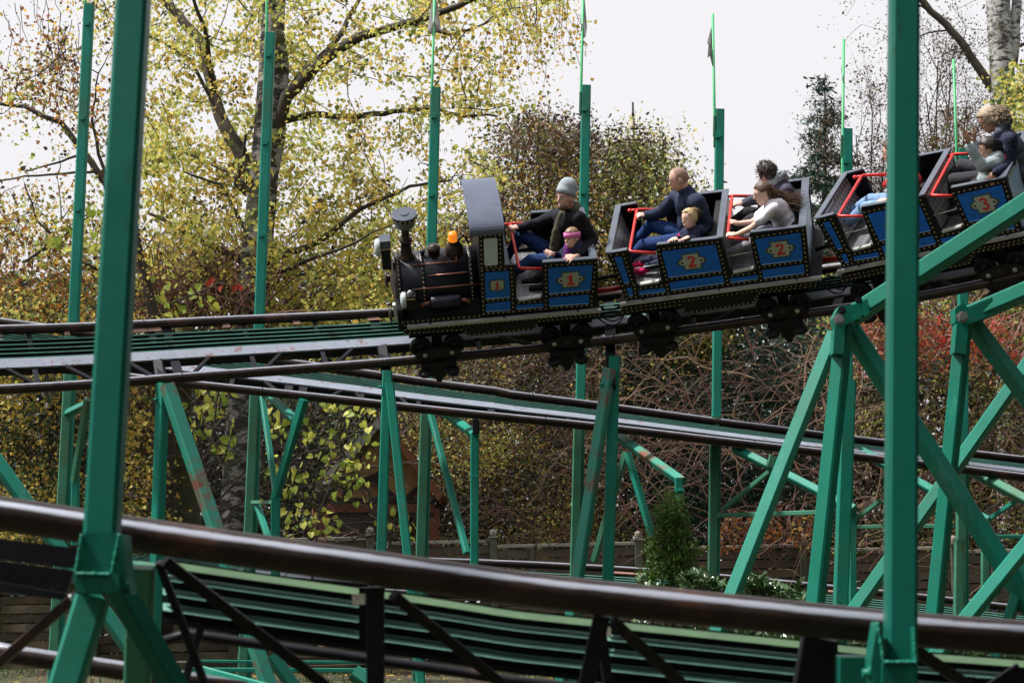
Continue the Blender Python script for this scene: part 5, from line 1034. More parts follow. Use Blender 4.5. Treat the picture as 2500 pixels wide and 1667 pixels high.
# ---- cars 2 and 3
car2 = coach('train_car', 'second train car with blue riveted panels numbered 2, carrying four people', M2, '2')
car3 = coach('train_car', 'third train car with blue panel numbered 3, partly behind the right foreground post', M3, '3')
# start of a fourth car at the right edge is outside the frame

# ---- the engine
eng = thing('train_engine', 'black toy steam engine with funnel, amber beacon and blue cab panels numbered 1', 'train engine', mw=M1, group='cars of the small train')
E_ = {k: q1(*v) for k, v in dict(a=(765, 503), b=(936, 492), c=(948, 702), d=(1022, 704), e=(1032, 952), f=(1212, 925), g=(1206, 690), h=(1592, 662), i=(1600, 992), j=(790, 1062)).items()}
zb1 = q1(900, 1062)[1]
pl = rounded([E_[k] for k in 'abcdefghij'], .015, 3, {3, 6, 7})
sheet(eng, pl, -HW, -HW + .03, 'cab_side', 'black'); sheet(eng, pl, HW - .03, HW, 'cab_side', 'black')
B1 = [[(808, 760), (975, 745), (985, 925), (815, 940)], [(815, 975), (985, 955), (988, 1015), (818, 1028)], [(1028, 985), (1215, 970), (1215, 995), (1030, 1010)], [(1250, 725), (1560, 705), (1545, 875), (1255, 905)], [(1255, 935), (1535, 910), (1535, 970), (1258, 990)]]
B1 = [[q1(*p) for p in pl_] for pl_ in B1]; pts = blues(eng, B1)
win = rounded([q1(800, 520), q1(895, 515), q1(900, 703), q1(806, 710)], .02, 3)
pts += ring_rivets([q1(800, 520), q1(895, 515), q1(900, 703), q1(806, 710)], .026, .05)
mb1 = MB(); rivets_on(mb1, dedupe(pts), -HW - .0005)
sheet(eng, win, -HW - .001, -HW - .004, 'window_pane', mat('cab_window_pale', (.62, .70, .78), .25, var=.08, scale=3))
cx, cz = q1(1405, 803); number_plate(eng, '1', cx, cz, .01, -HW - .005)
cx, cz = q1(895, 843); number_plate(eng, '1', cx, cz, .01, -HW - .005, .12, .105, False)
xs1, xe1 = q1(265, 1110)[0], q1(1615, 1000)[0]
finish_under(eng, zb1, xs1, xe1, [q1(*p) for p in [(245, 1150), (1615, 1030), (1615, 1065), (1190, 1105), (1150, 1155), (700, 1200), (645, 1165), (245, 1192)]], mb1)
zf1 = E_['e'][1] - .02
MB().box((E_['a'][0] + .05, -HW + .031, zf1 - .02), (E_['i'][0], HW - .031, zf1)).build('floor', M['floor'], eng)
MB().beam(Vector((E_['e'][0] + .02, -HW + .005, E_['e'][1] + .006)), Vector((E_['f'][0] - .02, -HW + .005, E_['f'][1] + .006)), .022, .05).build('sill', M['alu'], eng)
for s_ in (-1, 1):
    MB().beam(Vector((E_['g'][0] + .01, s_ * (HW - .012), E_['g'][1] + .007)), Vector((E_['h'][0] - .01, s_ * (HW - .012), E_['h'][1] + .007)), .014, .045).build('top_rim', M['greyrim'], eng)
wall(eng, (E_['h'][0] - .06, E_['h'][1]), (E_['i'][0] - .05, zf1), .03, 'rear_wall', 'black', capw=.06)
wall(eng, (E_['c'][0] + .0, E_['d'][1]), (E_['e'][0] - .03, zf1), .025, 'bulkhead', 'black', capw=.05)
xa, xc = E_['g'][0] + .14, E_['h'][0] - .08
MB().box((xa, -HW + .04, zf1 + .002), (xc, HW - .04, zf1 + .13)).build('seat_base', M['black'], eng)
se = MB(); se.box((xa - .03, -HW + .05, zf1 + .135), (xc, HW - .05, zf1 + .19)); se.box((xc - .07, -HW + .05, zf1 + .195), (xc - .005, HW - .05, E_['h'][1] - .06)); se.build('seat', M['rubber'], eng)
p, q = E_['d'], E_['g']; MB().tube([Vector(((p[0] + E_['e'][0]) / 2, -HW + .015, q1(1030, 852)[1])), Vector((q[0], -HW + .015, q1(1205, 842)[1]))], .005, 6).build('door_wire', M['alu'], eng)
l1 = q1(1048, 735, -.40); l2 = q1(1206, 730, -.40); lap_bar(eng, l1[0], l1[1], l2[0], l2[1])
# cab roof: a bent sheet
xr0, zr = q1(705, 505, -HW - .02); xr1, _ = q1(948, 490, -HW - .02); rw_, rh = HW + .02, .145; vs = []; n_ = 24
for i in range(n_ + 1):
    a = math.pi * (i / n_); yy, zz = -rw_ * math.cos(a), zr + rh * math.sin(a) ** .8
    vs += [(xr0, yy, zz), (xr1, yy, zz), (xr1, yy * .97, zz - .016), (xr0, yy * .97, zz - .016)]
fs = [(4*i+j, 4*i+(j+1) % 4, 4*i+4+(j+1) % 4, 4*i+4+j) for i in range(n_) for j in range(4)] + [(3, 2, 1, 0), (4*n_, 4*n_+1, 4*n_+2, 4*n_+3)]
rf = MB(); rf.add(vs, fs, 0, False); ro = rf.build('cab_roof', M['roofgrey'], eng)
for xw in (xr0 + .06, xr1 - .03):                    # end boards under the roof
    pl_ = [(-rw_ + .02, zr - .02)] + [(-(rw_ - .025) * math.cos(a), zr + (rh - .03) * math.sin(a) ** .8 - .005) for a in np.linspace(.1, math.pi - .1, 14)] + [(rw_ - .02, zr - .02)]
    MB().prism([Vector((xw, y, z)) for y, z in pl_], Vector((.015, 0, 0))).build('roof_end', M['black'], ro)
MB().box((E_['a'][0] + .01, -HW + .031, zb1), (E_['a'][0] + .03, HW - .031, zr - .1)).build('cab_front', M['black'], eng)
# boiler and everything on it
ZB, RB, X0, X1 = .60, .30, -1.03, E_['a'][0] + .01
def probe(x, y, z): p_ = proj(M1 @ Vector((x, y, z))); return ((p_[0] - 900) * 2.852, (p_[1] - 400) * 2.852)
# pick axis height and length so that the top line and the front of the barrel fall where the photo has them
for _ in range(6):
    cy = probe(-.6, 0, ZB)[1]; up_ = (cy - probe(-.6, 0, ZB + .1)[1]) / .1; lat = (cy - probe(-.6, .1, ZB)[1]) / .1; ap = math.hypot(up_, lat) * RB
    ZB += ((cy - ap) - 592) / up_
XB = lambda cx: -.6 + (cx - probe(-.6, 0, ZB)[0]) / ((probe(-.5, 0, ZB)[0] - probe(-.6, 0, ZB)[0]) / .1)
X0 = XB(192)
bo = MB().lathe((X0, 0, ZB), (1, 0, 0), [(0, 0), (0, RB - .02), (.012, RB), (X1 - X0, RB), (X1 - X0, 0)], 56).build('boiler', M['boiler'], eng)
for cx_ in (207, 372, 703):
    xx = XB(cx_); MB().lathe((xx - .022, 0, ZB), (1, 0, 0), [(0, RB - .01), (0, RB + .006), (.044, RB + .006), (.044, RB - .01)], 56).build('boiler_band', M['boiler'], bo)
    rv = MB()
    for a in np.linspace(-.35, math.pi + .2, 26):
        c = Vector((xx, -math.cos(a) * (RB + .006), ZB + math.sin(a) * (RB + .006))); rv.ell(c, AX, (.010, .010, .010), 6, 4)
    tag(rv.build('rivets', M['brass'], bo, fixn=False), kind='stuff')
MB().lathe((X0 + .0, 0, ZB), (-1, 0, 0), [(0, .24), (.02, .22), (.035, .15), (.05, .05), (.06, .0)], 32).build('smokebox_door', M['bronze'], bo)
for a_, xa_, xb_ in ((math.radians(64), 305, 610), (math.radians(42), 410, 680), (math.radians(20), 290, 755)):
    rr = RB + .018; yy, zz = -math.cos(a_) * rr, ZB + math.sin(a_) * rr; MB().tube([Vector((XB(xa_), yy, zz)), Vector((XB(xb_), yy, zz))], .0075, 8).build('pipe', M['copper'], bo)
    for f_ in (.15, .85): MB().ell(Vector((XB(xa_ + (xb_ - xa_) * f_), yy * .985, zz)), AX, (.010, .012, .012), 8, 6).build('pipe_clip', M['bronze'], bo)
MB().tube([Vector((XB(610), -math.cos(1.1) * (RB + .018), ZB + math.sin(1.1) * (RB + .018))), Vector((XB(612), -.06, ZB + RB + .02))], .0075, 8).build('pipe', M['copper'], bo)
ZT = ZB + RB
zpx = up_                                             # crop pixels per metre of height
def H_(dy): return dy / zpx
xs_ = XB(275)
MB().lathe((xs_, 0, ZT - .02), (0, 0, 1), [(q_[0] * 1.28,) + tuple(q_[1:]) for q_ in [(0, .082), (.025, .082), (.032, .062), (.10, .052), (.155, .046), (.160, .066), (.175, .066), (.182, .042), (.24, .036), (.265, .048), (.285, .066, 0), (.295, .090, 0), (.300, .094, 1), (.36, .103, 1), (.362, .112, 0), (.385, .122, 0), (.395, .124, 0), (.400, .118, 0), (.404, .05, 0), (.404, .0, 0)]], 36).build('funnel', [M['bronze'], M['greyband']], eng)
MB().lathe((xs_, 0, ZT - .02 + .392 * 1.28), (0, 0, 1), [(0, .10), (.001, .124), (.010, .124), (.014, .118), (.016, .045), (.024, .043), (.026, .0)], 36, smooth=False).build('funnel_cap', M['greyrim'], eng)
rv = MB()
for k in range(16): a = k * math.pi / 8; rv.ell(Vector((xs_ + .122 * math.cos(a), .122 * math.sin(a), ZT - .02 + .378 * 1.28)), AX, (.007, .007, .007), 6, 4)
tag(rv.build('rivets', M['brass'], eng, fixn=False), kind='stuff')
MB().lathe((XB(462), 0, ZT - .03), (0, 0, 1), [(0, .062), (.09, .060), (.092, .068), (.105, .068), (.12, .060), (.128, .03), (.132, .028), (.136, 0)], 28).build('steam_dome', [M['bronze'], M['greyrim']], eng)
MB().lathe((XB(605), 0, ZT - .03), (0, 0, 1), [(0, .098), (.05, .095), (.10, .085), (.13, .065), (.145, .05), (.15, .05), (.155, .056), (.17, .056), (.172, .0)], 28).build('sand_dome', M['bronze'], eng)
MB().lathe((XB(597), 0, ZT + .142), (0, 0, 1), [(0, .046), (.015, .046), (.02, .042), (.07, .044), (.085, .035), (.09, .0)], 20).build('beacon', M['beacon'], eng)
MB().lathe((XB(385), 0, ZT - .02), (0, 0, 1), [(0, .02), (.05, .02), (.055, .028), (.07, .028), (.075, 0)], 12).build('valve', M['black'], eng)
MB().tube([Vector((XB(640), 0, ZT + .14)), Vector((XB(665), .03, ZT + .17)), Vector((XB(690), .05, ZT + .13)), Vector((XB(705), .05, ZT + .06))], .010, 8).build('cable', M['rubber'], eng)
# upper head lamp on its bracket
xl = XB(135); zl = ZT + .10
b_ = MB(); b_.box((xl - .045, -.06, ZT - .10), (xl + .045, .06, zl + .13)); b_.build('lamp_bracket', M['black'], eng)
lb = MB().box((xl - .055, -.062, zl + .05), (xl + .05, .062, zl + .135)).build('lamp_box', M['greyrim'], eng)
MB().box((xl - .056, -.0635, zl + .035), (xl + .051, .0635, zl + .045)).build('lamp_band', M['brass'], lb)
MB().lathe((xl - .055, 0, zl + .03), (-1, 0, 0), [(0, .085), (.02, .088), (.035, .085), (.05, .06), (.056, 0)], 26).build('lamp_lens', M['cream'], lb)
# lower lamp near side
p = LP(M1, *c1(292, 945), -.40); xl, zl = p.x, p.z
lb = MB().box((xl - .045, -.46, zl - .085), (xl + .05, -.34, zl + .075)).build('lamp_box', M['black'], eng)
MB().box((xl - .04, -.463, zl + .04), (xl + .04, -.461, zl + .055)).build('lamp_band', M['brass'], lb)
MB().lathe((xl - .046, -.40, zl), (-1, 0, 0), [(0, .078), (.02, .082), (.035, .078), (.05, .055), (.055, 0)], 26).build('lamp_lens', M['cream'], lb)
MB().lathe((xl, -.40, zl + .075), (0, 0, 1), [(0, .03), (.01, .03), (.03, .015), (.035, 0)], 12).build('lamp_finial', M['bolt'], lb)
# running board block, side cylinder
x_a, x_b = X0 + .0, E_['a'][0]; zt_ = ZB - .02
ap_ = MB().hexa([Vector((x_a, -HW + .02, zb1)), Vector((x_b, -HW + .02, zb1)), Vector((x_b, HW - .02, zb1)), Vector((x_a, HW - .02, zb1)), Vector((x_a, -RB + .03, zt_)), Vector((x_b, -RB + .03, zt_)), Vector((x_b, RB - .03, zt_)), Vector((x_a, RB - .03, zt_))]).build('running_board', M['black'], eng)
MB().box((x_a - .01, -HW, zb1 - .006), (x_b, -HW + .025, zb1 + .05)).build('running_board_edge', M['black'], eng)
rv = MB(); rivets_on(rv, along((x_a + .02, zb1 + .025), (x_b - .02, zb1 + .025), .05), -HW - .0005); tag(rv.build('rivets', M['brass'], eng), kind='stuff')
p = LP(M1, *c1(535, 957), -.37); MB().lathe((p.x - .145, -.37, p.z), (1, 0, 0), [(0, 0), (0, .05), (.01, .06), (.28, .06), (.29, .05), (.29, 0)], 26).build('air_tank', M['boiler'], eng)
MB().tube([Vector((p.x - .145, -.37, p.z - .0)), Vector((p.x - .19, -.37, p.z - .005)), Vector((p.x - .225, -.365, p.z - .02)), Vector((p.x - .235, -.35, p.z - .07))], .018, 10).build('pipe', M['copper'], eng)
MB().tube([Vector((p.x + .145, -.37, p.z + .0)), Vector((p.x + .19, -.37, p.z + .0)), Vector((p.x + .225, -.365, p.z - .02)), Vector((p.x + .235, -.35, p.z - .07))], .018, 10).build('pipe', M['copper'], eng)
# buffer beam, buffers
p = LP(M1, *c1(215, 1080), -.30)
MB().box((X0 - .02, -HW + .02, zb1 - .10), (X0 + .03, HW - .02, zb1 + .16)).build('buffer_beam', M['black'], eng)
for yy in (-.30, .30):
    MB().lathe((X0 - .02, yy, zb1 + .03), (-1, 0, 0), [(0, .03), (.05, .03), (.055, .085), (.07, .085), (.08, .06), (.084, 0)], 24).build('buffer', M['bronze'], eng)
MB().beam(Vector((X0 - .03, -.40, zb1 + .02)), Vector((X0 - .05, -.40, zb1 + .22)), .03, .05).build('step', M['cream'], eng)
for xq in (-.64, .64): bogie(eng, xq)
# couplings: red tube and hanging cables between the cars
def coupling(Ma, xa_, Mb, xb_, root):
    inv = root.matrix_world.inverted(); A_ = lambda y, z: inv @ (Ma @ Vector((xa_, y, z))); B_ = lambda y, z: inv @ (Mb @ Vector((xb_, y, z)))
    MB().tube([A_(0, .34), B_(0, .34)], .028, 10).build('drawbar', M['red'], root)
    MB().tube([A_(-.05, .5), (A_(-.05, .5) + B_(-.05, .52)) / 2 + Vector((0, 0, .02)), B_(-.05, .5)], .02, 8).build('cable', M['rubber'], root)
    for k, (y, sag) in enumerate(((-.34, .10), (-.30, .15), (-.38, .19), (-.2, .12), (-.26, .22))):
        a, b = A_(y, .36), B_(y, .36); pts = [a.lerp(b, t) + Vector((0, 0, -sag * 4 * t * (1 - t))) for t in np.linspace(0, 1, 11)]; MB().tube(pts, .0075, 6).build('cable', M['rubber'], root)
coupling(M1, xe1 - .06, M2, S['P11'][0] - .02, car2)
coupling(M2, S['P10'][0] + .04, M3, S['P11'][0] - .02, car3)
# ================================================================== THE PEOPLE
def remesh(mb, vox, sm=3):
    me = bpy.data.meshes.new('tmp'); me.from_pydata(mb.v, [], mb.f); o = bpy.data.objects.new('tmp', me); COL.objects.link(o)
    md = o.modifiers.new('r', 'REMESH'); md.mode = 'VOXEL'; md.voxel_size = vox; md.use_smooth_shade = True
    s_ = o.modifiers.new('s', 'SMOOTH'); s_.iterations = sm; s_.factor = .5
    dg = bpy.context.evaluated_depsgraph_get(); out = bpy.data.meshes.new_from_object(o.evaluated_get(dg)); bpy.data.objects.remove(o); bpy.data.meshes.remove(me)
    out.polygons.foreach_set('use_smooth', [True] * len(out.polygons)); return out
def cap(mb, p0, r0, p1, r1, n=14):
    p0 = Vector(p0); p1 = Vector(p1); L_ = (p1 - p0).length
    if L_ < 1e-5: p1 = p0 + Vector((0, 0, 1e-3)); L_ = 1e-3
    pr = [(-r0 * math.cos(a), r0 * math.sin(a)) for a in np.linspace(0.05, math.pi / 2, 5)] + [(L_ + r1 * math.sin(a), r1 * math.cos(a)) for a in np.linspace(0, math.pi / 2 - .05, 5)]
    mb.lathe(p0, p1 - p0, pr, n)
    o = len(mb.v) - n * len(pr); mb.f.append(tuple(o + j for j in range(n - 1, -1, -1))); mb.f.append(tuple(o + (len(pr) - 1) * n + j for j in range(n))); mb.mi += [0, 0]; mb.sm += [True, True]
def chain(mb, pts, rs, n=12):
    for i in range(len(pts) - 1): cap(mb, pts[i], rs[i], pts[i+1], rs[i+1], n)
def frame3(f, u):
    f = Vector(f).normalized(); u = Vector(u); u = (u - f * u.dot(f)).normalized(); return f, f.cross(u).normalized(), u
SKIN = {k: mat('skin_' + k, c, .55, var=.06, scale=12, spec=.35) for k, c in dict(fair=(.70, .46, .37), rosy=(.64, .39, .31), tan=(.46, .26, .18)).items()}
EYE = mat('eye_dark', (.03, .02, .015), .3); EYEW = mat('eye_white', (.55, .53, .50), .4); LIP = mat('lips', (.34, .10, .085), .5); BROW = mat('eyebrow', (.10, .06, .035), .8); TOOTH = mat('teeth', (.7, .68, .62), .4)
def cloth(name, col, var=.22, scale=14, bump=.25, **k): return mat(name, col, .85, var=var, scale=scale, bump=bump, spec=.2, **k)
def hand(mb, w, h, axis, k=1., pose='grip', n=None):
    """palm and five fingers closing on, lying over or held open at h; axis = the bar or the line of the knuckles"""
    w = Vector(w); h = Vector(h); d = (h - w); d = d.normalized() if d.length > 1e-4 else Vector((-1, 0, 0)); a = Vector(axis); a = (a - d * a.dot(d)).normalized()
    nn = d.cross(a).normalized()
    if n is not None and nn.dot(Vector(n)) < 0: nn = -nn
    fr = .0085 * k
    if pose == 'grip':
        pc = h - d * .040 * k + nn * .016 * k; mb.ell(pc, (a, d, nn), (.042 * k, .046 * k, .020 * k), 14, 9); chain(mb, [w, pc], [.026 * k, .024 * k])
        for i, (o_, ln) in enumerate(((-.032, .9), (-.011, 1.0), (.011, .96), (.031, .82))):
            B = h + a * o_ * k; R_ = .026 * k * ln; pts = [B - d * .008 * k + nn * .028 * k, B + d * R_ * .75 + nn * R_ * .7, B + d * R_ * .9 - nn * R_ * .35, B - nn * R_ * .95 + d * .004 * k]; chain(mb, pts, [fr * 1.15, fr * 1.08, fr, fr * .85], 8)
        s_ = 1; B = h + a * s_ * .036 * k; chain(mb, [pc + a * .03 * k - d * .01 * k, B - d * .018 * k - nn * .008 * k, B - a * .014 * k - nn * .027 * k], [fr * 1.5, fr * 1.2, fr], 8)
    elif pose == 'flat':
        pc = h - d * .035 * k; mb.ell(pc, (a, d, nn), (.040 * k, .046 * k, .017 * k), 14, 9); chain(mb, [w, pc], [.025 * k, .022 * k])
        for (o_, ln, sp) in ((-.030, .060, -.22), (-.010, .072, -.06), (.011, .068, .08), (.030, .052, .25)):
            dd = (d + a * sp).normalized(); p0 = h + a * o_ * k - nn * .004 * k; p1 = p0 + dd * ln * .5 * k - nn * .004 * k; p2 = p1 + dd * ln * .36 * k - nn * .022 * k; chain(mb, [p0 - dd * .02 * k, p1, p2], [fr * 1.1, fr, fr * .85], 8)
        chain(mb, [pc + a * .03 * k - d * .01 * k, h + a * .052 * k - d * .008 * k - nn * .006 * k, h + a * .058 * k + d * .014 * k - nn * .014 * k], [fr * 1.5, fr * 1.15, fr], 8)
    else:
        pc = h - d * .030 * k; mb.ell(pc, (a, d, nn), (.040 * k, .048 * k, .016 * k), 14, 9); chain(mb, [w, pc], [.024 * k, .021 * k])
        for (o_, ln, sp) in ((-.031, .062, -.30), (-.011, .076, -.10), (.011, .072, .10), (.031, .055, .30)):
            dd = (d + a * sp).normalized(); p0 = h + a * o_ * k; chain(mb, [p0 - dd * .02 * k, p0 + dd * ln * .55 * k + nn * .004 * k, p0 + dd * ln * k + nn * .012 * k], [fr * 1.1, fr, fr * .85], 8)
        chain(mb, [pc - a * .03 * k - d * .015 * k, pc - a * .060 * k + d * .010 * k, pc - a * .072 * k + d * .034 * k], [fr * 1.5, fr * 1.15, fr * .95], 8)
def head(mb, c, f, u, k=1., child=False, chin=1., beard=False):
    f, s, u = frame3(f, u); c = Vector(c); A = (s, f, u)
    mb.ell(c + u * .012 * k - f * .006 * k, A, (.077 * k, .095 * k, .100 * k), 22, 14)
    jw = .056 if not child else .060
    mb.ell(c + f * .026 * k - u * .048 * k, A, (jw * k, .060 * k, .068 * k), 18, 12)
    mb.ell(c + f * .062 * k - u * .096 * k * (1 if not child else .92), A, (.026 * k, .020 * k * chin, .018 * k), 12, 8)
    mb.ell(c + f * (.070 if not child else .064) * k + u * .020 * k, A, (.048 * k, .016 * k, .017 * k), 12, 8)                # brow ridge
    ns = .8 if child else 1.
    chain(mb, [c + f * .083 * k + u * .008 * k, c + f * (.083 + .021 * ns) * k - u * .026 * k, c + f * .088 * k - u * .034 * k], [.009 * k, .0125 * k * ns, .010 * k], 10)
    for q in (-1, 1):
        mb.ell(c + s * q * .038 * k + f * .058 * k - u * .032 * k, A, (.020 * k, .018 * k, .020 * k), 10, 7)   # cheeks
        mb.ell(c + s * q * .076 * k - f * .006 * k - u * .012 * k, (f, s, u), (.017 * k, .008 * k, .030 * k), 12, 8)
    mb.ell(c + f * .082 * k - u * .062 * k, A, (.022 * k, .010 * k, .007 * k), 10, 6); mb.ell(c + f * .079 * k - u * .073 * k, A, (.018 * k, .010 * k, .008 * k), 10, 6)
def face_parts(root, c, f, u, k=1., mouth='shut', brow=BROW, closed=False):
    f, s, u = frame3(f, u); A = (s, f, u); b_ = MB()
    for q in (-1, 1):
        e = c + s * q * .031 * k + f * .077 * k + u * .002 * k
        w_ = MB().ell(e, A, (.0135 * k, .008 * k, (.0035 if closed else .0075) * k), 12, 8).build('eye', EYEW if not closed else EYE, root, fixn=False)
        if not closed: MB().ell(e + f * .004 * k, A, (.0062 * k, .006 * k, .0062 * k), 10, 7).build('pupil', EYE, w_, fixn=False)
        MB().tube([c + s * q * .014 * k + f * .090 * k + u * .019 * k, c + s * q * .033 * k + f * .087 * k + u * .025 * k, c + s * q * .052 * k + f * .072 * k + u * .018 * k], [.0035 * k, .0042 * k, .002 * k], 6).build('eyebrow', brow, root, fixn=False)
    m0 = c + f * .0885 * k - u * .068 * k
    if mouth == 'shut': MB().tube([m0 + s * .024 * k - f * .008 * k, m0 + s * .010 * k + f * .001 * k, m0 - s * .010 * k + f * .001 * k, m0 - s * .024 * k - f * .008 * k], [.002 * k, .0045 * k, .0045 * k, .002 * k], 6).build('mouth', LIP, root, fixn=False)
    else:
        MB().ell(m0 - f * .004 * k, A, (.023 * k, .009 * k, .011 * k if mouth == 'open' else .007 * k), 14, 8).build('mouth', LIP, root, fixn=False)
        MB().ell(m0 + u * .003 * k - f * .0005 * k, A, (.017 * k, .007 * k, .004 * k), 12, 6).build('teeth', TOOTH, root, fixn=False)
def person(label, Mx, J, face, up=(-.05, .38, .92), k=1., skin='fair', top=None, legs=None, shoe=None, sleeve='long', hands=None, mouth='shut', child=False, closed=False, thick=1., chest=None, vox=None, tw=1.0, hide_legs=False, brow=BROW, hood=None):
    """J: joints in the car's own metres; the figure sits in the car"""
    J = {a: Vector(b) for a, b in J.items()}; hip = J['hip']
    for q in 'LR':                                # soles rest on the tread plate of the footwell
        d_ = .685 - J['an' + q].z
        if d_ > 0: J['an' + q] = Vector((J['an' + q].x - min(.14, d_ * .8), J['an' + q].y, .685))
    hip = J['hip']; root = thing('person', label, 'person', mw=Mx @ Matrix.Translation(hip)); J = {a: b - hip for a, b in J.items()}
    bw = .17 * k; S_ = (J['shL'] - J['shR']); ac = S_.normalized(); neck = J['neck']; H0 = J['hip']; spine = (neck - H0); su = spine.normalized(); sf = su.cross(ac).normalized(); 
    hipw = ac * .085 * k; hL, hR = J.get('hipL', H0 + hipw), J.get('hipR', H0 - hipw)
    def torso(m_, e=0.):
        m_.ell(H0 + su * .02 * k, (ac, sf, su), (.155 * k * tw + e, .115 * k * tw + e, .12 * k + e), 20, 12)
        m_.ell(H0 + spine * .38, (ac, sf, su), (.138 * k * tw + e, .105 * k * tw + e, .17 * k + e), 20, 12)
        m_.ell(H0 + spine * .70, (ac, sf, su), (.160 * k + e, .112 * k + e, .16 * k + e), 20, 12)
        cap(m_, J['shL'] * .86 + J['shR'] * .14, .062 * k + e, J['shR'] * .86 + J['shL'] * .14, .062 * k + e); cap(m_, H0 + spine * .85, .085 * k + e, neck, .052 * k + e)
    # body
    b_ = MB(); torso(b_); head(b_, J['head'], face, up, k, child); chain(b_, [neck - su * .03 * k, neck, J['head'] - Vector(frame3(face, up)[2]) * .05 * k - Vector(frame3(face, up)[0]) * .02 * k], [.060 * k, .050 * k, .050 * k])
    for q in 'LR':
        chain(b_, [J['sh' + q], J['el' + q], J['wr' + q]], [.046 * k, .036 * k, .024 * k])
        hd = hands.get(q) if hands else None
        if hd: hand(b_, J['wr' + q], J['hd' + q], hd[0], k * (1.0 if not child else 1.05), hd[1], hd[2] if len(hd) > 2 else None)
        if not hide_legs: chain(b_, [hL if q == 'L' else hR, J['kn' + q], J['an' + q]], [.075 * k, .052 * k, .036 * k])
    vx = vox or (.0085 if not child else .0065); me = remesh(b_, vx, 2); me.materials.clear(); me.materials.append(SKIN[skin]); body = link('body', me, root)
    face_parts(root, J['head'], face, up, k, mouth, brow, closed)
    # top
    t_ = MB(); e = .012 * thick; torso(t_, e)
    for q in 'LR':
        if sleeve == 'long': chain(t_, [J['sh' + q], J['el' + q], J['wr' + q].lerp(J['el' + q], .06)], [.060 * k * thick, .050 * k * thick, .036 * k * thick])
        elif sleeve == 'short': chain(t_, [J['sh' + q], J['sh' + q].lerp(J['el' + q], .62)], [.062 * k, .060 * k])
    me = remesh(t_, .011 if not child else .008, 2); wrinkle(me, .010 * k, 8.5, len(label) * 3.7); me.materials.clear(); me.materials.append(top); link('top', me, root)
    if not hide_legs:
        l_ = MB(); l_.ell(H0 + su * .0, (ac, sf, su), (.165 * k * tw, .125 * k * tw, .11 * k), 20, 12)
        for q in 'LR': chain(l_, [hL if q == 'L' else hR, J['kn' + q], J['an' + q]], [.092 * k * thick ** .3, .066 * k, .047 * k])
        me = remesh(l_, .011 if not child else .009, 2); wrinkle(me, .006 * k, 10, 5); me.materials.clear(); me.materials.append(legs); link('trousers', me, root)
        for q in 'LR':
            s_ = MB(); a = J['an' + q]; d = J.get('ft' + q, a + Vector((-.16 * k, 0, -.05 * k))) - a; cap(s_, a - Vector((0, 0, .02 * k)), .045 * k, a + d * .45 - Vector((0, 0, .03 * k)), .042 * k); cap(s_, a + d * .4 - Vector((0, 0, .03 * k)), .042 * k, a + d, .034 * k)
            me = remesh(s_, .009, 2); me.materials.clear(); me.materials.append(shoe); link('shoe', me, root)
    return root, J, (ac, sf, su)
def wrinkle(me, amp, sc, seed):
    n_ = len(me.vertices); co = np.empty(n_ * 3); me.vertices.foreach_get('co', co); no = np.empty(n_ * 3); me.vertices.foreach_get('normal', no); co = co.reshape(-1, 3); no = no.reshape(-1, 3)
    v = np.array([noise.noise(Vector((a * sc, b * sc * .7, c * sc * 1.3 + seed))) + .5 * noise.noise(Vector((a * sc * 2.3, b * sc * 2, c * sc * 2.6 + seed))) for a, b, c in co]); co += no * (v * amp)[:, None]; me.vertices.foreach_set('co', co.ravel()); me.update()
def hair_cap(root, c, f, u, k, m_, lo=-.02, back=-.09, amp=.004, name='hair', ext=1.0, side=-.02, front=.03, grow=1.07, zc=.0):
    """hair as a displaced shell over the skull; open over the face"""
    f, s, u = frame3(f, u); nu, nv = 40, 26; vs = []; keep = []
    for i in range(nv + 1):
        th = math.pi * i / nv
        for j in range(nu):
            ph = 2 * math.pi * j / nu; d = Vector((math.sin(th) * math.cos(ph), math.sin(th) * math.sin(ph), math.cos(th)))      # s, f, u
            n_ = noise.noise(Vector((d.x * 5, d.y * 5, d.z * 2 + k * 9))) + .5 * noise.noise(d * 13)
            q = c + u * (.012 + zc) * k - f * .006 * k + (s * d.x * .077 + f * d.y * .095 + u * d.z * .100 * ext) * k * (grow + amp * 10 * n_); vs.append(q)
            lim = (lo if d.y > .35 else side if d.y > -.25 else back); fr = d.y > .55 and d.z < front * 10
            keep.append((d.z * .1 > lim) and not fr)
    fs = [(i * nu + j, i * nu + (j + 1) % nu, (i + 1) * nu + (j + 1) % nu, (i + 1) * nu + j) for i in range(nv) for j in range(nu)]
    fs = [q for q in fs if all(keep[a] for a in q)]
    b_ = MB().add(vs, fs, 0, True); o = b_.build(name, m_, root, fixn=False)
    md = o.modifiers.new('t', 'SOLIDIFY'); md.thickness = .006 * k; md.offset = 1; return o
def strands(root, starts, fn, n_, r, m_, seed, seg=7, name='hair'):
    gh = np.random.default_rng(seed); b_ = MB()
    for i in range(n_):
        pts = fn(gh, seg); b_.tube(pts, list(np.linspace(r, r * .35, len(pts))), 4, cap=False)
    return tag(b_.build(name, m_, root, fixn=False), kind='stuff')
def JL(Mx, cf):                                   # joint from photo crop coordinates and a side position in the car
    return lambda x, y, yl: LP(Mx, *cf(x, y), yl)
z3 = lambda x, y: (1200 + x / 5.225, 420 + y / 5.225)
z4 = lambda x, y: (1480 + x / 4.611, 380 + y / 4.611)
z5 = lambda x, y: (1740 + x / 4.9, 380 + y / 4.9)
z6 = lambda x, y: (2280 + x / 4.355, 200 + y / 4.355)
z7 = lambda x, y: (2080 + x / 5.057, 330 + y / 5.057)
YAX = Vector((0, 1, 0)); ZUP = Vector((0, 0, 1)); WUP = Vector((-.05, .38, .92)).normalized()
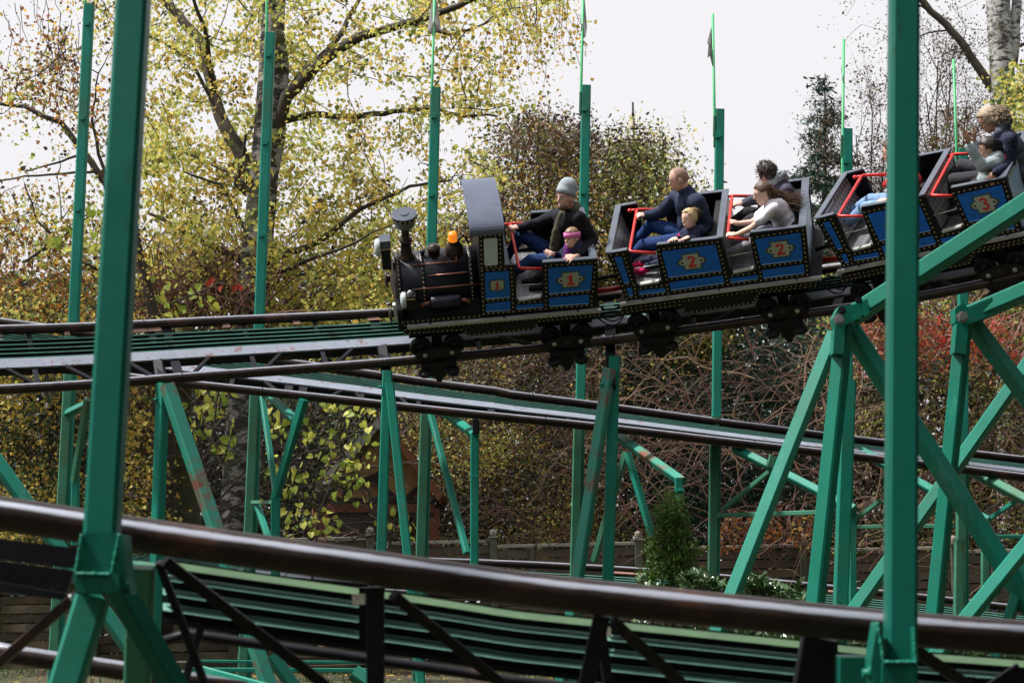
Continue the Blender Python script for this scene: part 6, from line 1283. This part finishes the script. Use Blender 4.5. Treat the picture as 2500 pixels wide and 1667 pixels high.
C_black = cloth('jacket_black', (.012, .013, .018), .4); C_navy = cloth('sweater_navy', (.022, .032, .065), .3); C_jean = cloth('denim_dark_blue', (.018, .045, .15), .3, 20); C_jeanl = cloth('denim_light_blue', (.20, .33, .52), .2, 18)
C_olive = cloth('hoodie_olive', (.085, .082, .055), .3); C_grey = cloth('beanie_grey', (.30, .34, .38), .08, 30, .4); C_white = cloth('shirt_white', (.74, .72, .80), .08); C_kid = cloth('kid_dark_blue_top', (.02, .025, .055)); C_purple = cloth('scarf_purple', (.11, .02, .15), .4, 20); C_pink = cloth('headband_pink', (.75, .20, .50), .08, 30); C_magenta = cloth('magenta_boot', (.55, .015, .12), .2)
C_slate = cloth('hoodie_slate', (.065, .065, .095), .35, 18); C_hoodg = cloth('hood_grey', (.36, .42, .46), .2, 25, .6); C_dgrey = cloth('leggings_dark_grey', (.035, .035, .042), .2); C_red = cloth('jacket_red', (.42, .02, .025), .2); C_vest = cloth('vest_grey_blue', (.075, .085, .12), .35, 9, .4); C_knit = cloth('knit_blue_dots', (.018, .022, .05), .2, 9, spots=[((.16, .18, .25), 60, .58, .03)]); C_pale = cloth('jacket_pale_grey_blue', (.32, .38, .40), .12, 10, .3); C_shoe = cloth('shoe_dark', (.02, .02, .024)); C_pants = cloth('trousers_pale_grey', (.25, .25, .30), .25)
H_brown = mat('hair_brown', (.085, .045, .025), .55, var=.4, scale=30); H_dark = mat('hair_dark', (.022, .014, .012), .5, var=.3, scale=30); H_blond = mat('hair_blond', (.50, .37, .20), .5, var=.2, scale=30); H_curl = mat('hair_dark_blond', (.36, .28, .19), .6, var=.5, scale=25); H_stub = mat('hair_stubble', (.30, .185, .14), .8, var=.25, scale=60); H_lb = mat('hair_light_brown', (.26, .16, .09), .55, var=.3, scale=30)
# 1 man in the grey hat
Q = JL(M1, z3); J = dict(head=Q(950, 318, .14), neck=Q(985, 478, .14), shL=Q(1120, 590, -.05), shR=Q(835, 560, .34), elL=Q(1290, 860, -.10), wrL=Q(1130, 1065, -.34), hdL=Q(1010, 1092, -.42), elR=Q(590, 660, .33), wrR=Q(335, 715, .26), hdR=Q(262, 735, .24),
    hip=Q(930, 1120, .10), knR=Q(385, 800, .30), anR=Q(390, 1330, .28), knL=Q(500, 1130, .02), anL=Q(470, 1440, -.02))
r_, j_, ax_ = person('bearded man in grey knit hat and black jacket riding in the engine', M1, J, Vector((-1, -.55, .20)), skin='rosy', top=C_black, legs=C_jean, shoe=C_shoe, hands=dict(R=(YAX, 'grip', ZUP), L=(YAX, 'flat', ZUP)), thick=1.25)
f_, s_, u_ = frame3(Vector((-1, -.55, .20)), WUP); hc = j_['head']
b_ = MB()                                          # beanie: folded band and slouching crown
tilt = (u_ - f_ * .60).normalized(); b_.lathe(hc + u_ * .022 + f_ * .006, tilt, [(-.006, .088), (-.002, .102), (.040, .106), (.047, .100), (.085, .102), (.125, .090), (.155, .065), (.172, .034), (.178, .0)], 30); b_.v = [tuple(Vector(q) - s_ * ((Vector(q) - hc).dot(s_) * .12)) for q in b_.v]; bn = b_.build('beanie', C_grey, r_)
wrinkle(bn.data, .004, 22, 3)
b_ = MB(); A = (s_, f_, u_); b_.ell(hc + f_ * .052 - u_ * .088, A, (.052, .050, .036), 16, 10); br = b_.build('beard', mat('beard_stubble', (.16, .085, .06), .8, var=.3, scale=60), r_)
b_ = MB(); nk = j_['neck']; chain(b_, [nk + s_ * .08 - f_ * .02, nk - f_ * .085 + u_ * .03, nk - s_ * .08 - f_ * .02], [.035, .055, .035]); chain(b_, [nk + s_ * .075 - f_ * .02, nk + f_ * .055 - u_ * .035, nk - s_ * .075 - f_ * .02], [.034, .030, .034]); 
me = remesh(b_, .009, 2); wrinkle(me, .006, 20, 4); me.materials.append(C_olive); link('hood', me, r_)
b_ = MB(); cf = ax_[1] if ax_[1].dot(f_) > 0 else -ax_[1]; sp = nk - j_['hip']; 
chain(b_, [nk + cf * .07 - sp * .08, j_['hip'] + sp * .55 + cf * .105, j_['hip'] + sp * .28 + cf * .11], [.040, .060, .065]); me = remesh(b_, .010, 2); wrinkle(me, .006, 16, 9); me.materials.append(C_olive); link('hoodie_front', me, r_)
# 2 girl with the pink headband
J = dict(head=Q(1025, 835, -.20), neck=Q(1050, 950, -.19), shL=Q(1110, 1010, -.28), shR=Q(960, 1000, -.08), elL=Q(1130, 1090, -.30), wrL=Q(1050, 1130, -.30), hdL=Q(1000, 1130, -.32), elR=Q(880, 1080, -.12), wrR=Q(800, 1050, -.18), hdR=Q(745, 1035, -.22), hip=Q(1050, 1230, -.20), knR=Q(760, 1230, -.14), anR=Q(700, 1440, -.14), knL=Q(780, 1260, -.26), anL=Q(730, 1460, -.26))
r_, j_, ax_ = person('small girl with a pink headband and purple scarf leaning on the engine side', M1, J, Vector((-1, -.75, .26)), k=.86, skin='fair', top=C_kid, legs=C_dgrey, shoe=C_shoe, hands=dict(R=(YAX, 'flat', ZUP)), child=True)
fd = Vector((-1, -.75, .26)); f_, s_, u_ = frame3(fd, WUP); hc = j_['head']; hair_cap(r_, hc, fd, WUP, .86, H_lb, lo=.03, front=.055)
b_ = MB(); bu = (u_ - f_ * .10).normalized(); bf = (f_ + u_ * .10).normalized(); vs = []
for (z_, g_) in ((-.006, .98), (-.004, 1.04), (.018, 1.05), (.040, 1.02), (.042, .96)):
    for j in range(36): a = j * math.pi / 18; vs.append(hc + u_ * .010 + bu * z_ - bf * .005 + s_ * (.0715 * g_ * math.cos(a)) + bf * (.087 * g_ * math.sin(a)))
b_.add(vs, [(i * 36 + j, i * 36 + (j + 1) % 36, (i + 1) * 36 + (j + 1) % 36, (i + 1) * 36 + j) for i in range(4) for j in range(36)], 0, True); b_.build('headband', C_pink, r_)
b_ = MB(); nk = j_['neck']; chain(b_, [nk + s_ * .075, nk + f_ * .08 - u_ * .005, nk - s_ * .075, nk - f_ * .07 + u_ * .03, nk + s_ * .075], [.042] * 5); chain(b_, [nk + f_ * .07 - u_ * .01, nk + f_ * .12 - u_ * .12, nk + f_ * .11 - u_ * .22], [.044, .05, .04]); me = remesh(b_, .008, 2); wrinkle(me, .007, 26, 2); me.materials.append(C_purple); link('scarf', me, r_)
# 3 bald man
Q = JL(M2, z4); J = dict(head=Q(815, 262, .16), neck=Q(905, 400, .14), shL=Q(1030, 520, -.04), shR=Q(790, 470, .30), elL=Q(1140, 790, -.08), wrL=Q(1010, 925, -.26), hdL=Q(940, 945, -.34), elR=Q(625, 640, .30), wrR=Q(440, 680, .24), hdR=Q(372, 690, .22), hip=Q(980, 930, .08), knR=Q(520, 770, .26), anR=Q(520, 1200, .24), knL=Q(420, 1010, .0), anL=Q(470, 1330, -.02))
r_, j_, ax_ = person('balding man in a navy sweater and jeans holding the red bar of the second car', M2, J, Vector((-1, -.30, -.10)), skin='rosy', top=C_navy, legs=C_jean, shoe=C_shoe, hands=dict(R=(YAX, 'grip', ZUP)), mouth='smile', thick=1.3, tw=1.1)
fd = Vector((-1, -.30, -.10)); hc = j_['head']; hair_cap(r_, hc, fd, WUP, 1., H_stub, lo=.10, side=-.035, back=-.06, front=.3, grow=1.005, amp=.0005)
f_, s_, u_ = frame3(fd, WUP); b_ = MB(); nk = j_['neck']; b_.lathe(nk - u_ * .03, (j_['head'] - nk).normalized(), [(0, .085), (.03, .074), (.075, .068), (.08, .060)], 24); b_.build('collar', C_navy, r_)
# 4 blond child
J = dict(head=Q(935, 705, -.20), neck=Q(965, 830, -.19), shL=Q(1010, 880, -.28), shR=Q(880, 880, -.08), elL=Q(1020, 960, -.34), wrL=Q(925, 925, -.40), hdL=Q(875, 930, -.43), elR=Q(840, 960, -.16), wrR=Q(790, 935, -.33), hdR=Q(745, 940, -.42), hip=Q(990, 1120, -.18), knR=Q(690, 1160, -.12), anR=Q(620, 1330, -.12), knL=Q(700, 1180, -.24), anL=Q(600, 1350, -.24))
r_, j_, ax_ = person('laughing blond child in a dark top in front of the bald man', M2, J, Vector((-1, -1.0, .40)), k=.84, skin='fair', top=C_kid, legs=C_kid, shoe=C_magenta, hands=dict(L=(Vector((1, 0, 0)), 'flat', ZUP), R=(Vector((1, 0, 0)), 'flat', ZUP)), child=True, mouth='open')
fd = Vector((-1, -1.0, .40)); f_, s_, u_ = frame3(fd, WUP); hc = j_['head']; hair_cap(r_, hc, fd, WUP, .84, H_blond, lo=.035, side=-.03, back=-.09, front=.06, amp=.006)
def fn(gh, seg):
    a = gh.uniform(-.6, .6); p = hc + u_ * .085 * math.cos(a) * .95 + s_ * .075 * math.sin(a) * 1.2 + f_ * gh.uniform(-.06, .05); d = (-f_ * 1. + u_ * gh.uniform(-.3, .7) + s_ * gh.normal() * .2).normalized(); ln = gh.uniform(.05, .12); return [p + d * ln * t + Vector(gh.normal(size=3)) * .003 - u_ * .05 * t * t for t in np.linspace(0, 1, seg)]
strands(r_, None, fn, 110, .0022, H_blond, 4, name='loose_hair')
b_ = MB(); chain(b_, [j_['shR'] + f_ * .06, j_['hip'] + (j_['neck'] - j_['hip']) * .45 + f_ * .09], [.02, .016]); me = remesh(b_, .007, 2); me.materials.append(C_magenta); link('scarf_end', me, r_)
# 5 person bending at the back of car 2
Q = JL(M2, z5); J = dict(head=Q(655, 215, .20), neck=Q(770, 320, .19), shL=Q(880, 430, .04), shR=Q(730, 400, .34), elL=Q(760, 640, .02), wrL=Q(600, 700, .08), hdL=Q(540, 710, .1), elR=Q(560, 510, .30), wrR=Q(370, 575, .24), hdR=Q(262, 600, .22), hip=Q(960, 800, .14), knR=Q(430, 680, .30), anR=Q(330, 1120, .26), knL=Q(470, 770, .10), anL=Q(380, 1180, .08))
r_, j_, ax_ = person('dark-haired person in a slate hoodie turned away, rear seat of second car', M2, J, Vector((-1, .6, -.65)), skin='rosy', top=C_slate, legs=C_dgrey, shoe=C_shoe, hands=dict(R=(YAX, 'grip', ZUP)), thick=1.25)
fd = Vector((-1, .6, -.65)); f_, s_, u_ = frame3(fd, WUP); hc = j_['head']; hair_cap(r_, hc, fd, WUP, 1., H_dark, lo=.02, side=-.045, back=-.10, front=.04, grow=1.14, amp=.016)
def fn(gh, seg):
    d = Vector(gh.normal(size=3)).normalized(); d = (d - f_ * .2 + u_ * .3).normalized(); p = hc + u_ * .012 + (s_ * d.dot(s_) * .085 + f_ * d.dot(f_) * .1 + u_ * d.dot(u_) * .108); q = (d + Vector(gh.normal(size=3)) * .6).normalized(); return [p + q * .035 * t for t in np.linspace(0, 1, 4)]
strands(r_, None, fn, 260, .003, H_brown, 8, name='loose_hair')
b_ = MB(); nk = j_['neck']; chain(b_, [nk - s_ * .10 + u_ * .01, nk - f_ * .09 + u_ * .05, nk + s_ * .10 + u_ * .01], [.045, .06, .045]); me = remesh(b_, .009, 2); wrinkle(me, .010, 34, 4); me.materials.append(C_hoodg); link('hood', me, r_)
# 6 girl with long hair
J = dict(head=Q(605, 448, -.16), neck=Q(705, 555, -.15), shL=Q(720, 640, -.30), shR=Q(690, 610, .00), elL=Q(470, 865, -.36), wrL=Q(262, 958, -.36), hdL=Q(190, 965, -.36), elR=Q(480, 800, -.06), wrR=Q(270, 815, -.10), hdR=Q(212, 812, -.12), hip=Q(930, 880, -.14), knR=Q(420, 960, -.04), anR=Q(330, 1210, -.04), knL=Q(450, 1060, -.24), anL=Q(250, 1330, -.26))
r_, j_, ax_ = person('girl in a white t-shirt with long brown hair blowing back', M2, J, Vector((-1, -.22, -.08)), k=.95, skin='fair', top=C_white, legs=C_pants, shoe=cloth('shoe_pale', (.35, .33, .36)), sleeve='short', hands=dict(L=(YAX, 'grip', ZUP), R=(YAX, 'grip', ZUP)), mouth='smile', closed=True, thick=1.15)
fd = Vector((-1, -.22, -.08)); f_, s_, u_ = frame3(fd, WUP); hc = j_['head']; hair_cap(r_, hc, fd, WUP, .95, H_brown, lo=.03, side=.0, back=-.095, front=.055, amp=.004, grow=1.09)
tgt = Q(1010, 520, -.02) - J['hip']
def fn(gh, seg):
    a = gh.uniform(-1, 1); p = hc - f_ * gh.uniform(.03, .09) + u_ * gh.uniform(-.06, .06) + s_ * a * .06; e = tgt + Vector((gh.normal() * .05, gh.normal() * .06, gh.normal() * .035 - .02)); e = p.lerp(e, gh.uniform(.55, 1.08)); ph = gh.uniform(0, 6); sg = gh.uniform(.03, .075)
    return [p.lerp(e, t) - Vector((0, 0, sg * 4 * t * (1 - t) * .7)) + Vector((0, math.sin(ph + t * 7) * .012, math.sin(ph + t * 9) * .012)) * t for t in np.linspace(0, 1, seg + 3)]
strands(r_, None, fn, 330, .0042, H_brown, 12, name='long_hair')
strands(r_, None, fn, 90, .0038, H_lb, 13, name='long_hair')
# 7 person in car 3 mostly behind the foreground post
Q = JL(M3, z7); J = dict(head=Q(500, 205, .12), neck=Q(590, 330, .12), shL=Q(710, 450, -.02), shR=Q(600, 400, .28), elL=Q(790, 560, -.10), wrL=Q(480, 800, -.14), hdL=Q(370, 815, -.18), elR=Q(520, 560, .30), wrR=Q(420, 620, .28), hdR=Q(400, 640, .26), hip=Q(730, 840, .08), knR=Q(240, 800, .20), anR=Q(170, 1250, .18), knL=Q(170, 900, .0), anL=Q(135, 1290, -.02))
r_, j_, ax_ = person('person in a red jacket and light jeans in car three, mostly hidden by the post', M3, J, Vector((-1, -.2, .06)), skin='rosy', top=C_red, legs=C_jeanl, shoe=C_shoe, hands=dict(L=(YAX, 'flat', ZUP)), thick=1.2)
hair_cap(r_, j_['head'], Vector((-1, -.2, .06)), WUP, 1., H_brown, lo=.02, side=-.04, back=-.10, front=.05, amp=.008, grow=1.09)
# 8 curly woman
Q = JL(M3, z6); J = dict(head=Q(585, 400, .14), neck=Q(720, 530, .12), shL=Q(815, 620, -.06), shR=Q(690, 600, .28), elL=Q(800, 880, -.14), wrL=Q(650, 965, -.40), hdL=Q(590, 1040, -.43), elR=Q(660, 800, .34), wrR=Q(500, 860, .28), hdR=Q(460, 880, .26), hip=Q(930, 1000, .08), knR=Q(300, 890, .28), anR=Q(260, 1330, .24), knL=Q(215, 1040, .02), anL=Q(225, 1290, -.02))
r_, j_, ax_ = person('woman with curly dark-blond hair, glasses, grey vest and watch in the rear of car three', M3, J, Vector((-1, -.40, -.28)), skin='tan', top=C_knit, legs=C_dgrey, shoe=cloth('shoe_mauve', (.25, .15, .25)), hands=dict(L=(Vector((1, 0, 0)), 'flat', Vector((0, -1, .4)))), mouth='smile', thick=1.2)
fd = Vector((-1, -.40, -.28)); f_, s_, u_ = frame3(fd, WUP); hc = j_['head']; hair_cap(r_, hc, fd, WUP, 1., H_curl, lo=.03, side=-.05, back=-.12, front=.055, amp=.010, grow=1.10)
def fn(gh, seg):
    while True:
        d = Vector(gh.normal(size=3)).normalized()
        if d.dot(f_) < .35 or d.dot(u_) > .70: break
    d = (d - f_ * .35).normalized(); p = hc - f_ * .02 + (s_ * d.dot(s_) * .072 + f_ * d.dot(f_) * .09 + u_ * d.dot(u_) * .09); a1 = d.orthogonal().normalized(); a2 = d.cross(a1); ph = gh.uniform(0, 6); dr = (d * .5 - u_ * .6 - f_ * .5).normalized(); rr = gh.uniform(.009, .015); LN = gh.uniform(.05, .11); return [p + dr * LN * t + (a1 * math.cos(ph + t * 13) + a2 * math.sin(ph + t * 13)) * rr for t in np.linspace(0, 1, 12)]
strands(r_, None, fn, 460, .0058, H_curl, 14, name='curls')
b_ = MB(); sp = j_['neck'] - j_['hip']
for e_, r0 in ((.12, .175), (.38, .160), (.62, .178)): b_.ell(j_['hip'] + sp * e_, ax_, (r0 + .012, r0 * .80, .15), 20, 12)
cap(b_, j_['shL'] * .74 + j_['shR'] * .26, .082, j_['shR'] * .74 + j_['shL'] * .26, .082); chain(b_, [j_['neck'] - s_ * .09, j_['neck'] - f_ * .09 + u_ * .05, j_['neck'] + s_ * .09], [.05, .06, .05])
me = remesh(b_, .011, 2); wrinkle(me, .010, 9, 6); me.materials.append(C_vest); link('vest', me, r_)
w0 = j_['wrL'].lerp(j_['elL'], .04); wd = (j_['wrL'] - j_['elL']).normalized(); MB().lathe(w0 - wd * .012, wd, [(0, .028), (.0, .036), (.022, .036), (.022, .028)], 20).build('watch_strap', C_shoe, r_); MB().lathe(w0 + Vector((0, -.034, .008)), Vector((0, -1, .2)), [(0, .021), (.008, .021), (.010, .016), (.010, 0)], 18).build('watch', M['boiler'], r_)
b_ = MB(); 
for q in (-1, 1):
    e = hc + s_ * q * .034 + f_ * .096 - u_ * .002; b_.tube([e + s_ * .021 * math.cos(a) + u_ * .015 * math.sin(a) for a in np.linspace(0, 2 * math.pi, 13)], .0017, 5, cap=False); b_.tube([e + s_ * q * .021, hc + s_ * q * .080 + f_ * .0 + u_ * .002], .0016, 5)
b_.tube([hc + s_ * .013 + f_ * .098, hc - s_ * .013 + f_ * .098], .0016, 5); b_.build('glasses', M['black'], r_)
# 9 child with raised hands
J = dict(head=Q(575, 700, -.16), neck=Q(640, 800, -.15), shL=Q(660, 860, -.24), shR=Q(560, 850, -.05), elL=Q(520, 905, -.34), wrL=Q(370, 670, -.30), hdL=Q(352, 590, -.30), elR=Q(490, 840, -.02), wrR=Q(430, 650, .02), hdR=Q(432, 570, .02), hip=Q(590, 1060, -.18), knR=Q(430, 1100, -.10), anR=Q(300, 1290, -.10), knL=Q(400, 1130, -.22), anL=Q(280, 1320, -.24))
r_, j_, ax_ = person('dark-haired child in a pale jacket with both hands raised in the rear of car three', M3, J, Vector((-1, -.40, .12)), k=.84, skin='tan', top=C_pale, legs=C_dgrey, shoe=C_shoe, hands=dict(L=(Vector((.3, 1, 0)), 'open'), R=(Vector((.3, 1, 0)), 'open')), child=True, thick=1.35)
fd = Vector((-1, -.40, .12)); f_, s_, u_ = frame3(fd, WUP); hc = j_['head']; hair_cap(r_, hc, fd, WUP, .84, H_dark, lo=.02, side=-.03, back=-.10, front=.045, amp=.006, grow=1.12)
tgt = Q(770, 790, -.08) - J['hip']
def fn(gh, seg):
    p = hc - f_ * gh.uniform(.02, .08) + u_ * gh.uniform(-.05, .06) + s_ * gh.uniform(-.06, .06); e = p.lerp(tgt + Vector(gh.normal(size=3)) * .035, gh.uniform(.6, 1.05)); return [p.lerp(e, t) + Vector((0, 0, .03 * 4 * t * (1 - t))) for t in np.linspace(0, 1, seg)]
strands(r_, None, fn, 260, .0045, H_dark, 15, name='ponytail')
b_ = MB(); nk = j_['neck']; chain(b_, [nk - s_ * .07, nk - f_ * .075 + u_ * .0, nk + s_ * .07, nk + f_ * .045 - u_ * .01, nk - s_ * .07], [.026] * 5); me = remesh(b_, .008, 2); wrinkle(me, .006, 20, 4); me.materials.append(C_pale); link('collar', me, r_)
b_ = MB(); b_.ell(nk - f_ * .095 - u_ * .03, (f_, s_, u_), (.035, .055, .05), 14, 9); b_.build('hood_lining', cloth('hood_lining_pink', (.60, .10, .19)), r_)
